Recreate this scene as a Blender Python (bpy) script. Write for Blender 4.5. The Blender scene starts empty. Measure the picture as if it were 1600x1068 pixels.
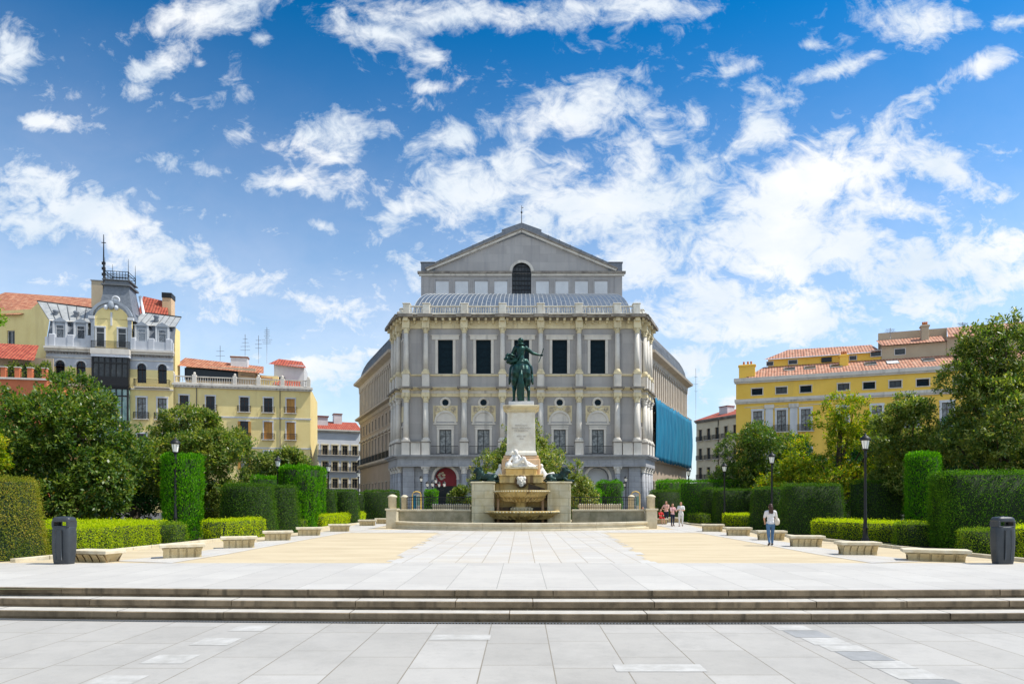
import bpy, bmesh, math, random
import numpy as np
from mathutils import Matrix, Vector, Quaternion
R = math.radians
random.seed(7); rng = np.random.default_rng(7)
scene = bpy.context.scene
COL = scene.collection
FPX, UC, VH, EYE = 1050.0, 815.0, 782.0, 1.75      # focal length in photo pixels, principal point, eye height above the terrace

def X(u, d): return (u - UC) * d / FPX
def Z(v, d): return EYE + (VH - v) * d / FPX

# ------------------------------------------------------------------ materials
def mat(name, col, rough=.7, col2=None, scale=2.0, amt=.5, bump=0.0, bscale=None, metal=0.0, spec=.4, detail=6, stretch=(1,1,1), coord='Object', streak=None, trans=0, joints=None):
    m = bpy.data.materials.new(name); m.use_nodes = True
    nt = m.node_tree; N = nt.nodes; L = nt.links
    b = N['Principled BSDF']
    b.inputs['Base Color'].default_value = (*col, 1); b.inputs['Roughness'].default_value = rough
    b.inputs['Metallic'].default_value = metal; b.inputs['Specular IOR Level'].default_value = spec
    tc = N.new('ShaderNodeTexCoord'); mp = N.new('ShaderNodeMapping'); mp.inputs['Scale'].default_value = stretch
    L.new(tc.outputs[coord], mp.inputs[0])
    last = None
    if col2 is not None:
        nz = N.new('ShaderNodeTexNoise'); nz.inputs['Scale'].default_value = scale; nz.inputs['Detail'].default_value = detail
        nz.inputs['Roughness'].default_value = .65
        L.new(mp.outputs[0], nz.inputs['Vector'])
        mr = N.new('ShaderNodeMapRange'); mr.inputs[1].default_value = .5-.5*(1-amt)-.02; mr.inputs[2].default_value = .5+.5*(1-amt)+.02
        mr.inputs[1].default_value = .35; mr.inputs[2].default_value = .65; mr.inputs[4].default_value = amt*2 if amt < .5 else 1
        L.new(nz.outputs[0], mr.inputs[0])
        mx = N.new('ShaderNodeMix'); mx.data_type = 'RGBA'
        mx.inputs[6].default_value = (*col, 1); mx.inputs[7].default_value = (*col2, 1)
        L.new(mr.outputs[0], mx.inputs[0]); last = mx.outputs[2]
    if streak is not None:     # dark water streaks running down the surface
        sc, scol, lo, hi = streak
        mp2 = N.new('ShaderNodeMapping'); mp2.inputs['Scale'].default_value = (sc, sc, sc*.09)
        L.new(tc.outputs[coord], mp2.inputs[0])
        n2 = N.new('ShaderNodeTexNoise'); n2.inputs['Scale'].default_value = 1; n2.inputs['Detail'].default_value = 5
        L.new(mp2.outputs[0], n2.inputs['Vector'])
        mr = N.new('ShaderNodeMapRange'); mr.inputs[1].default_value = lo; mr.inputs[2].default_value = hi
        L.new(n2.outputs[0], mr.inputs[0])
        mx = N.new('ShaderNodeMix'); mx.data_type = 'RGBA'
        if last: L.new(last, mx.inputs[6])
        else: mx.inputs[6].default_value = (*col, 1)
        mx.inputs[7].default_value = (*scol, 1)
        L.new(mr.outputs[0], mx.inputs[0]); last = mx.outputs[2]
    if joints:      # masonry courses
        bw_, bh_, jf = joints
        sp_ = N.new('ShaderNodeSeparateXYZ'); L.new(tc.outputs[coord], sp_.inputs[0]); ad = N.new('ShaderNodeMath'); L.new(sp_.outputs[0], ad.inputs[0]); L.new(sp_.outputs[1], ad.inputs[1])
        cb_ = N.new('ShaderNodeCombineXYZ'); L.new(ad.outputs[0], cb_.inputs[0]); L.new(sp_.outputs[2], cb_.inputs[1])
        br = N.new('ShaderNodeTexBrick'); br.inputs['Scale'].default_value = 1; br.inputs['Brick Width'].default_value = bw_; br.inputs['Row Height'].default_value = bh_; br.inputs['Mortar Size'].default_value = .022
        br.inputs['Color1'].default_value = (1,1,1,1); br.inputs['Color2'].default_value = (.86,.86,.87,1); br.inputs['Mortar'].default_value = (jf,jf,jf,1); L.new(cb_.outputs[0], br.inputs['Vector'])
        mx = N.new('ShaderNodeMix'); mx.data_type = 'RGBA'; mx.blend_type = 'MULTIPLY'; mx.inputs[0].default_value = 1; L.new(last, mx.inputs[6]); L.new(br.outputs[0], mx.inputs[7]); last = mx.outputs[2]
    if last: L.new(last, b.inputs['Base Color'])
    if bump:
        nb = N.new('ShaderNodeTexNoise'); nb.inputs['Scale'].default_value = bscale or scale*6; nb.inputs['Detail'].default_value = 5
        L.new(mp.outputs[0], nb.inputs['Vector'])
        bp = N.new('ShaderNodeBump'); bp.inputs['Strength'].default_value = bump; bp.inputs['Distance'].default_value = .02
        L.new(nb.outputs[0], bp.inputs['Height']); L.new(bp.outputs[0], b.inputs['Normal'])
    return m

def leafmat(name, cols, rough=.45, transl=.25, spec=.5, patch=None):
    """leaf: one tint per leaf (random per island) from a ramp, some light through the blade"""
    m = bpy.data.materials.new(name); m.use_nodes = True
    nt = m.node_tree; N = nt.nodes; L = nt.links
    b = N['Principled BSDF']; out = N['Material Output']
    g = N.new('ShaderNodeNewGeometry'); cr = N.new('ShaderNodeValToRGB')
    L.new(g.outputs['Random Per Island'], cr.inputs[0])
    e = cr.color_ramp.elements
    for i, (p, c) in enumerate(cols):
        el = e[i] if i < 2 else e.new(p)
        el.position = p; el.color = (*c, 1)
    col = cr.outputs[0]
    tc = N.new('ShaderNodeTexCoord'); nz = N.new('ShaderNodeTexNoise'); nz.inputs['Scale'].default_value = .9; nz.inputs['Detail'].default_value = 4
    L.new(tc.outputs['Object'], nz.inputs['Vector'])
    if patch:
        mr = N.new('ShaderNodeMapRange'); mr.inputs[1].default_value = patch[1]; mr.inputs[2].default_value = patch[1]+.12; mr.inputs[4].default_value = patch[2]
        L.new(nz.outputs[0], mr.inputs[0])
        mx = N.new('ShaderNodeMix'); mx.data_type = 'RGBA'; mx.inputs[7].default_value = (*patch[0], 1)
        L.new(mr.outputs[0], mx.inputs[0]); L.new(col, mx.inputs[6]); col = mx.outputs[2]
    L.new(col, b.inputs['Base Color']); b.inputs['Roughness'].default_value = rough; b.inputs['Specular IOR Level'].default_value = spec if 'magnolia' in name else .12
    tr = N.new('ShaderNodeBsdfTranslucent'); ms = N.new('ShaderNodeMixShader'); ms.inputs[0].default_value = transl
    hs = N.new('ShaderNodeHueSaturation'); hs.inputs['Value'].default_value = 1.7; hs.inputs['Saturation'].default_value = 1.15
    L.new(col, hs.inputs['Color']); L.new(hs.outputs[0], tr.inputs[0])
    L.new(b.outputs[0], ms.inputs[1]); L.new(tr.outputs[0], ms.inputs[2]); L.new(ms.outputs[0], out.inputs[0])
    return m

def paving(name, c1, c2, joint, rowh, bw, swap=True, msize=.012, rough=.6, stain=(.5,.5,.5), offset=.37, jscale=1.0):
    m = bpy.data.materials.new(name); m.use_nodes = True
    nt = m.node_tree; N = nt.nodes; L = nt.links; b = N['Principled BSDF']
    tc = N.new('ShaderNodeTexCoord'); mp = N.new('ShaderNodeMapping')
    if swap: mp.inputs['Rotation'].default_value = (0, 0, R(90))
    mp.inputs['Location'].default_value = (rowh*.13, rowh*.5, 0)
    L.new(tc.outputs['Object'], mp.inputs[0])
    nzd = N.new('ShaderNodeTexNoise'); nzd.inputs['Scale'].default_value = .35; L.new(mp.outputs[0], nzd.inputs['Vector'])
    br = N.new('ShaderNodeTexBrick'); br.inputs['Scale'].default_value = 1; br.inputs['Mortar Size'].default_value = msize
    br.inputs['Mortar Smooth'].default_value = .1; br.inputs['Bias'].default_value = 0; br.offset = offset; br.offset_frequency = 2; br.squash = .8; br.squash_frequency = 3
    br.inputs['Brick Width'].default_value = bw; br.inputs['Row Height'].default_value = rowh
    br.inputs['Color1'].default_value = (*c1, 1); br.inputs['Color2'].default_value = (*c2, 1); br.inputs['Mortar'].default_value = (*joint, 1)
    L.new(mp.outputs[0], br.inputs['Vector'])
    last = br.outputs[0]
    for sc, lo, hi, f, c in ((.35, .42, .70, .45, stain), (1.1, .5, .72, .40, stain), (4.5, .55, .75, .35, stain), (14, .60, .75, .30, tuple(x*.7 for x in stain)), (45, .35, .7, .22, tuple(x*1.35 for x in c1)), (60, .55, .72, .25, tuple(x*.5 for x in c1))):
        nz = N.new('ShaderNodeTexNoise'); nz.inputs['Scale'].default_value = sc; nz.inputs['Detail'].default_value = 7; nz.inputs['Roughness'].default_value = .7
        L.new(tc.outputs['Object'], nz.inputs['Vector'])
        mr = N.new('ShaderNodeMapRange'); mr.inputs[1].default_value = lo; mr.inputs[2].default_value = hi; mr.inputs[4].default_value = f
        L.new(nz.outputs[0], mr.inputs[0]); mx = N.new('ShaderNodeMix'); mx.data_type = 'RGBA'; mx.inputs[7].default_value = (*c, 1)
        L.new(mr.outputs[0], mx.inputs[0]); L.new(last, mx.inputs[6]); last = mx.outputs[2]
    L.new(last, b.inputs['Base Color']); b.inputs['Roughness'].default_value = rough; b.inputs['Specular IOR Level'].default_value = .2
    bp = N.new('ShaderNodeBump'); bp.inputs['Strength'].default_value = .5; bp.inputs['Distance'].default_value = .01; bp.invert = True
    L.new(br.outputs['Fac'], bp.inputs['Height']); L.new(bp.outputs[0], b.inputs['Normal'])
    return m

M = {}
M['grey']   = mat('grey_render', (.475,.45,.43), .85, (.42,.40,.385), .35, .6, .15, 8, streak=(1.6,(.36,.35,.35),.50,.80), joints=(2.6,1.3,.84))
M['trim']   = mat('pale_stone', (.74,.69,.61), .8, (.62,.575,.51), .8, .6, .2, 10, streak=(1.2,(.34,.32,.29),.55,.8))
M['cream']  = mat('cream_stone', (.82,.71,.46), .8, (.64,.54,.34), .7, .6, .2, 10, streak=(1.4,(.27,.22,.15),.56,.8))
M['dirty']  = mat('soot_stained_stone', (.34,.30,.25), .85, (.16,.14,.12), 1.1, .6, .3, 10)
M['granite']= mat('granite', (.46,.465,.48), .75, (.36,.365,.38), .9, .6, .2, 12, streak=(1.3,(.26,.26,.27),.55,.85), joints=(1.5,.7,.6))
M['wing']   = mat('tan_render', (.42,.335,.255), .85, (.36,.28,.21), .4, .6, .15, 8, streak=(1.1,(.34,.27,.19),.52,.85))
M['wingtrim'] = mat('tan_stone', (.56,.49,.40), .8, (.45,.39,.32), .8, .6, .2, 9)
M['dark']   = mat('dark_glass', (.010,.016,.024), .16, spec=.35)
M['shutter']= mat('dark_blind', (.004,.013,.020), .6, (.007,.022,.032), 3, .5, spec=.12)
M['glass']  = mat('window_glass', (.018,.022,.026), .10, (.07,.075,.075), 1.3, .5, spec=.4)
M['greenglass'] = mat('green_glazing', (.10,.22,.20), .12, (.35,.50,.46), .9, .5, spec=.7)
M['iron']   = mat('black_iron', (.018,.019,.021), .5, metal=.3)
M['lampglass'] = mat('frosted_lamp_glass', (.92,.92,.88), .45, trans=.3)
M['zinc']   = mat('zinc_sheet', (.11,.145,.19), .36, (.17,.20,.24), 1.6, .6, metal=.35, spec=.5, streak=(3,(.28,.30,.31),.5,.75))
M['slate']  = mat('slate', (.13,.15,.18), .5, (.20,.22,.25), 3, .6, .3, 20)
M['whitezinc'] = mat('pale_zinc_roof', (.46,.47,.46), .55, (.34,.35,.35), 1.2, .6, metal=.2)
M['leadroof'] = mat('dark_lead_roof', (.17,.18,.19), .55, (.11,.115,.12), 1.0, .6, metal=.2)
M['yellow'] = mat('yellow_render', (.90,.74,.34), .85, (.84,.67,.29), .5, .6, .1, 8, streak=(.9,(.74,.58,.27),.56,.85))
M['yellow2'] = mat('deep_yellow_render', (.94,.62,.115), .85, (.88,.56,.09), .5, .6, .1, 8, streak=(.9,(.70,.48,.12),.58,.85))
M['palegrey'] = mat('blue_grey_render', (.76,.78,.82), .85, (.68,.70,.74), .5, .6)
M['whitewall'] = mat('white_render', (.70,.71,.72), .85, (.60,.61,.62), .6, .6, streak=(1,(.5,.5,.5),.56,.85))
M['creamwall'] = mat('cream_render', (.82,.72,.52), .85, (.74,.64,.45), .6, .6)
M['peachwall'] = mat('peach_render', (.72,.50,.30), .85, (.62,.42,.25), .8, .6)
M['bluegrey'] = mat('blue_grey_zinc', (.36,.40,.45), .6, (.28,.31,.35), 1.2, .6)
M['dimwhite'] = mat('shaded_white_render', (.54,.56,.60), .85, (.46,.48,.52), .8, .6, streak=(1,(.38,.39,.41),.55,.85))  # white render dimmed to blue-grey for shade on the mansion's upper walls, with streaks
M['beige']  = mat('beige_render', (.52,.43,.30), .85, (.46,.37,.26), .6, .6)
M['orange'] = mat('salmon_render', (.66,.20,.09), .85, (.55,.16,.07), .6, .6)
M['wood']   = mat('varnished_wood', (.60,.30,.06), .5, (.46,.22,.05), 3, .6)
M['darkwood'] = mat('dark_brown_wood', (.055,.022,.015), .5)
M['white']  = mat('white_paint', (.72,.72,.72), .6, (.62,.62,.62), 2, .5)
M['marble'] = mat('white_marble', (.82,.79,.70), .6, (.62,.56,.45), 1.2, .6, .15, 14, streak=(2,(.55,.46,.30),.6,.85))
M['figure'] = mat('carved_marble', (.78,.77,.74), .55, (.66,.63,.58), 3, .5)
M['ochre']  = mat('ochre_stained_stone', (.74,.57,.26), .75, (.62,.42,.13), 1.1, .6, .3, 12, streak=(2.4,(.20,.12,.05),.54,.70), joints=(1.1,.48,.7))
M['palest'] = mat('pale_limestone', (.72,.66,.48), .8, (.60,.51,.30), 1.3, .6, .3, 12, streak=(1.8,(.36,.28,.13),.52,.74), joints=(1.2,.48,.7))
M['peach']  = mat('peach_marble', (.66,.40,.20), .7, (.74,.52,.32), 1.5, .6, .2, 12)
M['mossy']  = mat('mossy_granite', (.42,.37,.26), .85, (.24,.22,.14), 1.8, .6, .4, 20, streak=(2,(.40,.37,.29),.55,.8))
M['wetdark'] = mat('wet_stained_stone', (.09,.055,.025), .45, (.24,.14,.05), 1.6, .6, .4, 16, streak=(3,(.02,.015,.01),.5,.7))
M['bronze'] = mat('green_bronze', (.006,.026,.022), .38, (.016,.085,.066), 2.6, .4, .3, 12, metal=.55, spec=.5, streak=(4,(.012,.03,.028),.52,.7))
M['bronzedark'] = mat('dark_bronze', (.012,.024,.022), .4, (.02,.055,.045), 4, .6, .3, 20, metal=.5)
M['bench']  = mat('bench_limestone', (.60,.50,.30), .85, (.46,.36,.19), 3.5, .6, .4, 22, streak=(7,(.22,.15,.07),.58,.70))
M['benchtop'] = mat('bench_top_limestone', (.70,.63,.48), .8, (.58,.49,.33), 5, .6, .3, 22)
M['kerb']   = mat('kerb_stone', (.66,.59,.44), .8, (.52,.45,.31), 2.0, .6, .3, 18)
M['binp']   = mat('charcoal_plastic', (.050,.058,.066), .42, (.036,.042,.05), 2, .5, .08, 60)
M['bark']   = mat('bark', (.10,.075,.05), .9, (.05,.04,.03), 6, .6, .6, 20)
M['soil']   = mat('garden_soil', (.13,.10,.06), .95, (.07,.09,.03), 1.5, .6, .5, 18)
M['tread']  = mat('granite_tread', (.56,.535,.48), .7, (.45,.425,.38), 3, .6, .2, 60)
M['riser']  = mat('shaded_weathered_riser', (.27,.205,.13), .85, (.12,.09,.055), 1.6, .6, .5, 60, streak=(5,(.07,.055,.035),.54,.74), detail=10)  # granite darkened in colour for the shaded step faces, plus grime streaks
M['slabwhite'] = mat('white_slab', (.54,.525,.49), .6, (.40,.385,.35), 3, .6, .1, 60)
M['slabdark'] = mat('dark_slab', (.34,.34,.335), .6, (.27,.27,.26), 3, .6, .1, 60)
M['street'] = mat('asphalt', (.07,.07,.07), .9, (.10,.10,.10), 2, .6)
M['water']  = mat('fountain_water', (.04,.05,.03), .06, spec=.6)
M['red']    = mat('red_poster', (.22,.006,.012), .5, (.28,.012,.02), 1, .5)
M['tarp']   = mat('blue_mesh_sheet', (.004,.175,.30), .75, (.003,.11,.21), .7, .6, stretch=(1,1,.3), streak=(5,(.008,.18,.31),.5,.75))
M['skin']   = mat('skin', (.60,.34,.23), .55, (.54,.29,.20), 8, .5)
M['clay']   = mat('terracotta_pot', (.45,.16,.07), .8)
M['pole']   = mat('galvanised_metal', (.25,.26,.27), .5, metal=.6)
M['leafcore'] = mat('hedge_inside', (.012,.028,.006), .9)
M['curtain'] = mat('curtained_glass', (.30,.31,.31), .12, (.04,.045,.05), 2.2, .7, spec=.6)
M['offwhite_flat'] = mat('off_white_panel', (.62,.63,.64), .7)  # plain off-white in its own even tone

def tilemat(name, c1, c2, c3):
    """rows of clay tiles: wave stripes down the slope and short tile lengths, from the mesh's UV (metres along the eaves, metres up the slope)"""
    m = bpy.data.materials.new(name); m.use_nodes = True
    nt = m.node_tree; N = nt.nodes; L = nt.links; b = N['Principled BSDF']
    uv = N.new('ShaderNodeUVMap'); uv.uv_map = 'UVMap'
    br = N.new('ShaderNodeTexBrick'); br.inputs['Scale'].default_value = 1; br.inputs['Brick Width'].default_value = .42; br.inputs['Row Height'].default_value = .60
    br.offset = 0; br.inputs['Mortar Size'].default_value = .075; br.inputs['Mortar Smooth'].default_value = .5
    br.inputs['Color1'].default_value = (*c1,1); br.inputs['Color2'].default_value = (*c2,1); br.inputs['Mortar'].default_value = (*(x*.35 for x in c1),1)
    L.new(uv.outputs[0], br.inputs['Vector'])
    nz = N.new('ShaderNodeTexNoise'); nz.inputs['Scale'].default_value = 1.3; nz.inputs['Detail'].default_value = 6; L.new(uv.outputs[0], nz.inputs['Vector'])
    mr = N.new('ShaderNodeMapRange'); mr.inputs[1].default_value = .45; mr.inputs[2].default_value = .7; mr.inputs[4].default_value = .7
    L.new(nz.outputs[0], mr.inputs[0]); mx = N.new('ShaderNodeMix'); mx.data_type = 'RGBA'; mx.inputs[7].default_value = (*c3,1)
    L.new(mr.outputs[0], mx.inputs[0]); L.new(br.outputs[0], mx.inputs[6]); L.new(mx.outputs[2], b.inputs['Base Color'])
    wv = N.new('ShaderNodeTexWave'); wv.inputs['Scale'].default_value = .7481; wv.inputs['Distortion'].default_value = 0
    L.new(uv.outputs[0], wv.inputs['Vector'])
    bp = N.new('ShaderNodeBump'); bp.inputs['Strength'].default_value = .8; bp.inputs['Distance'].default_value = .08
    L.new(wv.outputs[0], bp.inputs['Height']); L.new(bp.outputs[0], b.inputs['Normal']); b.inputs['Roughness'].default_value = .85
    return m
M['tile'] = tilemat('clay_tiles', (.52,.185,.09), (.36,.12,.065), (.60,.33,.19))
M['tile2'] = tilemat('faded_clay_tiles', (.55,.25,.15), (.42,.17,.10), (.62,.40,.28))
M['tilered'] = tilemat('red_tiles', (.46,.085,.045), (.38,.07,.04), (.52,.15,.08))

M['magnolia'] = leafmat('magnolia_leaf', [(0,(.030,.080,.014)),(.45,(.065,.135,.022)),(.78,(.13,.20,.030)),(.93,(.24,.29,.05)),(.99,(.30,.26,.05)),(1,(.26,.16,.03))], .38, .36, .42, patch=((.20,.26,.035),.50,.55))
M['magnolia_light'] = leafmat('magnolia_leaf_pale', [(0,(.045,.10,.018)),(.4,(.10,.17,.03)),(.75,(.20,.25,.045)),(.95,(.34,.36,.08)),(1,(.42,.34,.08))], .38, .40, .42, patch=((.30,.33,.06),.52,.5))
M['magnolia_pale'] = leafmat('magnolia_leaf_palest', [(0,(.06,.12,.02)),(.4,(.15,.22,.035)),(.75,(.28,.32,.06)),(.92,(.44,.44,.13)),(1,(.5,.36,.1))], .40, .35, .45)
M['golden'] = leafmat('golden_green_leaf', [(0,(.08,.16,.015)),(.35,(.19,.28,.02)),(.75,(.38,.42,.04)),(.95,(.58,.46,.05)),(1,(.56,.28,.04))], .45, .45, .4, patch=((.08,.17,.02),.50,.6))
M['darktree'] = leafmat('dark_green_leaf', [(0,(.010,.045,.012)),(.5,(.020,.080,.018)),(.9,(.045,.13,.028)),(1,(.08,.16,.04))], .4, .2, .5)
M['limetree'] = leafmat('lime_green_leaf', [(0,(.08,.20,.01)),(.5,(.14,.30,.015)),(1,(.26,.42,.03))], .5, .4, .4)
M['yew'] = leafmat('clipped_yew_leaf', [(0,(.024,.068,.008)),(.5,(.050,.125,.011)),(.9,(.10,.20,.016)),(1,(.17,.23,.03))], .5, .35, .4, patch=((.17,.125,.025),.64,.6))
M['yewgold'] = leafmat('sunburnt_yew_leaf', [(0,(.10,.14,.012)),(.5,(.22,.24,.025)),(.9,(.36,.32,.05)),(1,(.44,.28,.06))], .6, .35, .3, patch=((.05,.12,.012),.52,.6))
M['cypress'] = leafmat('clipped_cypress_leaf', [(0,(.035,.15,.004)),(.5,(.075,.26,.006)),(.9,(.14,.38,.010)),(1,(.22,.42,.016))], .55, .42, .3)
M['box'] = leafmat('box_leaf', [(0,(.20,.30,.006)),(.4,(.38,.50,.008)),(.8,(.54,.64,.010)),(1,(.66,.66,.03))], .5, .5, .35)
M['yewbright'] = leafmat('bright_clipped_yew_leaf', [(0,(.03,.10,.008)),(.5,(.07,.19,.010)),(.9,(.14,.30,.015)),(1,(.22,.34,.03))], .55, .35, .35, patch=((.02,.055,.008),.56,.6))
M['boxdark'] = leafmat('dark_box_leaf', [(0,(.07,.15,.010)),(.4,(.13,.24,.012)),(.8,(.22,.33,.016)),(1,(.33,.38,.03))], .5, .3, .4)

# ------------------------------------------------------------------ mesh builder
class MB:
    def __init__(s): s.v=[]; s.f=[]; s.m=[]; s.sm=[]; s.uv={}; s.mats=[]; s.T=Matrix.Identity(4)
    def mi(s, m):
        if m not in s.mats: s.mats.append(m)
        return s.mats.index(m)
    def add(s, vs, fs, m, smooth=False, T=None):
        T = s.T if T is None else s.T @ T
        o = len(s.v); s.v += [tuple(T @ Vector(p)) for p in vs]
        k = s.mi(m)
        for f in fs: s.f.append([i+o for i in f]); s.m.append(k); s.sm.append(smooth)
    def quad(s, a, b, c, d, m): s.add([a,b,c,d], [(0,1,2,3)], m)
    def quaduv(s, a, b, c, d, m, W, H):
        i = len(s.f); s.add([a,b,c,d], [(0,1,2,3)], m); s.uv[i] = [(0,0),(W,0),(W,H),(0,H)]
    def polyuv(s, pts, m):
        """planar polygon whose first edge is the eaves; UV in metres"""
        p = [Vector(q) for q in pts]; e = (p[1]-p[0]).normalized(); n = e.cross(p[-1]-p[0]).normalized(); g = n.cross(e)
        i = len(s.f); s.add(pts, [tuple(range(len(pts)))], m); s.uv[i] = [((q-p[0]).dot(e), (q-p[0]).dot(g)) for q in p]
    def box(s, x0, x1, y0, y1, z0, z1, m, T=None):
        s.add([(x0,y0,z0),(x1,y0,z0),(x1,y1,z0),(x0,y1,z0),(x0,y0,z1),(x1,y0,z1),(x1,y1,z1),(x0,y1,z1)],
              [(0,3,2,1),(4,5,6,7),(0,1,5,4),(1,2,6,5),(2,3,7,6),(3,0,4,7)], m, T=T)
    def bbox(s, x0, x1, y0, y1, z0, z1, m, b=.02, T=None):
        """box with chamfered edges"""
        bm = bmesh.new(); bmesh.ops.create_cube(bm, size=1)
        for v in bm.verts: v.co = Vector(((x0+x1)/2+v.co.x*(x1-x0), (y0+y1)/2+v.co.y*(y1-y0), (z0+z1)/2+v.co.z*(z1-z0)))
        bmesh.ops.bevel(bm, geom=bm.edges[:], offset=b, segments=1, affect='EDGES')
        bm.verts.ensure_lookup_table(); s.add([v.co[:] for v in bm.verts], [[v.index for v in f.verts] for f in bm.faces], m, T=T); bm.free()
    def prism(s, poly, z0, z1, m, T=None, top=True, bot=True):
        n = len(poly); vs = [(x,y,z0) for x,y in poly]+[(x,y,z1) for x,y in poly]
        fs = [(i,(i+1)%n,(i+1)%n+n,i+n) for i in range(n)]
        if top: fs.append(tuple(range(n,2*n)))
        if bot: fs.append(tuple(range(n-1,-1,-1)))
        s.add(vs, fs, m, T=T)
    def lathe(s, prof, m, n=16, c=(0,0,0), smooth=True, sx=1, sy=1, T=None, a0=0, a1=2*math.pi):
        full = abs(a1-a0-2*math.pi) < 1e-6; k = n if full else n+1
        vs = []; fs = []
        for r,z in prof:
            for i in range(k):
                a = a0+(a1-a0)*i/n; vs.append((c[0]+r*math.cos(a)*sx, c[1]+r*math.sin(a)*sy, c[2]+z))
        for j in range(len(prof)-1):
            for i in range(n):
                i2 = (i+1)%k; fs.append((j*k+i, j*k+i2, (j+1)*k+i2, (j+1)*k+i))
        if full:
            if prof[0][0] > 1e-4: fs.append(tuple(range(k-1,-1,-1)))
            if prof[-1][0] > 1e-4: fs.append(tuple((len(prof)-1)*k+i for i in range(k)))
        s.add(vs, fs, m, smooth, T=T)
    def tube(s, pts, rad, m, n=8, smooth=True, T=None):
        P = [Vector(p) for p in pts]; r = rad if isinstance(rad,(list,tuple)) else [rad]*len(P)
        vs=[]; fs=[]; up = Vector((0,0,1))
        for i,p in enumerate(P):
            d = (P[min(i+1,len(P)-1)]-P[max(i-1,0)]).normalized()
            a = d.cross(up) if abs(d.z) < .95 else d.cross(Vector((0,1,0)))
            a.normalize(); b = d.cross(a)
            for k in range(n):
                t = 2*math.pi*k/n; vs.append(tuple(p + (a*math.cos(t)+b*math.sin(t))*r[i]))
        for i in range(len(P)-1):
            for k in range(n): fs.append((i*n+k, i*n+(k+1)%n, (i+1)*n+(k+1)%n, (i+1)*n+k))
        fs.append(tuple(range(n))); fs.append(tuple((len(P)-1)*n+k for k in range(n-1,-1,-1)))
        s.add(vs, fs, m, smooth, T=T)
    def ell(s, c, r, m, T=None, n=14, rot=None):
        vs=[]; fs=[]; h = n//2
        Q = (rot or Matrix.Identity(3))
        for j in range(h+1):
            ph = math.pi*j/h
            for i in range(n):
                a = 2*math.pi*i/n
                vs.append(tuple(Vector(c)+Q@Vector((r[0]*math.sin(ph)*math.cos(a), r[1]*math.sin(ph)*math.sin(a), r[2]*math.cos(ph)))))
        for j in range(h):
            for i in range(n): fs.append((j*n+i, (j+1)*n+i, (j+1)*n+(i+1)%n, j*n+(i+1)%n))
        s.add(vs, fs, m, True, T=T)
    def cap(s, a, b, ra, rb, m, n=12):
        """capsule-like limb from a to b with round ends"""
        s.tube([a, b], [ra, rb], m, n); s.ell(a, (ra,)*3, m, n=n); s.ell(b, (rb,)*3, m, n=n)
    def mesh(s, name):
        me = bpy.data.meshes.new(name); me.from_pydata(s.v, [], s.f)
        for m in s.mats: me.materials.append(m)
        me.polygons.foreach_set('material_index', s.m); me.polygons.foreach_set('use_smooth', s.sm)
        if s.uv:
            ul = me.uv_layers.new(name='UVMap').data
            for i, co in s.uv.items():
                st = me.polygons[i].loop_start
                for k,c in enumerate(co): ul[st+k].uv = c
        me.update(); return me
    def build(s, name, parent=None, loc=(0,0,0), rz=0):
        o = bpy.data.objects.new(name, s.mesh(name)); COL.objects.link(o); o.location = loc; o.rotation_euler.z = rz
        if parent: o.parent = parent
        return o
    def organic(s, name, parent=None, voxel=.03, smooth=6, mats=None, loc=(0,0,0), rz=0):
        """merge the overlapping shapes into one continuous smooth surface"""
        tmp = bpy.data.objects.new('tmp', s.mesh('tmp')); COL.objects.link(tmp)
        r = tmp.modifiers.new('r', 'REMESH'); r.mode = 'VOXEL'; r.voxel_size = voxel
        k = tmp.modifiers.new('s', 'SMOOTH'); k.iterations = smooth; k.factor = .5
        dg = bpy.context.evaluated_depsgraph_get(); dg.update()
        me = bpy.data.meshes.new_from_object(tmp.evaluated_get(dg)); me.name = name
        bpy.data.objects.remove(tmp)
        me.materials.clear(); me.materials.append(mats or s.mats[0])
        me.polygons.foreach_set('use_smooth', [True]*len(me.polygons)); me.polygons.foreach_set('material_index', [0]*len(me.polygons))
        o = bpy.data.objects.new(name, me); COL.objects.link(o); o.location = loc; o.rotation_euler.z = rz
        if parent: o.parent = parent
        return o

def tag(o, label=None, cat=None, group=None, kind=None):
    if label: o['label'] = label
    if cat: o['category'] = cat
    if group: o['group'] = group
    if kind: o['kind'] = kind
    return o
def thing(name, label, cat, loc=(0,0,0), rz=0, group=None):
    o = bpy.data.objects.new(name, None); COL.objects.link(o); o.location = loc; o.rotation_euler.z = rz
    o.empty_display_size = .3
    return tag(o, label, cat, group)
def kids(o): return [c for c in COL.objects if c.parent == o]
def dup(o, parent=None, _all=None):
    _all = _all or [(c, c.parent) for c in COL.objects if c.parent]
    c = o.copy(); COL.objects.link(c); c.parent = parent
    for ch, p in _all:
        if p == o: dup(ch, c, _all)
    return c
def surr(parent, T, *a, **k):
    b = MB(); b.T = T; surround(b, *a, **k); return b.build('window_surround', parent)
def frame(A, B):
    """facade frame from A to B (left to right seen from outside): x along, -y outwards"""
    A = Vector((A[0],A[1],0)); B = Vector((B[0],B[1],0)); e = (B-A).normalized()
    return Matrix(((e.x,-e.y,0,A.x),(e.y,e.x,0,A.y),(0,0,1,0),(0,0,0,1))), (B-A).length

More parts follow.
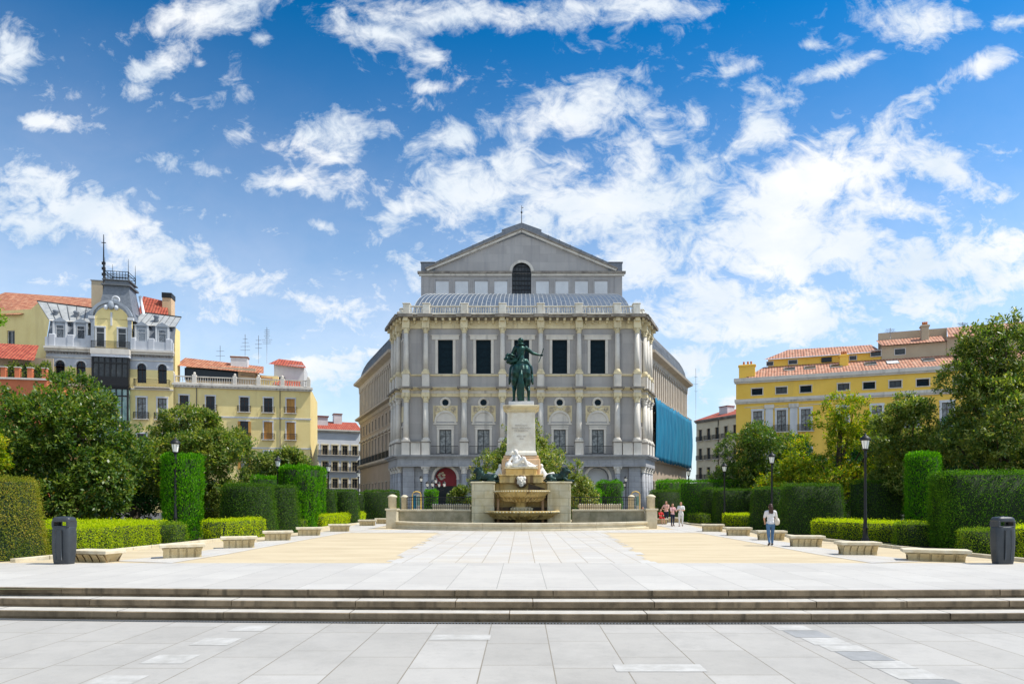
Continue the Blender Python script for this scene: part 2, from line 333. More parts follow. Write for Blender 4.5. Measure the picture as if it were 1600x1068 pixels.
# ------------------------------------------------------------------ foliage
def leaves(P, Nn, L, W, dirs, jit, rg):
    """numpy quads (diamond blades): P points, Nn face normals, dirs blade directions"""
    n = len(P); L = L*rg.uniform(.7,1.25,(n,1)); W = W*rg.uniform(.75,1.2,(n,1))
    d = dirs + rg.normal(0, jit, (n,3)); d /= np.linalg.norm(d,axis=1,keepdims=True)+1e-9
    nn = Nn + rg.normal(0, jit, (n,3)); t = np.cross(d, nn); t /= np.linalg.norm(t,axis=1,keepdims=True)+1e-9
    up = np.cross(t, d)
    V = np.empty((n,4,3)); V[:,0] = P; V[:,1] = P+d*L*.5+t*W*.5+up*W*.12; V[:,2] = P+d*L; V[:,3] = P+d*L*.5-t*W*.5+up*W*.12
    return V.reshape(-1,3)
def leafmesh(name, V, m, extra=None):
    n = len(V)//4
    me = bpy.data.meshes.new(name)
    ev = []; ef = []
    if extra: ev, ef, em = extra
    nv = len(V)+len(ev); nl = n*4+sum(len(f) for f in ef)
    allv = np.concatenate([V, np.array(ev).reshape(-1,3)]) if len(ev) else V
    me.vertices.add(nv); me.vertices.foreach_set('co', allv.astype(np.float32).ravel())
    li = np.arange(n*4); st = np.arange(n)*4; tot = np.full(n,4)
    if ef:
        l2=[]; s2=[]; t2=[]; c = n*4
        for f in ef: s2.append(c); t2.append(len(f)); c += len(f); l2 += [i+len(V) for i in f]
        li = np.concatenate([li, l2]); st = np.concatenate([st, s2]); tot = np.concatenate([tot, t2])
    me.loops.add(nl); me.loops.foreach_set('vertex_index', li.astype(np.int32))
    me.polygons.add(len(st)); me.polygons.foreach_set('loop_start', st.astype(np.int32)); me.polygons.foreach_set('loop_total', tot.astype(np.int32))
    me.materials.append(m)
    if ef:
        me.materials.append(em); mi = np.zeros(len(st), np.int32); mi[n:] = 1; me.polygons.foreach_set('material_index', mi)
    me.update(calc_edges=True); return me

def tree(x, y, h, r, label, m='magnolia', seed=1, leaf=.2, n=36000, base=.3, cone=0., lobes=24, gap=.0, group='trees of the garden', name='magnolia_tree', cat='tree', ry=None, spread=.36):
    rg = np.random.default_rng(seed); ry = ry or r
    t = thing(name, label, cat, (x,y,0), 0, group)
    H = h-base; C = []
    while len(C) < lobes:
        a = rg.uniform(0,2*math.pi); f = rg.uniform(0,1); rr = math.sqrt(rg.uniform(.08,1))
        prof = (1-f**1.0)**(.62) if cone else math.sin(math.pi*min(max(.14+f*.80,0),1))**.55
        lr = r*spread*rg.uniform(.65,1.15)*(1-.45*f*(1 if cone else .35))
        R0 = max(r*prof-lr*.75, 0)*rr
        z = base+lr*.8+f*(H-lr*1.75)
        C.append((math.cos(a)*R0, math.sin(a)*R0*ry/r, z, lr, lr*rg.uniform(.7,.95)))
    C = np.array(C)
    per = 13; nc = n//per
    w = C[:,3]**2; w /= w.sum(); idx = rg.choice(len(C), nc*2, p=w)
    D = rg.normal(0,1,(nc*2,3)); D[:,2] += .15; D /= np.linalg.norm(D,axis=1,keepdims=True)
    c = C[idx]; rad = rg.uniform(.62,1.06,(nc*2,1)); rad = rad*(1+.22*np.sin(D[:,:1]*5+idx[:,None]*1.7)*np.sin(D[:,2:]*4+idx[:,None])); rad = np.where(rg.uniform(0,1,(nc*2,1))<.05, rad*1.18, rad); P = c[:,:3] + D*np.stack([c[:,3],c[:,3],c[:,4]],1)*rad
    dep = np.ones(nc*2)*9
    for q in C:
        e = np.sqrt(((P[:,0]-q[0])/q[3])**2+((P[:,1]-q[1])/q[3])**2+((P[:,2]-q[2])/q[4])**2); dep = np.minimum(dep, e)
    keep = (dep > .62) | (rg.uniform(0,1,nc*2) < .25); P = P[keep][:nc]; D = D[keep][:nc]
    P = P[P[:,2] > .15]; D = D[:len(P)]
    if gap:
        ph = np.sin(P[:,0]*2.1+seed)+np.sin(P[:,2]*2.3+seed*2)+np.sin(P[:,1]*1.9+P[:,0]); k = ph < (2.2-gap*2.2); P = P[k]; D = D[k]
    PP = np.repeat(P, per, 0)+rg.normal(0,leaf*.42,(len(P)*per,3)); DD = np.repeat(D, per, 0)
    dirs = DD*.55 + rg.normal(0,.75,(len(PP),3)); dirs[:,2] += .15
    nrm = DD*.5+np.array([0,0,.9])
    V = leaves(PP, nrm, leaf, leaf*.46, dirs, .25, rg)
    o = bpy.data.objects.new('crown', leafmesh('crown', V, M[m])); COL.objects.link(o); o.parent = t
    b = MB(); tr = max(.09, r*.055)
    b.tube([(0,0,-.1),(tr*.4,0,h*.25),(-tr*.3,tr*.3,h*.5),(0,0,h*.8)], [tr*1.25,tr,tr*.7,tr*.25], M['bark'], 9)
    for q in C[::2]:
        z0 = max(.3, min(h*.6, q[2]*.55)); e = Vector(q[:3]); s0 = Vector((0,0,z0)); mid = s0.lerp(e,.5)+Vector((0,0,-.1*r))
        b.tube([s0, mid, e], [tr*.5, tr*.32, tr*.12], M['bark'], 6)
    b.build('trunk', t)
    return t

def hedge(shape, label, m='yew', leaf=.06, dens=420, seed=1, group='clipped hedges', vert=0., name='clipped_hedge', cat='hedge', rough=.03, lumps=.04):
    """shape: ('cone', x, y, rb, rt, h) or ('box', [(x,y)...path], width, h) or ('oval', x, y, rbx, rby, rtx, rty, h, rz)"""
    rg = np.random.default_rng(seed)
    if shape[0] in ('cone','oval'):
        if shape[0]=='cone': _,x,y,rb,rt,h = shape; rbx=rby=rb; rtx=rty=rt; rz=0; pw=2
        else: _,x,y,rbx,rby,rtx,rty,h,rz = shape; pw=5
        def ring(a, k=1.):
            c,s = np.cos(a),np.sin(a); g = (np.abs(c)**pw+np.abs(s)**pw)**(-1/pw); return c*g*k, s*g*k
        per = 2*math.pi*(rbx+rby+rtx+rty)/4; A1 = per*h; A2 = math.pi*rtx*rty*1.1
        n1 = int(A1*dens); n2 = int(A2*dens*.9); a = rg.uniform(0,2*math.pi,n1); f = rg.uniform(0,1,n1)
        rx = rbx+(rtx-rbx)*f; ryy = rby+(rty-rby)*f; cx,cy = ring(a)
        cr = np.clip((f-.93)/.07,0,1)**2*.05
        P1 = np.stack([cx*rx*(1-cr), cy*ryy*(1-cr), f*h],1); N1 = np.stack([cx,cy,np.full(n1,.12)],1)
        a = rg.uniform(0,2*math.pi,n2); k = np.sqrt(rg.uniform(0,1,n2)); cx,cy = ring(a,k)
        P2 = np.stack([cx*rtx, cy*rty, h-.02*k],1); N2 = np.tile([0,0,1.],(n2,1))
        P = np.concatenate([P1,P2]); Nn = np.concatenate([N1,N2]); loc=(x,y,0)
        lim = [( .93, 0.),( .93,1.)]
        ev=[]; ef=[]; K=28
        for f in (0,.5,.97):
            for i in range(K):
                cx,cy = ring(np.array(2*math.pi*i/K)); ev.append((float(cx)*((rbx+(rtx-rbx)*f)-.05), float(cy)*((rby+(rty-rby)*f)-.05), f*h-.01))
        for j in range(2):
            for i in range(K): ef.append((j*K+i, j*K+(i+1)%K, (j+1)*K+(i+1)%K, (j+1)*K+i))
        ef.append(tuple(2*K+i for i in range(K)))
    else:
        _, path, w, h = shape; rz = 0
        pts = [Vector((p[0],p[1],0)) for p in path]; o0 = pts[0].copy(); loc = tuple(o0)
        Ps=[]; Ns=[]; ev=[]; ef=[]
        offs=[]
        for i,p in enumerate(pts):
            d = (pts[min(i+1,len(pts)-1)]-pts[max(i-1,0)]).normalized(); offs.append(Vector((-d.y,d.x,0)))
        def qd(a,b,c,d_):
            A = ((b-a).length+(c-d_).length)/2*((d_-a).length+(c-b).length)/2; n=int(A*dens)
            if n<1: return
            u=rg.uniform(0,1,(n,1)); v=rg.uniform(0,1,(n,1)); a_,b_,c_,e_=(np.array(q) for q in (a,b,c,d_))
            Ps.append((a_*(1-u)+b_*u)*(1-v)+(e_*(1-u)+c_*u)*v); nr=np.array((b-a).cross(d_-a).normalized()); Ns.append(np.tile(nr,(n,1)))
        up = Vector((0,0,h)); hw=w/2
        for i in range(len(pts)-1):
            a,b_=pts[i]-o0,pts[i+1]-o0; oa,ob=offs[i]*hw,offs[i+1]*hw
            qd(a-oa,b_-ob,b_-ob+up,a-oa+up); qd(b_+ob,a+oa,a+oa+up,b_+ob+up); qd(a-oa+up,b_-ob+up,b_+ob+up,a+oa+up)
            if i==0: qd(a+oa,a-oa,a-oa+up,a+oa+up)
            if i==len(pts)-2: qd(b_-ob,b_+ob,b_+ob+up,b_-ob+up)
        for i,p in enumerate(pts):
            o_ = offs[i]*(hw-.06); a=p-o0
            if i==0: a=a+(pts[1]-pts[0]).normalized()*.05
            if i==len(pts)-1: a=a-(pts[-1]-pts[-2]).normalized()*.05
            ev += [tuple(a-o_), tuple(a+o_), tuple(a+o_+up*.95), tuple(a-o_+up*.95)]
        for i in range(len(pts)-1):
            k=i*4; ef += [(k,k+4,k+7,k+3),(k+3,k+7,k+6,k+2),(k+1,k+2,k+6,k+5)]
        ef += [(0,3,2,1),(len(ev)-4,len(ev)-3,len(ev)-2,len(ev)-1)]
        P=np.concatenate(Ps); Nn=np.concatenate(Ns)
    # uneven clipping: low-frequency lumps and random depth
    s1 = seed*1.7
    lump = (np.sin(P[:,0]*5.1+s1)*np.sin(P[:,2]*4.3+s1)+np.sin(P[:,1]*4.7+P[:,0]*2.2+s1)*np.sin(P[:,2]*2.9+1)+np.sin(P[:,0]*11+P[:,1]*9+s1)*.5)*lumps
    P = P + Nn*(lump+rg.normal(0,rough*1.35,len(P))+np.where(rg.uniform(0,1,len(P))<.025, rg.uniform(.03,.13,len(P)), 0))[:,None]
    P[:,2] = np.maximum(P[:,2], .01)
    dirs = Nn*.6+rg.normal(0,.55,P.shape); dirs[:,2] += .25+vert
    if vert: dirs[:,2] = np.abs(dirs[:,2])
    V = leaves(P, Nn+np.array([0,0,.3]), leaf, leaf*(.30 if vert else .5), dirs, .2, rg)
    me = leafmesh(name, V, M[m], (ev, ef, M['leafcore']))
    o = bpy.data.objects.new(name, me); COL.objects.link(o); o.location = loc; o.rotation_euler.z = rz
    return tag(o, label, cat, group)
# ------------------------------------------------------------------ camera
cd = bpy.data.cameras.new('camera'); cam = bpy.data.objects.new('camera', cd); COL.objects.link(cam)
cam.location = (0,0,EYE); cam.rotation_euler = (R(90),0,0)
cd.sensor_width = 36; cd.lens = 36*FPX/1600; cd.shift_x = -(UC-800)/1600; cd.shift_y = (VH-534)/1600
cd.clip_start = .1; cd.clip_end = 6000
scene.camera = cam
scene.view_settings.view_transform = 'Standard'; scene.view_settings.look = 'None'
scene.view_settings.gamma = 1; scene.view_settings.exposure = .40
scene.cycles.max_bounces = 6; scene.cycles.diffuse_bounces = 3; scene.cycles.transparent_max_bounces = 4

# ------------------------------------------------------------------ sky and sun
EL, AZ = 58, 92.5          # sun elevation; azimuth from +Y towards +X
s = Vector((math.cos(R(EL))*math.sin(R(AZ)), math.cos(R(EL))*math.cos(R(AZ)), math.sin(R(EL))))
sd = bpy.data.lights.new('sun','SUN'); sd.energy = 4.1; sd.angle = R(.53); sd.color = (1,.95,.86)
so = bpy.data.objects.new('sun', sd); COL.objects.link(so); so.rotation_euler = s.to_track_quat('Z','Y').to_euler(); so.location = (30,5,60)
w = bpy.data.worlds.new('World'); scene.world = w; w.use_nodes = True
nt = w.node_tree; N = nt.nodes; L = nt.links; bg = N['Background']
def mnode(op, a, b=None, clamp=False):
    n = N.new('ShaderNodeMath'); n.operation = op; n.use_clamp = clamp
    for i,v in enumerate((a,b)):
        if v is None: continue
        if isinstance(v,(int,float)): n.inputs[i].default_value = v
        else: L.new(v, n.inputs[i])
    return n.outputs[0]
sky = N.new('ShaderNodeTexSky'); sky.sky_type = 'NISHITA'; sky.sun_disc = False; sky.sun_elevation = R(EL); sky.sun_rotation = R(AZ)
sky.altitude = 650; sky.air_density = 1.0; sky.dust_density = .6; sky.ozone_density = 2.5
tc = N.new('ShaderNodeTexCoord'); sp = N.new('ShaderNodeSeparateXYZ'); L.new(tc.outputs['Generated'], sp.inputs[0])
x_,y_,z_ = sp.outputs
ay = mnode('MAXIMUM', mnode('ABSOLUTE', y_), .12)
cu = mnode('DIVIDE', x_, ay); cv = mnode('DIVIDE', z_, ay)
cb = N.new('ShaderNodeCombineXYZ'); L.new(cu, cb.inputs[0]); L.new(cv, cb.inputs[1])
# cloud deck: noise laid out on a flat layer above the city
zz = mnode('ADD', mnode('MAXIMUM', z_, 0), .10)
pv = N.new('ShaderNodeCombineXYZ'); L.new(mnode('DIVIDE', x_, zz), pv.inputs[0]); L.new(mnode('DIVIDE', y_, zz), pv.inputs[1])
def noise(vec, sc, det, rough, dist=0, off=(0,0,0), st=(1,1,1)):
    mp = N.new('ShaderNodeMapping'); mp.inputs['Location'].default_value = off; mp.inputs['Scale'].default_value = st; mp.inputs['Rotation'].default_value = (0,0,R(20)); L.new(vec, mp.inputs[0])
    n = N.new('ShaderNodeTexNoise'); n.inputs['Scale'].default_value = sc; n.inputs['Detail'].default_value = det; n.inputs['Roughness'].default_value = rough; n.inputs['Distortion'].default_value = dist
    L.new(mp.outputs[0], n.inputs['Vector']); return n.outputs[0]
blobs = [(15,75,50,70,0,.8),(320,25,130,42,-12,1),(255,95,75,36,-35,.9),(215,140,30,22,0,.6),(410,60,28,16,0,.5),(70,192,85,20,6,.75),
 (745,25,260,34,0,.9),(590,52,80,28,10,.8),(680,85,48,26,20,.7),(960,12,170,26,0,.8),(672,137,32,13,0,.7),(312,98,16,12,0,.5),
 (520,215,120,55,-14,.85),(330,265,110,30,10,.75),(450,285,180,40,4,.8),(890,175,130,60,-22,.95),(720,215,85,42,-20,.8),(800,240,60,45,-50,.7),
 (1190,190,75,60,-40,.9),(1315,105,95,20,-16,.8),(1265,70,30,12,0,.6),(1450,35,85,50,-10,.95),(1535,102,62,26,-22,.95),(1580,35,36,26,0,.6),
 (1390,190,110,36,-20,.6),(1250,290,260,75,-22,1),(1480,265,150,50,25,.8),(1545,300,110,45,15,.7),(1080,270,110,60,-30,.8),(950,330,260,70,-10,1),(720,300,110,70,20,.9),
 (140,335,190,60,18,.95),(60,345,110,55,0,.8),(270,410,230,55,20,.95),(480,470,220,52,15,.85),(500,352,42,14,15,.6),(420,362,50,10,10,.4),(60,270,55,16,10,.5),(230,250,60,14,0,.35),
 (1250,380,330,95,-12,1),(1500,420,260,100,0,1),(1000,420,180,80,0,.9),(1200,500,340,80,-5,.95),(1450,470,330,70,-8,.8),(380,500,330,36,8,.6),(530,575,200,70,0,.8),(90,440,180,34,0,.5),(1080,570,260,80,0,.9),(1300,600,420,80,0,.9),(560,500,160,60,0,.6),(120,520,260,50,0,.5),(1480,560,240,80,0,.9),(1100,470,200,90,0,.9),(330,335,90,25,10,.4),(620,330,90,45,-20,.5),(640,250,70,40,-30,.6),(1090,190,50,30,-30,.5),(870,265,120,60,-20,.7),(600,170,110,30,-5,.45),(1000,240,90,60,-30,.6),(700,420,120,50,0,.7),(560,430,110,40,10,.55),(1150,110,60,18,-25,.35),(1560,240,60,30,10,.5),(1440,150,60,20,-20,.45),(380,210,60,30,0,.35),(100,200,70,16,0,.4),(240,480,120,35,10,.6),(400,560,180,40,0,.6),(700,540,180,60,0,.6)]
acc = None
for (px,py,rx,ry,an,wt) in blobs:
    mp = N.new('ShaderNodeMapping'); mp.vector_type = 'TEXTURE'
    mp.inputs['Location'].default_value = ((px-UC)/FPX, (VH-py)/FPX, 0); mp.inputs['Rotation'].default_value = (0,0,R(-an)); mp.inputs['Scale'].default_value = (rx*1.35/FPX, ry*1.35/FPX, 1)
    L.new(cb.outputs[0], mp.inputs[0])
    g = N.new('ShaderNodeTexGradient'); g.gradient_type = 'SPHERICAL'; L.new(mp.outputs[0], g.inputs[0])
    v = mnode('MULTIPLY', g.outputs[1], wt)
    acc = v if acc is None else mnode('SMOOTH_MAX', acc, v)
    if acc.node.operation == 'SMOOTH_MAX': acc.node.inputs[2].default_value = .12
back = N.new('ShaderNodeMapRange'); back.inputs[1].default_value = .15; back.inputs[2].default_value = -.15; back.inputs[4].default_value = .55
L.new(y_, back.inputs[0]); acc = mnode('MAXIMUM', acc, back.outputs[0])
n1 = noise(pv.outputs[0], 1.5, 8, .62, .35); n2 = noise(cb.outputs[0], 9, 9, .68, .6, (3,1,0), (1,1.35,1)); n3 = noise(cb.outputs[0], 26, 6, .62, .9, (7,2,0), (1,1.3,1))
dens = mnode('ADD', mnode('MULTIPLY', acc, 1.5), mnode('ADD', mnode('MULTIPLY', mnode('SUBTRACT', n1, .5), 1.5), mnode('ADD', mnode('MULTIPLY', mnode('SUBTRACT', n2, .5), 2.4), mnode('MULTIPLY', mnode('SUBTRACT', n3, .5), 1.5))))
cm = N.new('ShaderNodeMapRange'); cm.interpolation_type = 'SMOOTHSTEP'; cm.inputs[1].default_value = .18; cm.inputs[2].default_value = 1.28; L.new(dens, cm.inputs[0])
# thin veil and whitening towards the horizon
hz = N.new('ShaderNodeMapRange'); hz.inputs[1].default_value = .60; hz.inputs[2].default_value = -.02; hz.inputs[4].default_value = .88; hz.interpolation_type='SMOOTHSTEP'; L.new(z_, hz.inputs[0])
alpha = mnode('MAXIMUM', mnode('MULTIPLY', cm.outputs[0], .97), hz.outputs[0])
hs = N.new('ShaderNodeHueSaturation'); hs.inputs['Saturation'].default_value = 1.68; hs.inputs['Hue'].default_value = .468; hs.inputs['Value'].default_value = 1.08; L.new(sky.outputs[0], hs.inputs['Color'])
gm = N.new('ShaderNodeMix'); gm.data_type='RGBA'; gm.inputs[7].default_value = (1.2,3.4,6.4,1); gm.inputs[0].default_value=.0; hs.inputs['Value'].default_value=.205; ga = N.new('ShaderNodeGamma'); ga.inputs[1].default_value=1.62; L.new(hs.outputs[0], ga.inputs[0]); vm = N.new('ShaderNodeVectorMath'); vm.operation='SCALE'; vm.inputs[3].default_value=7.0; L.new(ga.outputs[0], vm.inputs[0]); L.new(vm.outputs[0], gm.inputs[6])
shade = N.new('ShaderNodeMapRange'); shade.inputs[1].default_value=.35; shade.inputs[2].default_value=.75; shade.inputs[3].default_value=0; shade.inputs[4].default_value=1; L.new(noise(cb.outputs[0], 5.5, 6, .6, .3, (9,4,0), (1,1.5,1)), shade.inputs[0])
cc = N.new('ShaderNodeMix'); cc.data_type='RGBA'; cc.inputs[6].default_value=(5.8,6.5,7.2,1); cc.inputs[7].default_value=(8.0,8.0,8.0,1); L.new(shade.outputs[0], cc.inputs[0])
mx = N.new('ShaderNodeMix'); mx.data_type='RGBA'; L.new(alpha, mx.inputs[0]); L.new(gm.outputs[2], mx.inputs[6]); L.new(cc.outputs[2], mx.inputs[7])
L.new(mx.outputs[2], bg.inputs[0]); bg.inputs[1].default_value = .103
w.cycles.sampling_method = 'MANUAL'; w.cycles.sample_map_resolution = 512

# ------------------------------------------------------------------ ground, paving, steps
def struct(name, mb, label=None, parent=None):
    o = mb.build(name, parent)
    if not parent: o['kind'] = 'structure'
    if label: o['label'] = label
    return o
def gy(x, y0): return y0 - .0145*x*1.0 + .0029*x*x if abs(x) < 16 else y0 - .0145*x + .0029*256 + .0029*32*(abs(x)-16)*.4
XS = [-40,-28,-20]+[i*1.0 for i in range(-16,17)]+[20,28,40]
M['sand'] = mat('sand', (.60,.50,.335), .95, (.50,.405,.26), .55, .6, .35, 40, detail=12, stretch=(.6,1.8,1))
M['pave_low'] = paving('grey_granite_paving', (.40,.38,.345), (.47,.45,.415), (.22,.19,.14), .98, 1.75, msize=.009, stain=(.25,.24,.22))
M['pave_low'].node_tree.nodes['Mapping'].inputs['Location'].default_value = (.3, .55, 0)
M['pave_up'] = paving('pale_granite_paving', (.485,.46,.42), (.55,.525,.48), (.28,.27,.24), 1.0, 1.5, msize=.008, stain=(.38,.365,.34))
M['pave_path'] = paving('white_path_paving', (.50,.48,.45), (.57,.55,.51), (.28,.23,.16), .75, 1.1, msize=.012, stain=(.52,.43,.30))
b = MB()    # the far ground: one sheet to the horizon
b.quad((-3000,60,-.03),(3000,60,-.03),(3000,4000,-.03),(-3000,4000,-.03), M['street'])
b.quad((-3000,19.5,-.03),(-60,19.5,-.03),(-60,60,-.03),(-3000,60,-.03), M['street']); b.quad((60,19.5,-.03),(3000,19.5,-.03),(3000,60,-.03),(60,60,-.03), M['street'])
b.quad((-60,13.5,-.03),(60,13.5,-.03),(60,60,-.03),(-60,60,-.03), M['soil'])
struct('ground', b)
b = MB(); b.quad((-300,-60,-.5),(300,-60,-.5),(300,14.5,-.5),(-300,14.5,-.5), M['pave_low']); struct('plaza_pavement', b)
b = MB()
for a,c in zip(XS[:-1], XS[1:]): b.add([(a,gy(a,13.17)+.02,0),(c,gy(c,13.17)+.02,0),(c,18.95,0),(a,18.95,0)], [(0,1,2,3)], M['pave_up'])
b.quad((-300,14.6,0),(-40,14.6,0),(-40,18.95,0),(-300,18.95,0), M['pave_up']); b.quad((40,14.6,0),(300,14.6,0),(300,18.95,0),(40,18.95,0), M['pave_up'])
struct('terrace_pavement', b)
b = MB()    # sand floor of the garden walk
b.quad((-60,18.951,-.008),(60,18.951,-.008),(60,19.9,-.008),(-60,19.9,-.008), M['sand'])
b.prism([(-14.2,19.9),(15.2,19.9),(13.9,27),(13.6,40),(14.5,58),(22,74),(-22,74),(-13.9,58),(-13.2,40),(-13.9,27)], -.02, -.007, M['sand'], bot=False)
struct('sand', b)
b = MB()
nn = 18
rq = random.Random(8)
for i in range(nn*2):     # central slab walk with uneven edges
    y0 = 18.96+i*.5; wL = 3.6+rq.choice((0,.12,.25,.3))+.02*i; wR = 3.6+rq.choice((0,.12,.25,.3))+.022*i
    b.quad((-wL,y0,0),(wR,y0,0),(wR,y0+.5,0),(-wL,y0+.5,0), M['pave_path'])
struct('path', b)
b = MB()
for sg in (-1,1):
    pts = [(-11.9,19.6),(-11.2,22),(-11.25,30),(-11.2,38),(-11.6,44),(-12.5,52),(-14.0,60)]; pin = [(-9.9,19.0),(-9.7,22),(-9.75,30),(-9.7,36.9),(-9.4,42),(-9.8,50),(-11.2,60)]
    for i in range(len(pts)-1):
        q = [(sg*pts[i][0],pts[i][1],.001),(sg*pin[i][0],pin[i][1],.001),(sg*pin[i+1][0],pin[i+1][1],.001),(sg*pts[i+1][0],pts[i+1][1],.001)]
        if sg>0: q = q[::-1]
        b.add(q, [(0,1,2,3)], M['pave_path'])
b.quad((-9.70,36.97,.002),(9.70,36.97,.002),(9.4,41,.002),(-9.4,41,.002), M['pave_path'])
struct('side_path', b)
# stone edging of the planting beds
b = MB()
for sg in (-1,1):
    pts = [(-14.55,19.2),(-13.95,24),(-13.3,30),(-12.9,38),(-12.6,46),(-12.4,52)]
    for p,q in zip(pts[:-1], pts[1:]):
        T, ln = frame((sg*p[0],p[1]), (sg*q[0],q[1])); n = int(ln/1.0)
        for k in range(n): b.bbox(k*ln/n+.01,(k+1)*ln/n-.01,-.09,.09,-.05,.10, M['kerb'], .012, T=T)
struct('kerb', b)
# three stone steps between the plaza and the terrace
for k in range(3):
    b = MB(); y0 = 13.17-.375*(2-k)-.0; z1 = 0-.167*(2-k)-(.001 if k==2 else 0); rg = random.Random(k+3)
    x = -40.
    while x < 40:
        ln = rg.uniform(1.4,3.1); x2 = min(x+ln, 40); xa, xb = x+.008, x2-.008; ya, yb = gy(xa,y0), gy(xb,y0); dz = rg.uniform(-.004,.004); j = rg.uniform(-.012,.012)
        D_ = .42 if k<2 else .30
        # nosing slab
        pr = [(0,-.118),(0,-.018),(.018,0),(D_,0)]
        vs = []; 
        for (xx,yy) in ((xa,ya),(xb,yb)):
            vs += [(xx,yy+j+.03,z1-.118+dz),(xx,yy+j,z1-.112+dz),(xx,yy+j,z1-.016+dz),(xx,yy+j+.016,z1+dz),(xx,yy+D_,z1+dz*0)]
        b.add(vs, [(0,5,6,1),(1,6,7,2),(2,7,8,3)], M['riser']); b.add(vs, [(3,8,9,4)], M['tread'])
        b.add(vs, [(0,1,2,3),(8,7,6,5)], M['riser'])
        x = x2
    # recessed lower course
    for xa,xb in zip(XS[:-1],XS[1:]):
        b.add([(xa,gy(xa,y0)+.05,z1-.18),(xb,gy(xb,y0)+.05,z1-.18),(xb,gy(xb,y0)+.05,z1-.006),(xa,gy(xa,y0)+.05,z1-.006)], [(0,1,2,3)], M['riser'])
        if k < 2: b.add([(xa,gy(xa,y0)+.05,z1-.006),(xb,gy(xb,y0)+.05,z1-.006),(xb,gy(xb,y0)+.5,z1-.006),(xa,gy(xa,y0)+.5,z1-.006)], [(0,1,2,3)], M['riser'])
    struct('stone_step', b)
# slotted drain at the foot of the steps
b = MB(); x=-16.
while x < 20:
    yy = gy(x,12.42)-.09; b.box(x, x+.03, yy-.05, yy+.05, -.5, -.485, M['pole']); x += .06
b2 = b
for a,c in zip(XS[:-1], XS[1:]):
    ya, yc = gy(a,12.42)-.09, gy(c,12.42)-.09
    b.add([(a,ya-.06,-.496),(c,yc-.06,-.496),(c,yc+.06,-.496),(a,ya+.06,-.496)], [(0,1,2,3)], M['dark'])
tag(b.build('drain_grating'), 'narrow slotted metal drain grating along the foot of the steps', 'drain')
# inlaid bands of white and dark slabs in the lower plaza
b = MB(); rg = random.Random(5)
for sg in (-1,1):
    y = 12.15; i = 0
    while y > 3:
        ln = rg.uniform(.42,.62); xc = sg*4.8 + (12-y)*.09*sg; white = i%2==0 if sg<0 else (i%3 != 1)
        if sg<0 or True:
            m = M['slabwhite'] if white else M['slabdark']
            if white or sg>0: b.quad((xc-.30,y-ln+.008,-.496),(xc+.30,y-ln+.008,-.496),(xc+.30,y-.008,-.496),(xc-.30,y-.008,-.496), m)
        y -= ln; i += 1
for (u,v,wd,dp) in ((720,995,.98,.42),(1030,1043,1.2,.4)):
    d = 2.25*FPX/(v-VH); x = X(u,d); b.quad((x-wd/2,d-dp/2,-.495),(x+wd/2,d-dp/2,-.495),(x+wd/2,d+dp/2,-.495),(x-wd/2,d+dp/2,-.495), M['slabwhite'])
struct('pavement_band', b)
# ------------------------------------------------------------------ facade helpers
def wall_holes(b, w, z0, z1, holes, m, depth=.35, y=0., x0=0., reveal=None):
    xs = sorted({x0, x0+w, *[h[0] for h in holes], *[h[1] for h in holes]}); zs = sorted({z0, z1, *[h[2] for h in holes], *[h[3] for h in holes]})
    xs = [v for v in xs if x0-1e-6 <= v <= x0+w+1e-6]; zs = [v for v in zs if z0-1e-6 <= v <= z1+1e-6]
    for i in range(len(xs)-1):
        for j in range(len(zs)-1):
            cx = (xs[i]+xs[i+1])/2; cz = (zs[j]+zs[j+1])/2
            if any(h[0]<cx<h[1] and h[2]<cz<h[3] for h in holes): continue
            b.quad((xs[i],y,zs[j]),(xs[i+1],y,zs[j]),(xs[i+1],y,zs[j+1]),(xs[i],y,zs[j+1]), m)
    rv = reveal or m
    for (a,c,e,f) in [h[:4] for h in holes]:
        yb = y+depth
        b.quad((a,y,e),(a,yb,e),(a,yb,f),(a,y,f), rv); b.quad((c,yb,e),(c,y,e),(c,y,f),(c,yb,f), rv)
        b.quad((a,y,e),(c,y,e),(c,yb,e),(a,yb,e), rv); b.quad((a,yb,f),(c,yb,f),(c,y,f),(a,y,f), rv)
def arch_fill(b, xc, r, zs, y, m, depth=.35, n=14, ztop=None, half=None):
    """spandrels that turn the top of a rectangular hole (half wide, up to ztop) into a round arch of radius r springing at zs"""
    half = half or r; ztop = ztop or zs+r
    for i in range(n):
        a0 = math.pi*i/n; a1 = math.pi*(i+1)/n
        xa,za,xb,zb = xc+r*math.cos(a0), zs+r*math.sin(a0), xc+r*math.cos(a1), zs+r*math.sin(a1)
        b.quad((xb,y,zb),(xa,y,za),(xa,y,ztop),(xb,y,ztop), m)
        b.quad((xa,y,za),(xb,y,zb),(xb,y+depth,zb),(xa,y+depth,za), m)
def ring_arch(b, xc, r0, r1, zs, y0, y1, m, n=16, a0=0, a1=math.pi):
    for i in range(n):
        t0=a0+(a1-a0)*i/n; t1=a0+(a1-a0)*(i+1)/n; c0,s0,c1,s1=math.cos(t0),math.sin(t0),math.cos(t1),math.sin(t1)
        A=(xc+r0*c0,zs+r0*s0);B=(xc+r1*c0,zs+r1*s0);C_=(xc+r1*c1,zs+r1*s1);D_=(xc+r0*c1,zs+r0*s1)
        b.quad((A[0],y0,A[1]),(B[0],y0,B[1]),(C_[0],y0,C_[1]),(D_[0],y0,D_[1]), m)
        b.quad((B[0],y0,B[1]),(B[0],y1,B[1]),(C_[0],y1,C_[1]),(C_[0],y0,C_[1]), m)
        b.quad((A[0],y1,A[1]),(A[0],y0,A[1]),(D_[0],y0,D_[1]),(D_[0],y1,D_[1]), m)
_wc = {}
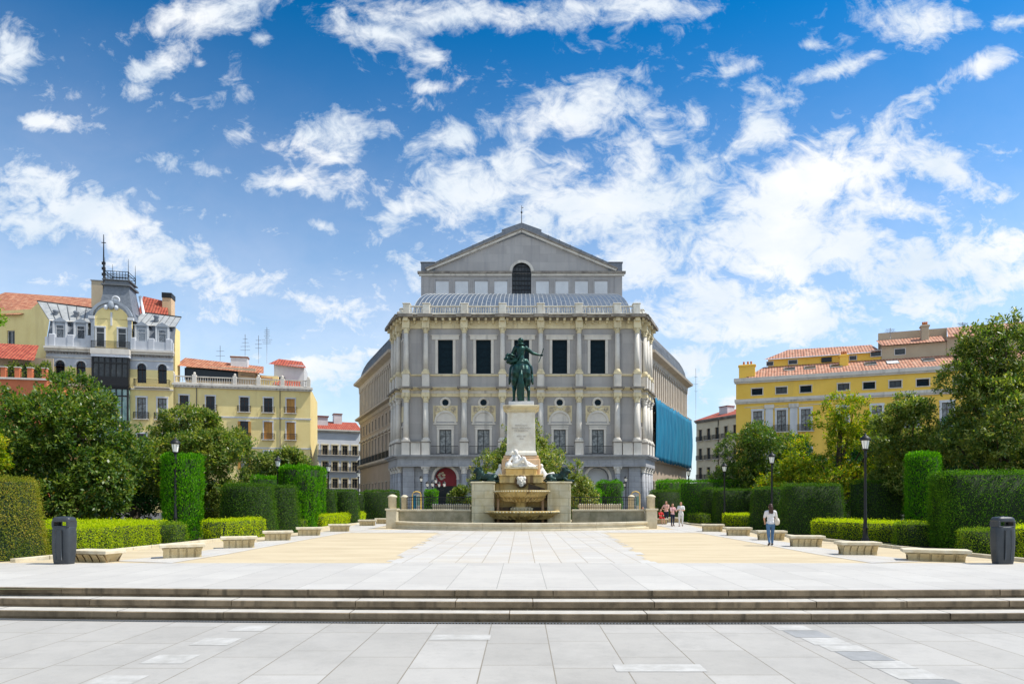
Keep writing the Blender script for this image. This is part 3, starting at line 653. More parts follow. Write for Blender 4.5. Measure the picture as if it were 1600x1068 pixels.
def window(parent, T, x, z0, w, h, y=.22, fm='darkwood', gm='glass', mull=1, trans=1, shut=None, name='window'):
    """frame mesh with a pane below it in the tree; T is the facade frame, x the centre, z0 the sill"""
    key = (round(w,2), round(h,2), fm, gm, mull, trans, shut)
    if key not in _wc:
        b = MB(); t = .07
        b.box(-w/2,-w/2+t,0,.08,0,h,M[fm]); b.box(w/2-t,w/2,0,.08,0,h,M[fm]); b.box(-w/2+t,w/2-t,0,.08,h-t,h,M[fm]); b.box(-w/2+t,w/2-t,0,.08,0,t,M[fm])
        for i in range(mull): xx = -w/2+w*(i+1)/(mull+1); b.box(xx-.035,xx+.035,.004,.084,t,h-t,M[fm])
        for i in range(trans): zz = h*(.72 if trans==1 else (i+1)/(trans+1)); b.box(-w/2+t,w/2-t,.008,.078,zz-.03,zz+.03,M[fm])
        if shut:
            for sg in (-1,1):
                b.box(sg*w*.25-w*.21, sg*w*.25+w*.21, -.01,.02, .06, h-.06, M[shut])
                for k in range(int(h/.16)): b.box(sg*w*.25-w*.19, sg*w*.25+w*.19, -.022,-.01, .1+k*.16, .1+k*.16+.05, M[shut])
        f = b.mesh('window')
        b = MB(); b.quad((-w/2+t/2,.05,t/2),(w/2-t/2,.05,t/2),(w/2-t/2,.05,h-t/2),(-w/2+t/2,.05,h-t/2), M[gm]); _wc[key] = (f, b.mesh('pane'))
    f, p = _wc[key]
    o = bpy.data.objects.new(name, f); COL.objects.link(o); o.parent = parent; o.matrix_local = T @ Matrix.Translation((x, y, z0))
    q = bpy.data.objects.new('pane', p); COL.objects.link(q); q.parent = o
    return o
_bc = {}
def balcony(parent, T, x, z, w, d=.55, h=1.0, slab='trim'):
    key = (round(w,2), d, h, slab)
    if key not in _bc:
        b = MB(); b.box(-w/2,w/2,-d,0,-.12,0,M[slab])
        b.box(-w/2,w/2,-d,-d+.04,h-.05,h,M['iron']); b.box(-w/2,w/2,-d,-d+.03,.06,.09,M['iron'])
        for sg in (-1,1): b.box(sg*w/2-.02,sg*w/2+.02,-d,0,h-.05,h,M['iron'])
        k = int(w/.13)
        for i in range(k+1): xx=-w/2+w*i/k; b.box(xx-.020,xx+.020,-d+.005,-d+.027,0,h-.05,M['iron'])
        for sg in (-1,1):
            for i in range(4): yy=-d*(i+.5)/4; b.box(sg*w/2-.011,sg*w/2+.011,yy-.011,yy+.011,0,h-.05,M['iron'])
        _bc[key] = b.mesh('balcony')
    o = bpy.data.objects.new('balcony', _bc[key]); COL.objects.link(o); o.parent = parent; o.matrix_local = T @ Matrix.Translation((x,0,z)); return o
def surround(b, x, z0, w, h, m, t=.16, p=.06, sill=True, top=True):
    b.box(x-w/2-t,x-w/2,-p,.0,z0,z0+h,m); b.box(x+w/2,x+w/2+t,-p,0,z0,z0+h,m)
    if top: b.box(x-w/2-t-.04,x+w/2+t+.04,-p-.03,0,z0+h,z0+h+t*1.2,m)
    if sill: b.box(x-w/2-t-.03,x+w/2+t+.03,-p-.05,0,z0-.1,z0,m)
def offset_path(path, d):
    P = [Vector((p[0],p[1])) for p in path]; out=[]
    nrm = []
    for a,b_ in zip(P[:-1],P[1:]): e=(b_-a).normalized(); nrm.append(Vector((e.y,-e.x)))
    for i,p in enumerate(P):
        if i==0: out.append(p+nrm[0]*d)
        elif i==len(P)-1: out.append(p+nrm[-1]*d)
        else:
            n=(nrm[i-1]+nrm[i]).normalized(); out.append(p+n*(d/max(n.dot(nrm[i]),.3)))
    return out
def band(b, path, prof, m, capends=True):
    """sweep a moulding profile [(out, z)...] along a plan path (outside on the right of travel)"""
    rows = [[(*p,z) for p in offset_path(path, o)] for o,z in prof]; n = len(path)
    vs = [v for r_ in rows for v in r_]; fs=[]
    for j in range(len(prof)-1):
        for i in range(n-1): fs.append((j*n+i, j*n+i+1, (j+1)*n+i+1, (j+1)*n+i))
    if capends: fs.append(tuple(j*n for j in range(len(prof)))); fs.append(tuple(j*n+n-1 for j in range(len(prof)-1,-1,-1)))
    b.add(vs, fs, m)
def balustrade(b, T, x0, x1, z0, z1, m, y=0., step=.30, post=None, r=.075):
    T0 = b.T; b.T = T0 @ T; h=z1-z0
    b.box(x0,x1,y-.16,y+.16,z0,z0+.16,m); b.box(x0,x1,y-.17,y+.17,z1-.14,z1,m)
    n = max(1,int((x1-x0)/step))
    for i in range(n):
        xx = x0+(x1-x0)*(i+.5)/n
        b.lathe([(r*.9,0),(r*.5,.1*h),(r*1.15,.32*h),(r*.5,.62*h),(r*.85,.8*h)], m, 6, (xx,y,z0+.15))
    b.T = T0
def column(b, x, y, z0, z1, r, m, mb_=None, mc=None, order='corinth', n=14):
    mb_=mb_ or m; mc=mc or m; h=z1-z0
    b.box(x-r*1.45,x+r*1.45,y-r*1.45,y+r*1.45,z0,z0+.16,mb_)
    b.lathe([(r*1.4,.0),(r*1.45,.08),(r*1.2,.16),(r*1.28,.24),(r*1.02,.34)], mb_, n, (x,y,z0+.16))
    cap = r*2.3
    b.lathe([(r,0),(r*1.0,h*.3),(r*.87,h-cap-.5)], m, n, (x,y,z0+.5))
    zc = z1-cap
    b.lathe([(r*.87,0),(r*1.08,.06),(r*.9,.12),(r*1.0,cap*.4),(r*1.1,cap*.45),(r*1.0,cap*.5),(r*1.35,cap*.85)], mc, n, (x,y,zc))
    for sx in (-1,1):
        for sy in (-1,1): b.ell((x+sx*r*1.05,y+sy*r*1.05,zc+cap*.74),(r*.34,r*.34,r*.36), mc, n=6)
    b.box(x-r*1.4,x+r*1.4,y-r*1.4,y+r*1.4,z1-cap*.13,z1,mc)

# ------------------------------------------------------------------ the theatre
TH = thing('theatre', 'grand grey theatre with columned facade, pediment and rounded zinc roof behind the fountain', 'theatre', (0,87,0))
Fr = Matrix.Identity(4)
FP = [(-17.5,6),(-15.25,0),(15.25,0),(17.5,6)]
cxs = [-12.32,-7.39,-2.46,2.46,7.39,12.32]; bays = [-9.86,-4.93,0,4.93,9.86]
CL, CLn = frame((-17.5,6),(-15.25,0)); CR, CRn = frame((15.25,0),(17.5,6))
WLf, WLn = frame((-29.1,34),(-17.3,6)); WRf, WRn = frame((17.3,6),(29.7,34))
# ground floor wall with five arches
b = MB(); hs_ = [(x-1.45,x+1.45,0,6.1) for x in bays]
wall_holes(b, 30.5, 0, 6.3, hs_, M['granite'], 1.1, 0, -15.25)
for x in bays: arch_fill(b, x, 1.45, 4.65, 0, M['granite'], 1.1, ztop=6.1)
for x in bays: ring_arch(b, x, 1.47, 1.80, 4.65, -.09, .02, M['trim']); 
for x in bays:
    for sg in (-1,1): b.box(x+sg*1.635-.165,x+sg*1.635+.165,-.085,.0,0,4.65,M['granite']); b.box(x+sg*1.635-.21,x+sg*1.635+.21,-.13,.0,4.5,4.66,M['trim'])
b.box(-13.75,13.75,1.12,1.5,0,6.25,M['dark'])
for T,ln in ((CL,CLn),(CR,CRn)):
    b.T = T; hh = [(.55,1.95,.0,5.2),(2.45,3.85,0,5.2),(4.4,5.8,0,5.2)]
    wall_holes(b, ln, 0, 6.3, [(a,c,e,f) for a,c,e,f in hh], M['granite'], .9)
    b.box(.3,ln-.3,.92,1.2,0,5.8,M['shutter'])
b.T = Fr
for i in range(9):      # rusticated joints
    z = .7*i+.35
for x in (-14.6,14.6): b.bbox(x-.75,x+.75,-.35,.0,0,6.2,M['granite'],.03)
b.build('ground_floor_wall', TH)
# columns of the ground floor
for x in cxs:
    b = MB(); column(b, x, -.55, 0, 6.15, .40, M['granite'], M['granite'], M['trim']); b.build('column', TH)
for T,ln in ((CL,CLn),(CR,CRn)):
    for sx in (.25, 2.2, 4.1, 6.0):
        b = MB(); b.T = T; column(b, sx, -.42, 0, 6.15, .34, M['granite'], M['granite'], M['trim'], n=10); b.build('column', TH)
# ground entablature and terrace
b = MB(); band(b, FP, [(-.02,6.15),(.95,6.15),(.95,6.55),(.90,6.56),(.90,7.15),(1.1,7.2),(1.15,7.35),(1.45,7.42),(1.5,7.6),(-.3,7.62)], M['granite'])
b.build('terrace_cornice', TH)
# posters in the arches
b = MB()
def half_disc(b, x, r, z, y, m, n=16): b.add([(x,y,z)]+[(x+r*math.cos(math.pi*i/n),y,z+r*math.sin(math.pi*i/n)) for i in range(n+1)], [(0,i+1,i+2) for i in range(n)], m)
half_disc(b, bays[0], 1.4, 4.65, .9, M['red']); b.quad((bays[0]-1.4,.9,3.7),(bays[0]+1.4,.9,3.7),(bays[0]+1.4,.9,4.65),(bays[0]-1.4,.9,4.65), M['red'])
o = b.build('poster_panel', TH); o['label'] = 'arched dark red poster filling the top of the leftmost arch'
b = MB()
for k,(dx,dz,rr) in enumerate(((-.75,.95,.34),(-.35,.72,.36),(-.85,.38,.36),(-.45,1.1,.25),(-.62,.1,.4),(-.95,.7,.3),(-.3,.3,.3))):
    b.ell((bays[0]+dx,.885,4.55+dz*.8),(rr*.7,.012,rr*.4), M['cream'] if k%2 else M['wingtrim'], n=10)
b.build('poster_figures', TH)
b = MB(); half_disc(b, bays[4], 1.4, 4.65, .9, M['offwhite_flat']); b.quad((bays[4]-1.4,.9,3.3),(bays[4]+1.4,.9,3.3),(bays[4]+1.4,.9,4.65),(bays[4]-1.4,.9,4.65), M['offwhite_flat'])
o = b.build('arch_panel', TH); o['label'] = 'blank off-white panel filling the top of the rightmost arch'
# first floor wall
b = MB(); hs_ = [(x-.78,x+.78,7.9,10.95) for x in bays]
wall_holes(b, 30.5, 7.6, 15.2, hs_, M['grey'], .35, 0, -15.25)
hs2 = [(x-.97,x+.97,18.2,22.55) for x in bays]
wall_holes(b, 30.5, 16.2, 24.0, hs2, M['grey'], .4, 0, -15.25)
for T,ln in ((CL,CLn),(CR,CRn)):
    b.T = T
    wall_holes(b, ln, 7.6, 15.2, [(1.25,2.15,8.0,11.2),(3.3,4.2,8,11.2),(5.3,6.1,8,11.2)], M['grey'], .4); wall_holes(b, ln, 16.2, 24.0, [(1.25,2.15,18.2,22.5),(3.3,4.2,18.2,22.5),(5.3,6.1,18.2,22.5)], M['grey'], .4)
b.T = Fr
# recessed flat panels between columns: edges of pilaster strips
for x in bays:
    for sg in (-1,1): b.box(x+sg*1.62-.1,x+sg*1.62+.1,-.05,0,9.4,15.0,M['grey']); b.box(x+sg*1.62-.1,x+sg*1.62+.1,-.05,0,18.1,23.2,M['grey'])
    b.box(x-2.0,x+2.0,-.04,0,22.95,23.1,M['grey'])
for sg in (-1,1): b.box(sg*13.8-.9,sg*13.8+.9,-.05,0,9.6,15.0,M['grey']); b.box(sg*13.8-.9,sg*13.8+.9,-.05,0,18.1,23.4,M['grey'])
b.build('upper_wall', TH)
for x in bays:
    b = MB(); surround(b, x, 7.9, 1.56, 3.05, M['trim'], .30, .10, sill=False); b.box(x-1.15,x+1.15,-.16,0,11.35,11.5,M['trim']); b.build('door_surround', TH)
    o = window(TH, Matrix.Translation((0,0,0)), x, 7.9, 1.56, 3.05, .18, 'iron', 'curtain', 1, 1, name='balcony_door')
    # lunette with carved relief
    b = MB(); z0 = 11.65
    ring_arch(b, x, 1.18, 1.42, 12.0, -.14, 0, M['trim']); b.box(x-1.55,x+1.55,-.12,0,11.62,11.82,M['trim'])
    for sg in (-1,1): b.box(x+sg*1.30-.12,x+sg*1.30+.12,-.139,0,11.82,12.0,M['trim'])
    half_disc(b, x, 1.18, 12.0, -.012, M['trim'])
    b.build('lunette', TH)
    b = MB(); rg = random.Random(int(x*10))
    wall_holes(b, 3.0, 12.05, 13.95, [], M['cream'], 0, -.02, x-1.5) if False else None
    n=20
    for i in range(n):      # relief slab above the arch
        a0=math.pi*i/n; a1=math.pi*(i+1)/n; xa=x+1.43*math.cos(a0); xb=x+1.43*math.cos(a1); b.quad((xb,-.05,12.0+1.43*math.sin(a1)),(xa,-.05,12.0+1.43*math.sin(a0)),(xa,-.05,13.95),(xb,-.05,13.95),M['cream'])
    for sg in (-1,1): b.box(x+sg*1.5-.08,x+sg*1.5+.08,-.12,0,12.0,14.0,M['cream'])
    b.box(x-1.58,x+1.58,-.13,0,13.92,14.06,M['cream'])
    for i in range(46):
        a = rg.uniform(0,math.pi); rr = rg.uniform(1.5,2.1); px_=x+rr*math.cos(a); pz=12.0+rr*math.sin(a)
        if abs(px_-x)>1.4 or pz>13.85: continue
        b.ell((px_,-.07,pz),(rg.uniform(.07,.16),.09,rg.uniform(.07,.16)),M['cream'],n=6)
    for sg in (-1,1):
        for k in range(3): ring_arch(b, x+sg*(1.05), .10+.09*k, .15+.09*k, 13.55, -.13, -.04, M['wingtrim'], 10, 0, 2*math.pi)
    b.build('carved_relief', TH)
    b = MB(); b.T = Matrix.Translation((x,0,14.45)) @ Matrix.Rotation(R(90),4,'X')
    b.lathe([(.42,.0),(.42,.08),(.62,.14),(.72,.08),(.74,0)], M['trim'], 20); b.T = Fr; b.build('oculus_ring', TH)
    b = MB(); b.add([(x+.44*math.cos(2*math.pi*i/20),-.02,14.45+.44*math.sin(2*math.pi*i/20)) for i in range(20)], [tuple(range(20))], M['shutter']); b.build('oculus', TH)
    # upper windows
    b = MB(); surround(b, x, 18.2, 1.94, 4.35, M['trim'], .34, .10, sill=False, top=False); b.box(x-1.75,x+1.75,-.14,0,22.56,23.1,M['trim']); b.box(x-1.85,x+1.85,-.2,0,23.1,23.2,M['trim']); b.build('window_surround', TH)
    window(TH, Fr, x, 18.2, 1.94, 4.35, .22, 'shutter', 'shutter', 0, 3)
for T,ln in ((CL,CLn),(CR,CRn)):
    for xx,ww in ((1.7,.9),(3.75,.9),(5.7,.8)):
        window(TH, T, xx, 8.0, ww, 3.2, .25, 'iron', 'glass', 1, 1); window(TH, T, xx, 18.2, ww, 4.3, .25, 'shutter', 'shutter', 0, 3)
    for xx in (1.7,3.75,5.7):
        surr(TH,T,xx, 8.0, .9, 3.2, M['trim'], .2, .08, False); surr(TH,T,xx, 18.2, .9, 4.3, M['trim'], .2, .08, False)
        b = MB(); b.T = T; b.box(xx-.55,xx+.55,-.08,-.005,12,14,M['cream']); b.build('carved_relief', TH)
# columns: first and second floor, on pedestals
allc = [(Fr,x,-.52) for x in cxs+[-14.85,14.85]] + [(CL,s_,-.36) for s_ in (.45,2.7,4.7)] + [(CR,s_,-.36) for s_ in (1.7,3.7,5.95)]
for T,x,y in allc:
    b = MB(); b.T = T
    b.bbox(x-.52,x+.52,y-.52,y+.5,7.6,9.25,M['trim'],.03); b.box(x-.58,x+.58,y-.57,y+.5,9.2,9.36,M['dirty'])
    column(b, x, y, 9.36, 15.22, .37, M['trim'], M['trim'], M['cream'] if T is Fr else M['trim']); b.build('column', TH)
    b = MB(); b.T = T
    b.bbox(x-.46,x+.46,y-.42,y+.5,16.32,18.0,M['trim'],.03); b.box(x-.52,x+.52,y-.47,y+.5,18.0,18.15,M['cream'])
    column(b, x, y, 18.15, 24.0, .32, M['trim'], M['cream'], M['cream']); b.build('column', TH)
# entablatures
b = MB()
band(b, FP, [(-.02,15.2),(.10,15.2),(.12,15.55),(.16,15.62)], M['cream'])
band(b, FP, [(.08,15.62),(.08,16.0)], M['trim'])
band(b, FP, [(.08,16.0),(.3,16.05),(.35,16.2),(.60,16.26),(.62,16.36),(-.2,16.38)], M['cream'])
band(b, FP, [(-.01,17.85),(.12,17.9),(.14,18.1),(-.02,18.14)], M['cream'])
for T,x,y in allc:      # entablature breaks forward over every column
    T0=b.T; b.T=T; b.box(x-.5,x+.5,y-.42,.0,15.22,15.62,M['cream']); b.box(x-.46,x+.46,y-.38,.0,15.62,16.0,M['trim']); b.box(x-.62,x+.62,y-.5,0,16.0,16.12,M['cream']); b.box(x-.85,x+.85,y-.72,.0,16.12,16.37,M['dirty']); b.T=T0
b.build('middle_entablature', TH)
b = MB()
band(b, FP, [(-.02,24.0),(.14,24.0),(.16,24.3),(.2,24.36),(.12,24.37),(.12,25.0)], M['cream'])
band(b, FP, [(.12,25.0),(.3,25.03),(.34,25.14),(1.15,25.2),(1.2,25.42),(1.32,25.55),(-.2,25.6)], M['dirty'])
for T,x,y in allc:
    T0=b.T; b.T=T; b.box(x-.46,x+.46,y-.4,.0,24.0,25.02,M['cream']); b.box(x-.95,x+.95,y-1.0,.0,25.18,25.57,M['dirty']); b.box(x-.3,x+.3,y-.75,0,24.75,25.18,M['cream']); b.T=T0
b.build('upper_entablature', TH)
for T,x0,x1 in ((Fr,-15.6,15.6),(CL,.2,CLn-.4),(CR,.4,CRn-.2)):
    n=int((x1-x0)/.9)
    for i in range(n+1):
        x=x0+(x1-x0)*i/n; b=MB(); b.T=T; b.box(x-.14,x+.14,-.95,-.1,24.88,25.17,M['cream']); b.box(x-.13,x+.13,-.45,-.1,24.62,24.88,M['cream']); b.build('modillion', TH)
# parapet with balusters
px_ = [-14.85]+cxs+[14.85]
b = MB(); band(b, FP, [(.25,25.58),(.25,25.85),(-.35,25.85)], M['marble']); b.build('parapet_base', TH)
for i in range(len(px_)-1):
    b = MB(); balustrade(b, Fr, px_[i]+.42, px_[i+1]-.42, 25.85, 26.95, M['marble'], -.02); b.build('balustrade', TH)
for x in px_:
    b = MB(); b.bbox(x-.44,x+.44,-.42,.42,25.85,27.1,M['marble'],.03); b.bbox(x-.52,x+.52,-.5,.5,27.1,27.24,M['marble'],.03); b.build('parapet_post', TH)
for T,ln in ((CL,CLn),(CR,CRn)):
    for sx in (1.6,3.6,5.4):
        b = MB(); b.T=T; b.bbox(sx-.4,sx+.4,-.3,.4,25.85,26.75,M['marble'],.03); b.bbox(sx-.46,sx+.46,-.36,.46,26.75,26.88,M['marble'],.03); b.build('parapet_post', TH)
    b = MB(); b.T=T; b.box(.3,ln-.3,-.1,.25,25.85,26.3,M['marble']); b.build('parapet_wall', TH)
# terrace railing in front of the first floor
for i in range(len(cxs)-1):
    b = MB(); x0,x1 = cxs[i]+.72, cxs[i+1]-.72
    b.box(x0,x1,-1.12,-1.07,8.72,8.78,M['iron']); b.box(x0,x1,-1.11,-1.08,7.75,7.79,M['iron']); n=int((x1-x0)/.16)
    for k in range(n+1): xx=x0+(x1-x0)*k/n; b.box(xx-.013,xx+.013,-1.108,-1.082,7.62,8.72,M['iron'])
    b.build('terrace_railing', TH)
for x0,x1 in ((-14.2,-12.95),(12.95,14.2)):
    b = MB(); b.bbox(x0,x1,-1.1,-.7,7.62,9.2,M['trim'],.03); b.box(x0-.1,x1+.1,-1.2,-.6,9.2,9.34,M['dirty']); b.build('terrace_parapet', TH)
# core of the block and flat roof
b = MB(); b.prism([(-17.2,6.2),(-15.1,1.6),(15.1,1.6),(17.2,6.2),(17.2,30),(-17.2,30)], .01, 25.6, M['grey']); b.build('inner_block', TH)
# long side wings
def wing(T, ln, left):
    b = MB(); n=11; sp = ln/n
    H=[]
    for i in range(n):
        xc = sp*(i+.5)
        H += [(xc-.45,xc+.45,2.0,4.6),(xc-.55,xc+.55,8.2,11.6),(xc-.5,xc+.5,13.0,14.7)]
    b.T = T; wall_holes(b, ln, 0, 16.0, H, M['wing'], .35); wall_holes(b, ln, 16.0, 22.0, [], M['wing'], .3, .35)
    # end return wall
    b.add([(0,0,0),(0,8,0),(0,8,22),(0,0,22)] if left else [(ln,0,0),(ln,8,0),(ln,8,22),(ln,0,22)], [(0,1,2,3)], M['wing'])
    b.T = Fr; b.build('wing_wall', TH)
    b = MB(); b.T = T
    P = [(0,0),(ln,0)]
    band(b, P, [(0,7.4),(.3,7.45),(.55,7.7),(.55,7.95),(0,8.0)], M['wingtrim']); band(b, P, [(0,12.2),(.12,12.25),(.15,12.4),(0,12.42)], M['wingtrim'])
    band(b, P, [(0,15.4),(.15,15.5),(.3,15.9),(.9,16.05),(.95,16.3),(0,16.4)], M['wingtrim'])
    band(b, P, [(-.35,21.4),(.2,21.4),(.25,22.0),(.5,22.1),(1.1,22.3),(1.2,22.6),(-.5,22.8)], M['wingtrim'])
    for i in range(n):
        xc=sp*(i+.5); surround(b, xc, 8.2, 1.1, 3.4, M['wingtrim'], .16, .08, False); b.box(xc-.85,xc+.85,-.3,0,11.95,12.15,M['wingtrim']); surround(b, xc, 13.0, 1.0, 1.7, M['wingtrim'], .12, .05); surround(b, xc, 2.0, .9, 2.6, M['wingtrim'], .12, .05)
    b.build('wing_mouldings', TH)
    k = n*2
    for i in range(k+1):        # attic colonnade
        xx = .35+(ln-.7)*i/k; b = MB(); b.T=T; b.bbox(xx-.27,xx+.27,-.12,.34,16.38,21.4,M['wingtrim'],.03); b.box(xx-.35,xx+.35,-.2,.34,20.95,21.4,M['wingtrim']); b.box(xx-.35,xx+.35,-.2,.34,16.38,16.7,M['wingtrim']); b.build('attic_pilaster', TH)
    for i in range(n):
        xc=sp*(i+.5); window(TH, T, xc, 2.0, .9, 2.6, .25, 'darkwood', 'glass'); window(TH, T, xc, 8.2, 1.1, 3.4, .25, 'darkwood', 'glass'); window(TH, T, xc, 13.0, 1.0, 1.7, .25, 'darkwood', 'glass')
    for i in range(n):
        if left: balcony(TH, T, sp*(i+.5), 8.0, sp-.5, .5, 1.0, 'wingtrim')
wing(WLf, WLn, True); wing(WRf, WRn, False)
# roofs of the wings: curved sheets with standing seams and rounded far ends
def vault(b, T, ln, depth, z0, h, m, n=12, seams=True, endcut=(0,0), step=.9):
    """quarter-ellipse roof rising away from the facade; the ends lean in with the curve"""
    k = max(2,int(ln/step)); rows=[]
    for j in range(n+1):
        t = math.pi/2*j/n; y = depth*(1-math.cos(t)); z = z0+h*math.sin(t)
        a = endcut[0]*(1-math.cos(t)); c = endcut[1]*(1-math.cos(t)); rows.append([(a+(ln-a-c)*i/k, y, z) for i in range(k+1)])
    vs=[v for r_ in rows for v in r_]; fs=[]; K=k+1
    for j in range(n):
        for i in range(k): fs.append((j*K+i,j*K+i+1,(j+1)*K+i+1,(j+1)*K+i))
    b.add(vs, fs, m, True, T=T)
    if seams:
        for i in range(k+1): b.tube([rows[j][i] for j in range(n+1)], .045, M['whitezinc'] if m is M['zinc'] else m, 4, T=T)
    for side,c in ((0,endcut[0]),(-1,endcut[1])):   # curved hip faces
        if c:
            e=[rows[j][side] for j in range(n+1)]; x = 0 if side==0 else ln
            b.add(e+[(p[0] if False else x,depth*1.0,z0) for p in e[:1]]+[(x,depth,z0)], [(j+1,j,n+1) if side==0 else (j,j+1,n+1) for j in range(n)], m, True, T=T)
    tp = rows[-1]; b.add([tp[0],tp[-1],(ln,depth*2.5,z0+h),(0,depth*2.5,z0+h)], [(0,1,2,3)], m, T=T)
b = MB(); vault(b, WLf, WLn-1.2, 9, 22.7, 7.6, M['leadroof'], endcut=(4.5,0)); b.build('wing_roof', TH)
b = MB(); T2 = WRf @ Matrix.Translation((1.2,0,0)); vault(b, T2, WRn-1.2, 9, 22.7, 7.6, M['leadroof'], endcut=(0,4.5)); b.build('wing_roof', TH)
# front rounded zinc roof
b = MB(); T = Matrix.Translation((-15.0,4.2,0)); vault(b, T, 30.0, 12.5, 25.6, 7.1, M['zinc'], 14, endcut=(3.2,3.2), step=.62)
b.build('rounded_zinc_roof', TH)
# stage tower with pediment (its front 18 m behind the facade)
TY = 18.0
b = MB()
wall_holes(b, 31.4, 20, 37.3, [(-1.5,1.5,32.5,37.3)], M['grey'], .5, TY, -15.7)
zs=37.45
# tympanum with the arch head of the window cut out
n=14; ar=1.5; pts=[]
tri = lambda x: 37.3 + (43.6-37.3)*(1-abs(x)/15.0)
xsT = [-15.0,-10,-5,-1.5]+[ -1.5+3*i/n for i in range(1,n)]+[1.5,5,10,15.0]
for a,c in zip(xsT[:-1],xsT[1:]):
    za = 37.3+math.sqrt(max(ar*ar-a*a,0))*1.15; zc = 37.3+math.sqrt(max(ar*ar-c*c,0))*1.15
    b.quad((a,TY,za),(c,TY,zc),(c,TY,tri(c)),(a,TY,tri(a)), M['grey'])
b.box(-15.7,-15.69,TY,TY+32,20,38,M['grey']); b.box(15.69,15.7,TY,TY+32,20,38,M['grey'])
for sg in (-1,1): b.box(sg*15.1-.6,sg*15.1+.6,TY-.1,TY,20,37.2,M['grey'])
b.build('stage_tower_wall', TH)
for sg in (-1,1):
    for i in range(4):
        xc = sg*(3.1+i*3.05)+sg*.15
        b = MB(); b.box(xc-1.02,xc+1.02,TY-.05,TY,32,35.95,M['whitewall'])
        for q in (-1,1): b.box(xc+q*1.2-.09,xc+q*1.2+.09,TY-.12,TY,32,36.2,M['grey'])
        b.box(xc-1.29,xc+1.29,TY-.12,TY,36.2,36.38,M['grey']); b.build('blind_panel', TH)
b = MB()
for sg in (-1,1): b.box(min(sg*1.55,sg*16.2),max(sg*1.55,sg*16.2),TY-.55,TY,37.1,37.45,M['dirty']); b.box(min(sg*1.55,sg*16.0),max(sg*1.55,sg*16.0),TY-.35,TY,36.8,37.1,M['trim'])
for sg in (-1,1):   # raking cornices
    L_ = math.hypot(14.7,6.1); an = math.atan2(6.1,14.7)
    T = Matrix.Translation((sg*14.7,0,37.45)) @ Matrix.Scale(-sg,4,(1,0,0)) @ Matrix.Rotation(-an,4,'Y')
    b.box(0,L_+.1,TY-.5,TY+.2,.02,.34,M['trim'],T=T); b.box(-.1,L_+.15,TY-.7,TY+.2,.34,.52,M['dirty'],T=T)
    b.box(min(sg*13.5,sg*15.7),max(sg*13.5,sg*15.7),TY-.15,TY+31,37.46,38.85,M['slate']); b.box(min(sg*13.5,sg*15.8),max(sg*13.5,sg*15.8),TY-.25,TY+31,38.85,38.98,M['leadroof'])
b.build('pediment', TH)
b = MB(); P=[(-13.5,38.4),(-13.5,38.95),(-3.1,43.6),(-3.1,44.0),(0,45.1),(3.1,44.0),(3.1,43.6),(13.5,38.95),(13.5,38.4),(0,43.4)]
n=len(P); b.add([(x,TY-.2,z) for x,z in P]+[(x,TY+31,z) for x,z in P],[(0,1,2,9),(2,3,4,5,6,9),(6,7,8,9)]+[(i,(i+n),(i+1)%n+n,(i+1)%n) for i in range(n)],M['slate'])
for sg in (-1,1):
    for k in range(6): x=sg*(4.2+k*1.7); z=38.95+(13.5-abs(x))/10.4*4.65; b.box(x-.05,x+.05,TY-.24,TY+30,z-.6,z+.06,M['leadroof'])
b.build('stage_roof', TH)
b = MB(); ring_arch(b, 0, 1.55, 1.95, 37.35, TY-.15, TY, M['trim']); b.build('arch_moulding', TH)
b = MB(); b.box(-1.5,1.5,TY+.3,TY+.35,32.5,37.4,M['iron']) if False else None
for i in range(7): xx=-1.45+2.9*i/6; zt=37.3+math.sqrt(max(1.5**2-xx*xx,0))*1.12; b.box(xx-.06,xx+.06,TY+.22,TY+.32,32.5,zt,M['iron'])
for k in range(9): z=32.6+.72*k; hw=1.5 if z<37.3 else math.sqrt(max(1.5**2-((z-37.3)/1.15)**2,.01)); b.box(-hw,hw,TY+.21,TY+.31,z-.05,z+.05,M['iron'])
o = b.build('arched_window', TH)
b = MB(); b.add([(-1.55,TY+.36,32.3),(1.55,TY+.36,32.3)]+[(1.55*math.cos(math.pi*i/14),TY+.36,37.3+1.78*math.sin(math.pi*i/14)) for i in range(15)], [tuple(range(17))], M['greenglass_dark'] if 'greenglass_dark' in M else M['glass']); q=b.build('pane', o)
b = MB(); b.tube([(0,TY+1,45.3),(0,TY+1,48.3)], [.07,.03], M['iron'], 6); b.ell((0,TY+1,47.2),(.16,.16,.16),M['iron'],n=8); b.box(-.02,.3,TY+.99,TY+1.01,47.9,48.0,M['iron']); b.build('lightning_rod', TH)
for sg in (-1,1):
    pass
# blue protective sheet hung on the right wing
b = MB(); n=90; rows=12; xs0, xs1 = 1.0, WRn+.1
vs=[]; fs=[]
for j in range(rows+1):
    for i in range(n+1):
        x = xs0+(xs1-xs0)*i/n; t=j/rows; z = 16.05-(16.05-7.45)*t + .12*math.sin(i*.9)*(1 if j in (0,rows) else 0)
        y = -.95-.10*math.sin(i*.75+math.sin(j*.8)*.5)-.05*math.sin(i*2.1+j*.4)-.18*math.sin(t*math.pi)
        vs.append((x,y,z))
for j in range(rows):
    for i in range(n): fs.append((j*(n+1)+i,(j+1)*(n+1)+i,(j+1)*(n+1)+i+1,j*(n+1)+i+1))
b.add(vs, fs, M['tarp'], True)
o = b.build('protective_sheet'); o.matrix_world = Matrix.Translation((0,87,0)) @ WRf
tag(o, 'bright blue protective sheet hanging over the right side wing of the theatre', 'tarpaulin')
sm = o.modifiers.new('thick','SOLIDIFY'); sm.thickness = .03
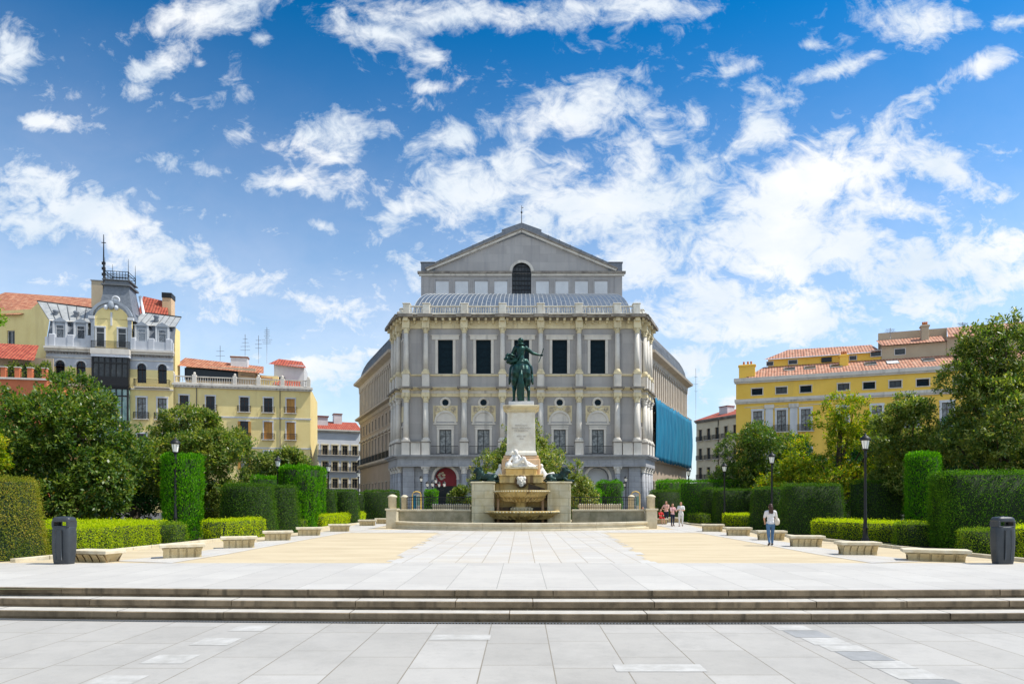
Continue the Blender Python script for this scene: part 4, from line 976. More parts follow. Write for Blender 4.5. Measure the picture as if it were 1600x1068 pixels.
# ------------------------------------------------------------------ fountain monument
GF = 'parts of the fountain'
MO = thing('fountain_monument', 'tall white marble pedestal on stained stone blocks with two scalloped fountain basins', 'monument', (0,46,0))
def mx(u, d=43): return (u-UC)*d/FPX
yb = -3.0        # front of the side blocks (world 43)
b = MB(); b.bbox(-3.2,-1.75,yb,-.2,0,2.86,M['palest'],.02); b.bbox(-3.28,-1.70,yb-.07,-.1,2.86,2.98,M['palest'],.03); b.box(-3.26,-1.73,yb-.05,0,0,.35,M['palest']); b.build('side_block', MO)
b = MB(); b.bbox(1.65,3.15,yb,-.2,0,2.86,M['palest'],.02); b.bbox(1.60,3.23,yb-.07,-.1,2.86,2.98,M['palest'],.03); b.box(1.63,3.2,yb-.05,0,0,.35,M['palest']); b.build('side_block', MO)
b = MB(); b.bbox(-1.85,1.75,yb+.9,1.2,0,2.9,M['ochre'],.02)
b.box(-1.75,1.65,yb+.86,yb+.899,.0,1.35,M['wetdark']); b.box(-1.6,-1.45,yb+.5,yb+.86,0,1.9,M['peach']); b.box(1.3,1.45,yb+.5,yb+.86,0,1.9,M['peach']); b.build('basin_wall', MO)
b = MB(); b.bbox(-1.45,1.35,yb+.6,1.5,2.9,3.42,M['ochre'],.03); b.bbox(-1.52,1.42,yb+.52,1.5,3.36,3.46,M['ochre'],.02); b.build('lower_plinth', MO)
b = MB(); b.bbox(-1.05,1.0,-1.9,.2,3.44,3.86,M['ochre'],.03); b.bbox(-1.12,1.07,-1.98,.2,3.84,3.94,M['palest'],.02); b.build('sculpture_plinth', MO)
b = MB(); b.bbox(-1.33,1.25,-1.1,1.4,3.44,4.55,M['peach'],.05); b.bbox(-1.22,1.14,-1.0,1.3,4.55,4.80,M['peach'],.05); b.build('peach_plinth', MO)
b = MB(); c0=-.03
b.add([(c0+sx*w_,sy*w_,z) for w_,z in ((1.06,4.80),(1.04,4.98),(.97,5.10),(.92,7.72)) for sx,sy in ((-1,-1),(1,-1),(1,1),(-1,1))],
      [(4*j+i,4*j+(i+1)%4,4*j+4+(i+1)%4,4*j+4+i) for j in range(3) for i in range(4)], M['marble'])
for sx in (-1,1): b.box(c0+sx*.84-.05,c0+sx*.84+.05,-.962,-.93,5.15,7.68,M['marble'])
b.build('pedestal_shaft', MO)
b = MB()
b.add([(c0+sx*w_,sy*w_,z) for w_,z in ((.93,7.70),(.98,7.78),(1.0,7.86),(1.16,8.0),(1.22,8.02),(1.22,8.12),(1.1,8.15)) for sx,sy in ((-1,-1),(1,-1),(1,1),(-1,1))],
      [(4*j+i,4*j+(i+1)%4,4*j+4+(i+1)%4,4*j+4+i) for j in range(6) for i in range(4)]+[(24,25,26,27)], M['cream'])
for i in range(9):
    xx = c0-.72+.18*i; b.tube([(xx,-.99,7.80),(xx+.045,-1.0,7.72),(xx+.09,-1.0,7.70),(xx+.135,-1.0,7.72),(xx+.18,-.99,7.80)],.028,M['cream'],5)
b.build('pedestal_cornice', MO)
b = MB(); b.bbox(c0-.85,c0+.85,-.95,.95,8.15,8.42,M['whitewall'],.02); b.build('statue_base', MO)
# inscription
def text_part(s_, size, x, y, z, m, parent, name='inscription', ext=.004, align='CENTER', rz=0):
    cu_ = bpy.data.curves.new('t','FONT'); cu_.body = s_; cu_.size = size; cu_.align_x = align; cu_.extrude = ext; cu_.space_line = 1.1
    tmp = bpy.data.objects.new('t', cu_); COL.objects.link(tmp); dg = bpy.context.evaluated_depsgraph_get(); dg.update()
    me = bpy.data.meshes.new_from_object(tmp.evaluated_get(dg)); bpy.data.objects.remove(tmp); me.name = name
    me.materials.clear(); me.materials.append(m)
    o = bpy.data.objects.new(name, me); COL.objects.link(o); o.parent = parent; o.location = (x,y,z); o.rotation_euler = (R(90),0,rz); return o
M['carved'] = mat('carved_letter', (.45,.41,.36), .8)
text_part('REINANDO\nISABEL SEGUNDA\nDE BORBÓN\n\nAÑO DE\n1844', .165, c0, -.965, 6.75, M['carved'], MO)
# basins
def basin(name, cy, z, rr, depth, zfoot, mm):
    b = MB(); n=48
    prof = [(.5,zfoot),(.62,zfoot+.06),(.42,zfoot+.14),(.36,z-depth-.06),(.55,z-depth),(rr*.62,z-depth*.86),(rr*.86,z-depth*.48),(rr*.95,z-.15),(rr*1.0,z-.12),(rr*1.01,z),(rr*.93,z+.0),(rr*.90,z-.06),(rr*.6,z-depth*.6),(0,z-depth*.7)]
    b.lathe(prof, mm, n, (0,cy,0), sy=.78)
    b.build(name, MO)
    b = MB()
    for i in range(64):     # egg-and-dart beads along the rim
        a = 2*math.pi*i/64; b.ell((rr*1.0*math.cos(a),cy+rr*.78*math.sin(a),z-.07),(.07,.07,.055),M['palest'],n=6)
    b.build('rim_moulding', MO)
    b = MB(); 
    for i in range(30):     # gadroons under the bowl
        a = 2*math.pi*i/30; ca,sa=math.cos(a),math.sin(a)*.78
        b.tube([(rr*.56*ca,cy+rr*.56*sa,z-depth*.93),(rr*.74*ca,cy+rr*.74*sa,z-depth*.76),(rr*.86*ca,cy+rr*.86*sa,z-depth*.52)],[.05,.085,.05],mm,6)
    b.build('gadroons', MO)
    b = MB(); b.lathe([(rr*.905,z-.055),(0,z-.055)], M['water'], 40, (0,cy,0), sy=.78); b.build('water', MO)
basin('upper_basin', -2.95, 2.42, 1.78, .75, 1.05, M['ochre'])
basin('lower_basin', -3.15, 1.12, 2.38, .55, .12, M['ochre'])
b = MB(); b.lathe([(.75,.0),(.8,.12),(.62,.22),(.6,.5)], M['palest'], 24, (0,-3.0,.85), sy=.8)
for i in range(16):
    a=2*math.pi*i/16; b.ell((.66*math.cos(a),-3.0+.53*math.sin(a),1.2),(.08,.08,.13),M['palest'],n=6)
b.build('basin_stem', MO)
# mask medallion
b = MB(); T=Matrix.Translation((-.02,yb+.58,3.02))@Matrix.Rotation(R(90),4,'X'); b.lathe([(0,.05),(.33,.06),(.36,.10),(.42,.08),(.44,0)],M['wetdark'],24,T=T); b.build('medallion_ring', MO)
b = MB(); fy = yb+.46
b.ell((-.02,fy,3.02),(.26,.16,.33),M['marble']); b.ell((-.02,fy-.15,3.0),(.05,.08,.09),M['marble'],n=8)
for sx in (-1,1): b.ell((-.02+sx*.11,fy-.12,3.10),(.06,.05,.045),M['marble'],n=8); b.ell((-.02+sx*.2,fy-.02,3.2),(.12,.12,.15),M['marble'],n=8); b.ell((-.02+sx*.22,fy-.02,2.95),(.08,.1,.14),M['marble'],n=8)
b.ell((-.02,fy-.12,2.86),(.10,.07,.06),M['marble'],n=8); b.ell((-.02,fy-.05,2.76),(.16,.10,.13),M['marble'],n=8)
b.organic('mask', MO, .025, 3)
# dark water stain with moss on the wall around the medallion
b = MB(); rg = random.Random(4)
pts = [(.45,3.02),(.9,2.9),(1.5,2.72),(1.66,2.4),(1.66,1.9),(1.2,2.1),(.9,2.45),(.4,2.6)]
b.add([(x,yb+.892,z-.15) for x,z in pts],[tuple(range(len(pts)))],M['wetdark']); b.build('water_stain', MO)

# reclining river figure (white marble)
t = thing('reclining_statue', 'white marble reclining river figure leaning on an urn at the foot of the pedestal', 'statue', (0,44.6,3.94))
b = MB(); f = M['figure']
def limb(b, pts, rr, m):
    for i in range(len(pts)-1): b.cap(pts[i], pts[i+1], rr[i], rr[i+1], m, 10)
b.ell((-.42,0,.28),(.24,.22,.26),f); limb(b,[(-.42,0,.25),(-.38,.02,.62),(-.36,.02,.80)],[.22,.23,.12],f); b.ell((-.35,0,1.02),(.12,.14,.17),f); b.ell((-.40,.05,1.10),(.15,.15,.14),f); b.ell((-.30,-.08,.92),(.09,.09,.14),f)
limb(b,[(-.35,-.15,.28),(.15,-.2,.62),(.40,-.2,.12)],[.17,.13,.08],f); limb(b,[(-.3,.05,.2),(.35,.05,.34),(.88,0,.10)],[.18,.13,.08],f); limb(b,[(.88,0,.10),(1.02,-.02,.16)],[.07,.05],f); limb(b,[(.40,-.2,.12),(.52,-.22,.08)],[.07,.05],f)
limb(b,[(-.55,.0,.78),(-.74,-.1,.52),(-.85,-.2,.35)],[.10,.085,.06],f); limb(b,[(-.2,-.02,.78),(-.02,-.15,.58),(.06,-.3,.72)],[.10,.08,.055],f)
b.ell((-.8,-.1,.2),(.22,.22,.2),f); b.ell((.1,0,.08),(.9,.3,.1),f)
b.organic('figure', t, .022, 3); 
b = MB(); b.lathe([(.10,0),(.18,.12),(.16,.28),(.08,.36),(.12,.4)],f,14,(-.92,-.2,.0)); b.build('urn', t)
# side marble figures
def side_fig(label, x, sg):
    t = thing('side_statue', label, 'statue', (x,45.2,2.98), group=None); b=MB()
    b.ell((0,0,.32),(.42,.3,.3),f); limb(b,[(-.1*sg,0,.4),(-.28*sg,0,.85)],[.26,.16],f); b.ell((-.32*sg,0,1.10),(.13,.14,.17),f); limb(b,[(0,-.1,.4),(.45*sg,-.1,.6),(.7*sg,-.1,.12)],[.17,.12,.08],f); limb(b,[(-.35*sg,-.1,.8),(-.5*sg,-.25,.4)],[.09,.07],f); b.ell((.2*sg,0,.1),(.6,.34,.14),f)
    b.organic('figure', t, .03, 3); b = MB(); b.bbox(-.9,.9,-.5,.5,-.02,.1,M['palest'],.02); b.build('plinth', t); return t
side_fig('white marble seated figure half hidden left of the orange plinth', -1.75, -1)
side_fig('white marble seated figure half hidden right of the orange plinth', 1.65, 1)
# bronze lions lying on the side blocks
def lion(label, x, sg):
    t = thing('lion_statue', label, 'statue', (x,43.9,2.98), group='bronze lions of the fountain'); b=MB(); m=M['bronzedark']
    b.ell((.05*sg*-1,0,.30),(.62,.25,.26),m); b.ell((-.5*sg,0,.28),(.30,.27,.27),m)          # body, haunch
    b.ell((.38*sg,0,.46),(.30,.28,.34),m); b.ell((.50*sg,-.03,.70),(.27,.26,.27),m); b.ell((.70*sg,-.06,.68),(.15,.14,.14),m); b.ell((.80*sg,-.07,.62),(.09,.09,.08),m)   # chest, mane, head, muzzle
    for q in (-1,1): b.ell((.52*sg,q*.16,.90),(.06,.05,.07),m,n=8); limb(b,[(.40*sg,q*.17,.25),(.60*sg,q*.18,.10),(.95*sg,q*.18,.08)],[.12,.09,.075],m); b.ell((1.0*sg,q*.18,.07),(.10,.09,.07),m,n=10); limb(b,[(-.5*sg,q*.2,.25),(-.2*sg,q*.27,.16),(-.42*sg,q*.30,.08),(-.12*sg,q*.3,.07)],[.17,.12,.08,.07],m)
    limb(b,[(-.75*sg,0,.2),(-.92*sg,-.1,.08),(-.75*sg,-.32,.06),(-.45*sg,-.36,.07)],[.06,.045,.04,.06],m)
    rg=random.Random(3)
    for i in range(46):
        a=rg.uniform(0,6.28); h_=rg.uniform(-.35,.3); b.ell(((.45+.02)*sg+.24*math.cos(a)*.8,.23*math.sin(a),.62+h_),(.07,.07,.10),m,n=6)
    b.organic('body', t, .02, 2); b=MB(); b.bbox(-.85,1.0,-.36,.36,0,.04,m,.012,T=Matrix.Scale(sg,4,(1,0,0))); b.build('base', t)
lion('dark bronze lion lying on the left block of the fountain, facing left', -2.3, -1)
lion('dark bronze lion lying on the right block of the fountain, facing right', 2.35, 1)

# equestrian bronze: horse rearing away from the camera, rider with baton
t = thing('equestrian_statue', 'green bronze statue of a rider with outstretched baton on a rearing horse, seen from behind', 'statue', (-.04,46,8.42))
b = MB(); m = M['bronze']
b.ell((0,-.42,2.05),(.62,.54,.60),m)                                # rump
for sx in (-1,1): b.ell((sx*.30,-.42,2.05),(.37,.50,.56),m); b.ell((sx*.36,-.30,1.62),(.32,.42,.58),m)
b.cap((0,-.2,2.08),(0,1.0,2.50),.56,.52,m,16); b.ell((0,1.15,2.60),(.46,.42,.52),m)
limb(b,[(0,1.2,2.75),(0,1.65,3.25),(0,1.75,3.50)],[.36,.25,.20],m); limb(b,[(0,1.72,3.50),(0,2.15,3.30),(0,2.4,3.05)],[.20,.15,.11],m)
for sx in (-1,1): b.ell((sx*.09,1.68,3.71),(.05,.06,.12),m,n=8)
for sx,dx,dy in ((-1,-.06,0),(1,.10,.12)):     # hind legs: thigh, hock backwards, shank, hoof
    limb(b,[(sx*.38,-.22,1.60),(sx*.42,.0+dy,1.20),(sx*.41+dx,-.48+dy,.80),(sx*.42+dx,-.36+dy,.24),(sx*.44+dx,-.30+dy,.10)],[.34,.22,.125,.085,.10],m); b.lathe([(.17,0),(.15,.10),(.10,.16)],m,10,(sx*.45+dx,-.26+dy,.0))
for sx in (-1,1): limb(b,[(sx*.28,1.2,2.35),(sx*.32,1.75,2.15),(sx*.3,1.75,1.65),(sx*.3,1.55,1.5)],[.22,.14,.09,.1],m)
rg = random.Random(9)
limb(b,[(0,-.85,2.10),(0,-1.0,1.75),(0,-.92,1.2),(0,-.78,.6),(0,-.72,.08)],[.10,.14,.17,.18,.17],m)
for i in range(20):     # locks of the tail
    x0=rg.uniform(-.12,.12); a=rg.uniform(-.17,.17); limb(b,[(x0,-1.02,1.75),(a,-1.05,1.15),(a*1.1+rg.uniform(-.06,.06),-.95,.6),(a*1.2,-.85,.05)],[.055,.07,.065,.05],m)
b.organic('horse', t, .028, 2)
b = MB()     # saddle cloth
b.ell((0,.35,2.40),(.60,.42,.42),M['bronzedark']); b.organic('saddle', t, .04, 3)
b = MB(); sy=.30
b.ell((-.05,sy,2.80),(.38,.32,.34),m); limb(b,[(-.05,sy,2.85),(-.04,sy+.02,3.30),(-.02,sy+.05,3.74)],[.30,.25,.33],m)
for sx in (-1,1): b.ell((sx*.34-.03,sy+.05,3.86),(.17,.16,.15),m)
limb(b,[(-.03,sy+.05,3.95),(-.02,sy+.05,4.12)],[.14,.12],m); b.ell((-.02,sy+.05,4.33),(.185,.20,.22),m); b.ell((-.02,sy+.0,4.38),(.20,.20,.18),m); b.ell((-.02,sy+.24,4.30),(.06,.08,.06),m,n=8)
for sx in (-1,1): b.ell((-.02+sx*.18,sy+.05,4.30),(.04,.05,.06),m,n=6)
b.lathe([(.26,0),(.30,.04),(.22,.10)],m,14,(-.02,sy+.05,4.06))
limb(b,[(.33,sy+.05,3.86),(.80,sy+.15,3.52),(1.30,sy+.30,3.42)],[.155,.115,.07],m)
hx,hy,hz=1.40,sy+.33,3.41; b.ell((hx,hy,hz),(.09,.06,.07),m,n=10)
for k in range(4): limb(b,[(hx+.04,hy+.02,hz+.06-.035*k),(hx+.11,hy-.02,hz+.06-.035*k),(hx+.10,hy-.07,hz+.055-.035*k)],[.022,.02,.018],m)
limb(b,[(hx-.02,hy-.02,hz+.05),(hx+.05,hy-.07,hz+.08)],[.025,.02],m)
limb(b,[(-.40,sy+.05,3.86),(-.62,sy+.15,3.42),(-.30,sy+.62,3.2)],[.155,.12,.075],m); b.ell((-.22,sy+.68,3.2),(.08,.09,.07),m,n=8)
for sx in (-1,1): limb(b,[(sx*.2,sy,2.90),(sx*.62,sy+.45,2.55),(sx*.76,sy+.12,1.72),(sx*.78,sy+.05,1.55)],[.24,.2,.12,.10],m); limb(b,[(sx*.78,sy+.02,1.50),(sx*.82,sy+.34,1.44)],[.09,.065],m)
limb(b,[(.35,sy,3.0),(.62,sy-.05,2.55),(.78,sy-.02,2.1)],[.13,.14,.07],m)
rg=random.Random(2)
b.organic('rider', t, .024, 2)
b = MB()     # wind-blown sash and cloak bunched at the rider's left
for i in range(34):
    a=rg.uniform(0,6.28); q=rg.uniform(.1,.34); b.ell((-.72+q*1.1*math.cos(a),sy-.05+rg.uniform(-.15,.15),3.05+q*.95*math.sin(a)),(rg.uniform(.07,.16),.12,rg.uniform(.06,.12)),m,n=8)
limb(b,[(-.30,sy-.2,2.95),(-.7,sy-.15,2.85),(-1.0,sy-.1,3.15),(-.92,sy-.1,3.42)],[.12,.14,.11,.07],m); limb(b,[(-1.02,sy,3.35),(-.75,sy-.05,3.38),(-.4,sy-.15,3.25)],[.07,.09,.08],m)
limb(b,[(.33,sy-.18,3.85),(.05,sy-.30,3.45),(-.25,sy-.30,3.05)],[.05,.065,.06],m)
b.organic('cloak', t, .024, 1)
b = MB(); b.tube([(1.22,sy+.30,2.92),(1.42,sy+.28,3.41),(1.55,sy+.27,3.88)],[.03,.035,.03],m,8); b.build('baton', t)

# curved stone kerb of the pool
b = MB(); Rk=10.4; cy=49.4; n=40; aa=math.asin(7.95/Rk)
def sweep_arc(b, prof, R0, c, a0, a1, n, m):
    vs=[]; fs=[]; k=len(prof)
    for i in range(n+1):
        a=a0+(a1-a0)*i/n
        for o,z in prof: vs.append((c[0]+(R0+o)*math.sin(a), c[1]-(R0+o)*math.cos(a), z))
    for i in range(n):
        for j in range(k-1): fs.append((i*k+j,(i+1)*k+j,(i+1)*k+j+1,i*k+j+1))
    fs.append(tuple(range(k-1,-1,-1))); fs.append(tuple(n*k+j for j in range(k))); b.add(vs, fs, m)
pool = thing('pool_kerb', 'low curved stone rim with pale coping around the front of the fountain pool', 'kerb', (0,cy,0))
kp = [(.18,0),(.18,.10),(.06,.13),(.04,.28),(.14,.34),(.16,.44),(.10,.46),(-.35,.46),(-.38,.40),(-.38,0)]
for i in range(8):
    b=MB(); a0=-aa+2*aa*i/8+.0008; a1=-aa+2*aa*(i+1)/8-.0008; sweep_arc(b,kp,Rk,(0,0),a0,a1,6,M['kerb']); b.build('kerb_block', pool)
b=MB(); b.add([(0,-7,.22)]+[((Rk-.3)*math.sin(-aa+2*aa*i/20),-(Rk-.3)*math.cos(-aa+2*aa*i/20),.22) for i in range(21)],[(0,i+1,i+2) for i in range(20)],M['water']); b.build('water', pool)
# low walls with railings either side
def side_wall(sg, l1):
    t = thing('fountain_wall', l1, 'wall', (0,43.4,0))
    x0,x1 = 3.25, 7.9
    b=MB(); n=4
    for i in range(n): a=x0+(x1-x0)*i/n+.006; c=x0+(x1-x0)*(i+1)/n-.006; b.bbox(min(sg*a,sg*c),max(sg*a,sg*c),-.2,.2,0,1.08,M['mossy'],.012)
    b.box(min(sg*x0,sg*x1),max(sg*x0,sg*x1),-.185,.185,0,1.07,M['mossy']); b.build('wall_body', t)
    b=MB(); b.bbox(min(sg*x0,sg*(x1)),max(sg*x0,sg*(x1)),-.26,.26,1.08,1.20,M['kerb'],.02); b.build('coping', t)
    t2 = thing('iron_railing', l1.replace('low stained stone wall','black iron railing standing on the low wall'), 'railing', (0,43.4,1.20))
    b=MB(); xa,xb=3.3,7.4; 
    b.box(min(sg*xa,sg*xb),max(sg*xa,sg*xb),-.025,.025,.76,.81,M['iron']); b.box(min(sg*xa,sg*xb),max(sg*xa,sg*xb),-.015,.015,.10,.13,M['iron']); b.box(min(sg*xa,sg*xb),max(sg*xa,sg*xb),-.015,.015,.60,.625,M['iron']); b.build('rail', t2)
    k=30
    for i in range(k+1):
        xx=sg*(xa+(xb-xa)*i/k); b=MB(); b.box(xx-.013,xx+.013,-.013,.013,0,.76,M['iron']); b.ell((xx,0,.35),(.03,.03,.05),M['iron'],n=6); b.build('baluster', t2)
    return t
side_wall(-1,'low stained stone wall left of the fountain monument'); side_wall(1,'low stained stone wall right of the fountain monument')
def pier(x,y,lab,h=1.95,r=.26,base=True):
    t=thing('stone_pier', lab, 'pier', (x,y,0), group='round-topped stone piers of the fountain')
    if base: b=MB(); b.bbox(-.34,.34,-.34,.34,0,1.18,M['kerb'],.02); b.bbox(-.4,.4,-.4,.4,1.14,1.26,M['kerb'],.02); b.build('pier_base', t)
    z0=1.26 if base else 0
    b=MB(); b.lathe([(r,z0),(r,h),(r+.05,h+.03),(r+.05,h+.08),(r*.9,h+.14),(r*.5,h+.2),(0,h+.22)],M['kerb'],18); b.build('pier_shaft', t); return t
pier(-8.25,42.9,'round-topped stone pier at the outer left end of the fountain wall'); pier(8.25,42.9,'round-topped stone pier at the outer right end of the fountain wall')
pier(-8.1,46.5,'slimmer stone pier just inside the outer left pier, behind the railing',1.95,.22,False); pier(7.6,46.5,'slimmer stone pier just inside the outer right pier, behind the railing',1.95,.22,False)
# stone planters behind the railings
def planter(x,y,w_,lab):
    t=thing('stone_trough', lab, 'planter', (x,y,0), group='long stone troughs behind the railings')
    b=MB(); b.add([(sx*w_/2*k,sy*.35*k,z) for k,z in ((.9,0),(.92,1.1),(1.0,1.35),(1.0,1.5)) for sx,sy in ((-1,-1),(1,-1),(1,1),(-1,1))],[(4*j+i,4*j+(i+1)%4,4*j+4+(i+1)%4,4*j+4+i) for j in range(3) for i in range(4)]+[(12,13,14,15)],M['kerb']); b.build('trough', t)
    n=int(w_/.18)
    b=MB()
    for i in range(n): b.ell((-w_/2+w_*(i+.5)/n,-.33,1.5),(.07,.07,.06),M['marble'],n=6)
    b.build('beaded_rim', t)
planter(-4.95,47.5,2.7,'long pale stone trough behind the left railing'); planter(5.5,47.5,3.0,'long pale stone trough behind the right railing')

# ------------------------------------------------------------------ stone benches
bm_ = None
def bench_proto():
    t = thing('stone_bench','', 'bench', (0,0,0)); b=MB()
    L_,W_=1.24,.62
    P=[(.80,0),(.78,.02),(.785,.12),(.83,.20),(.89,.27),(.92,.32)]
    nseg=9
    vs=[];fs=[];k=0
    for j,(s_,z) in enumerate(P):
        for sx,sy in ((-1,-1),(1,-1),(1,1),(-1,1)): vs.append((sx*L_/2*s_, sy*(W_/2-(1-s_)*L_/2), z))
    fs=[(4*j+i,4*j+(i+1)%4,4*j+4+(i+1)%4,4*j+4+i) for j in range(len(P)-1) for i in range(4)]; b.add(vs,fs,M['bench'])
    # raised curved blocks (consoles) of the flared sides, with open joints between
    for i in range(5):
        xx=-L_/2*.9+L_*.9*(i+.5)/5; w_=.085
        for sy in (-1,1):
            pr=[(sy*(W_/2-.105),.0),(sy*(W_/2-.115),.10),(sy*(W_/2-.06),.21),(sy*(W_/2+.0),.30)]
            for (ya,za),(yb_,zb) in zip(pr[:-1],pr[1:]):
                b.add([(xx-w_,ya-sy*.0,za),(xx+w_,ya,za),(xx+w_,yb_,zb),(xx-w_,yb_,zb)],[(0,1,2,3)] if sy<0 else [(3,2,1,0)],M['bench'])
                b.add([(xx-w_,ya,za),(xx-w_,yb_,zb),(xx-w_,yb_-sy*.03,zb),(xx-w_,ya-sy*.03,za)],[(0,1,2,3)],M['wetdark']); b.add([(xx+w_,ya,za),(xx+w_,yb_,zb),(xx+w_,yb_-sy*.03,zb),(xx+w_,ya-sy*.03,za)],[(0,1,2,3)],M['wetdark'])
    b.build('base', t); b=MB(); b.bbox(-L_/2-.02,L_/2+.02,-W_/2-.02,W_/2+.02,.325,.425,M['benchtop'],.012); b.build('seat', t); return t
BP = bench_proto()
bl = [(-12.35,19.5,-14,'low stone bench half hidden below the terrace edge beside the left litter bin'),
 (-10.55,20.9,28,'nearest whole stone bench of the left row, beside the tall clipped column'),(-10.6,25.2,24,'second whole stone bench of the left row from the camera'),
 (-10.85,29.9,22,'third whole stone bench of the left row, in front of the big clipped cone'),(-10.75,34,20,'fourth whole stone bench of the left row'),(-10.45,38.6,16,'fifth whole stone bench of the left row, before the gap'),
 (-10.9,47.5,10,'stone bench far left just before the fountain wall, nearer of the pair'),(-10.6,51.5,8,'stone bench far left beside the fountain wall, farther of the pair'),
 (12.15,19.75,-24,'low stone bench beside the right litter bin at the terrace edge'),(11.0,22.0,-4,'nearest whole stone bench of the right row, by the lamp post'),(10.95,25.9,-8,'second whole stone bench of the right row from the camera'),
 (11.2,30.2,-6,'stone bench behind the walking woman in white top'),(10.95,34.0,-6,'fourth whole stone bench of the right row from the camera'),(10.95,38.6,-6,'fifth whole stone bench of the right row'),
 (12.4,54.5,-8,'far stone bench on the right where the small group gathers')]
for i,(x,y,rz,lab) in enumerate(bl):
    o = BP if i==0 else dup(BP); o.location=(x,y,-.005 if i not in (0,8) else -.09); o.rotation_euler.z=R(rz); o['label']=lab; o['group']='stone benches along the garden walk'
    o.scale = (1.12,1.1,1) if i==0 else (1.35,1.1,1) if i==8 else (1,1,1)

# ------------------------------------------------------------------ litter bins
def bin_proto():
    t=thing('litter_bin','', 'litter bin',(0,0,0)); m=M['binp']
    def rr(w_,d_,k=8,ex=5):
        out=[]
        for i in range(40):
            a=2*math.pi*i/40; c,s_=math.cos(a),math.sin(a); g=(abs(c)**ex+abs(s_)**ex)**(-1/ex); out.append((c*g*w_,s_*g*d_))
        return out
    def loft(b, rows, m, caps=(True,True)):
        vs=[];fs=[]
        for w_,d_,z in rows: vs += [(x,y,z) for x,y in rr(w_,d_)]
        for j in range(len(rows)-1):
            for i in range(40): fs.append((j*40+i,j*40+(i+1)%40,(j+1)*40+(i+1)%40,(j+1)*40+i))
        if caps[0]: fs.append(tuple(range(39,-1,-1)))
        if caps[1]: fs.append(tuple((len(rows)-1)*40+i for i in range(40)))
        b.add(vs,fs,m,True)
    b=MB(); loft(b,[(.245,.21,.0),(.25,.215,.03),(.26,.225,.08),(.29,.25,.45),(.295,.255,.75),(.285,.245,1.0),(.275,.235,1.03)],m)
    b.tube([(-.085,-.262,.12),(-.09,-.292,.45),(-.09,-.297,.75),(-.085,-.28,.95)],.018,m,6)
    b.tube([(.085,-.262,.12),(.09,-.292,.45),(.09,-.297,.75),(.085,-.28,.95)],.018,m,6)
    b.add([(-.085,-.262,.12),(.085,-.262,.12),(.09,-.295,.45),(-.09,-.295,.45),(.09,-.300,.75),(-.09,-.300,.75),(.085,-.282,.95),(-.085,-.282,.95)],[(0,1,2,3),(3,2,4,5),(5,4,6,7)],m); b.build('body', t)
    b=MB()
    for sx in (-1,1):
        for sy in (-1,1): b.bbox(sx*.235-.035,sx*.235+.035,sy*.19-.035,sy*.19+.035,1.02,1.2,m,.012)
        b.bbox(sx*.262-.012,sx*.262+.012,-.2,.2,1.02,1.2,m,.006)
    b.bbox(-.26,.26,-.235,-.215,1.02,1.06,m,.006); b.bbox(-.26,.26,.215,.235,1.02,1.06,m,.006); b.build('hood_frame', t)
    b=MB(); loft(b,[(.275,.235,1.17),(.285,.245,1.19),(.28,.24,1.25),(.24,.20,1.295),(.12,.10,1.315)],m); b.build('lid', t)
    b=MB(); b.lathe([(.0,1.316),(.045,1.316),(.04,1.33),(0,1.335)],m,12); b.build('lid_boss', t)
    return t
B1=bin_proto(); B2=dup(B1)
B1.location=(X(111,19.0),18.72,0); B1['label']='charcoal plastic litter bin on the left edge of the terrace'; B1['group']='litter bins on the terrace'
B2.location=(X(1555.5,19.0),18.72,0); B2['label']='charcoal plastic litter bin on the right edge of the terrace'; B2['group']='litter bins on the terrace'; B1.rotation_euler.z=R(-6); B2.rotation_euler.z=R(4)
for q in (B1,B2): q.scale=(.93,.74,1.0)

# ------------------------------------------------------------------ lamp posts
def lamp_head(b_glass, b_cap, x,y,z,s_=1.):
    b_glass.lathe([(.105*s_,0),(.17*s_,.34*s_)],M['lampglass'],8,(x,y,z),smooth=False)
    b_cap.lathe([(.05*s_,-.10*s_),(.12*s_,-.03*s_),(.115*s_,.0)],M['iron'],12,(x,y,z))
    for i in range(8): a=2*math.pi*i/8; b_cap.tube([(x+.108*s_*math.cos(a),y+.108*s_*math.sin(a),z),(x+.174*s_*math.cos(a),y+.174*s_*math.sin(a),z+.345*s_)],.007*s_,M['iron'],4)
    b_cap.lathe([(.16*s_,.335*s_),(.22*s_,.35*s_),(.215*s_,.38*s_),(.18*s_,.46*s_),(.10*s_,.53*s_),(.055*s_,.55*s_),(.05*s_,.60*s_),(.02*s_,.64*s_),(0,.68*s_)],M['iron'],16,(x,y,z))
def lamp_proto():
    t=thing('street_lamp','', 'street lamp',(0,0,0)); b=MB()
    b.lathe([(.19,0),(.19,.07),(.15,.10),(.16,.15),(.11,.24),(.085,.55),(.105,.60),(.105,.64),(.075,.70),(.068,.95),(.088,1.0),(.06,1.06),(.052,2.4),(.048,3.55),(.07,3.6),(.045,3.66),(.06,3.82),(.03,3.86)],M['iron'],14); b.build('pole', t)
    g=MB(); c=MB(); lamp_head(g,c,0,0,3.92); g.build('lamp_glass', t); c.build('lamp_cap', t); return t
LP=lamp_proto()
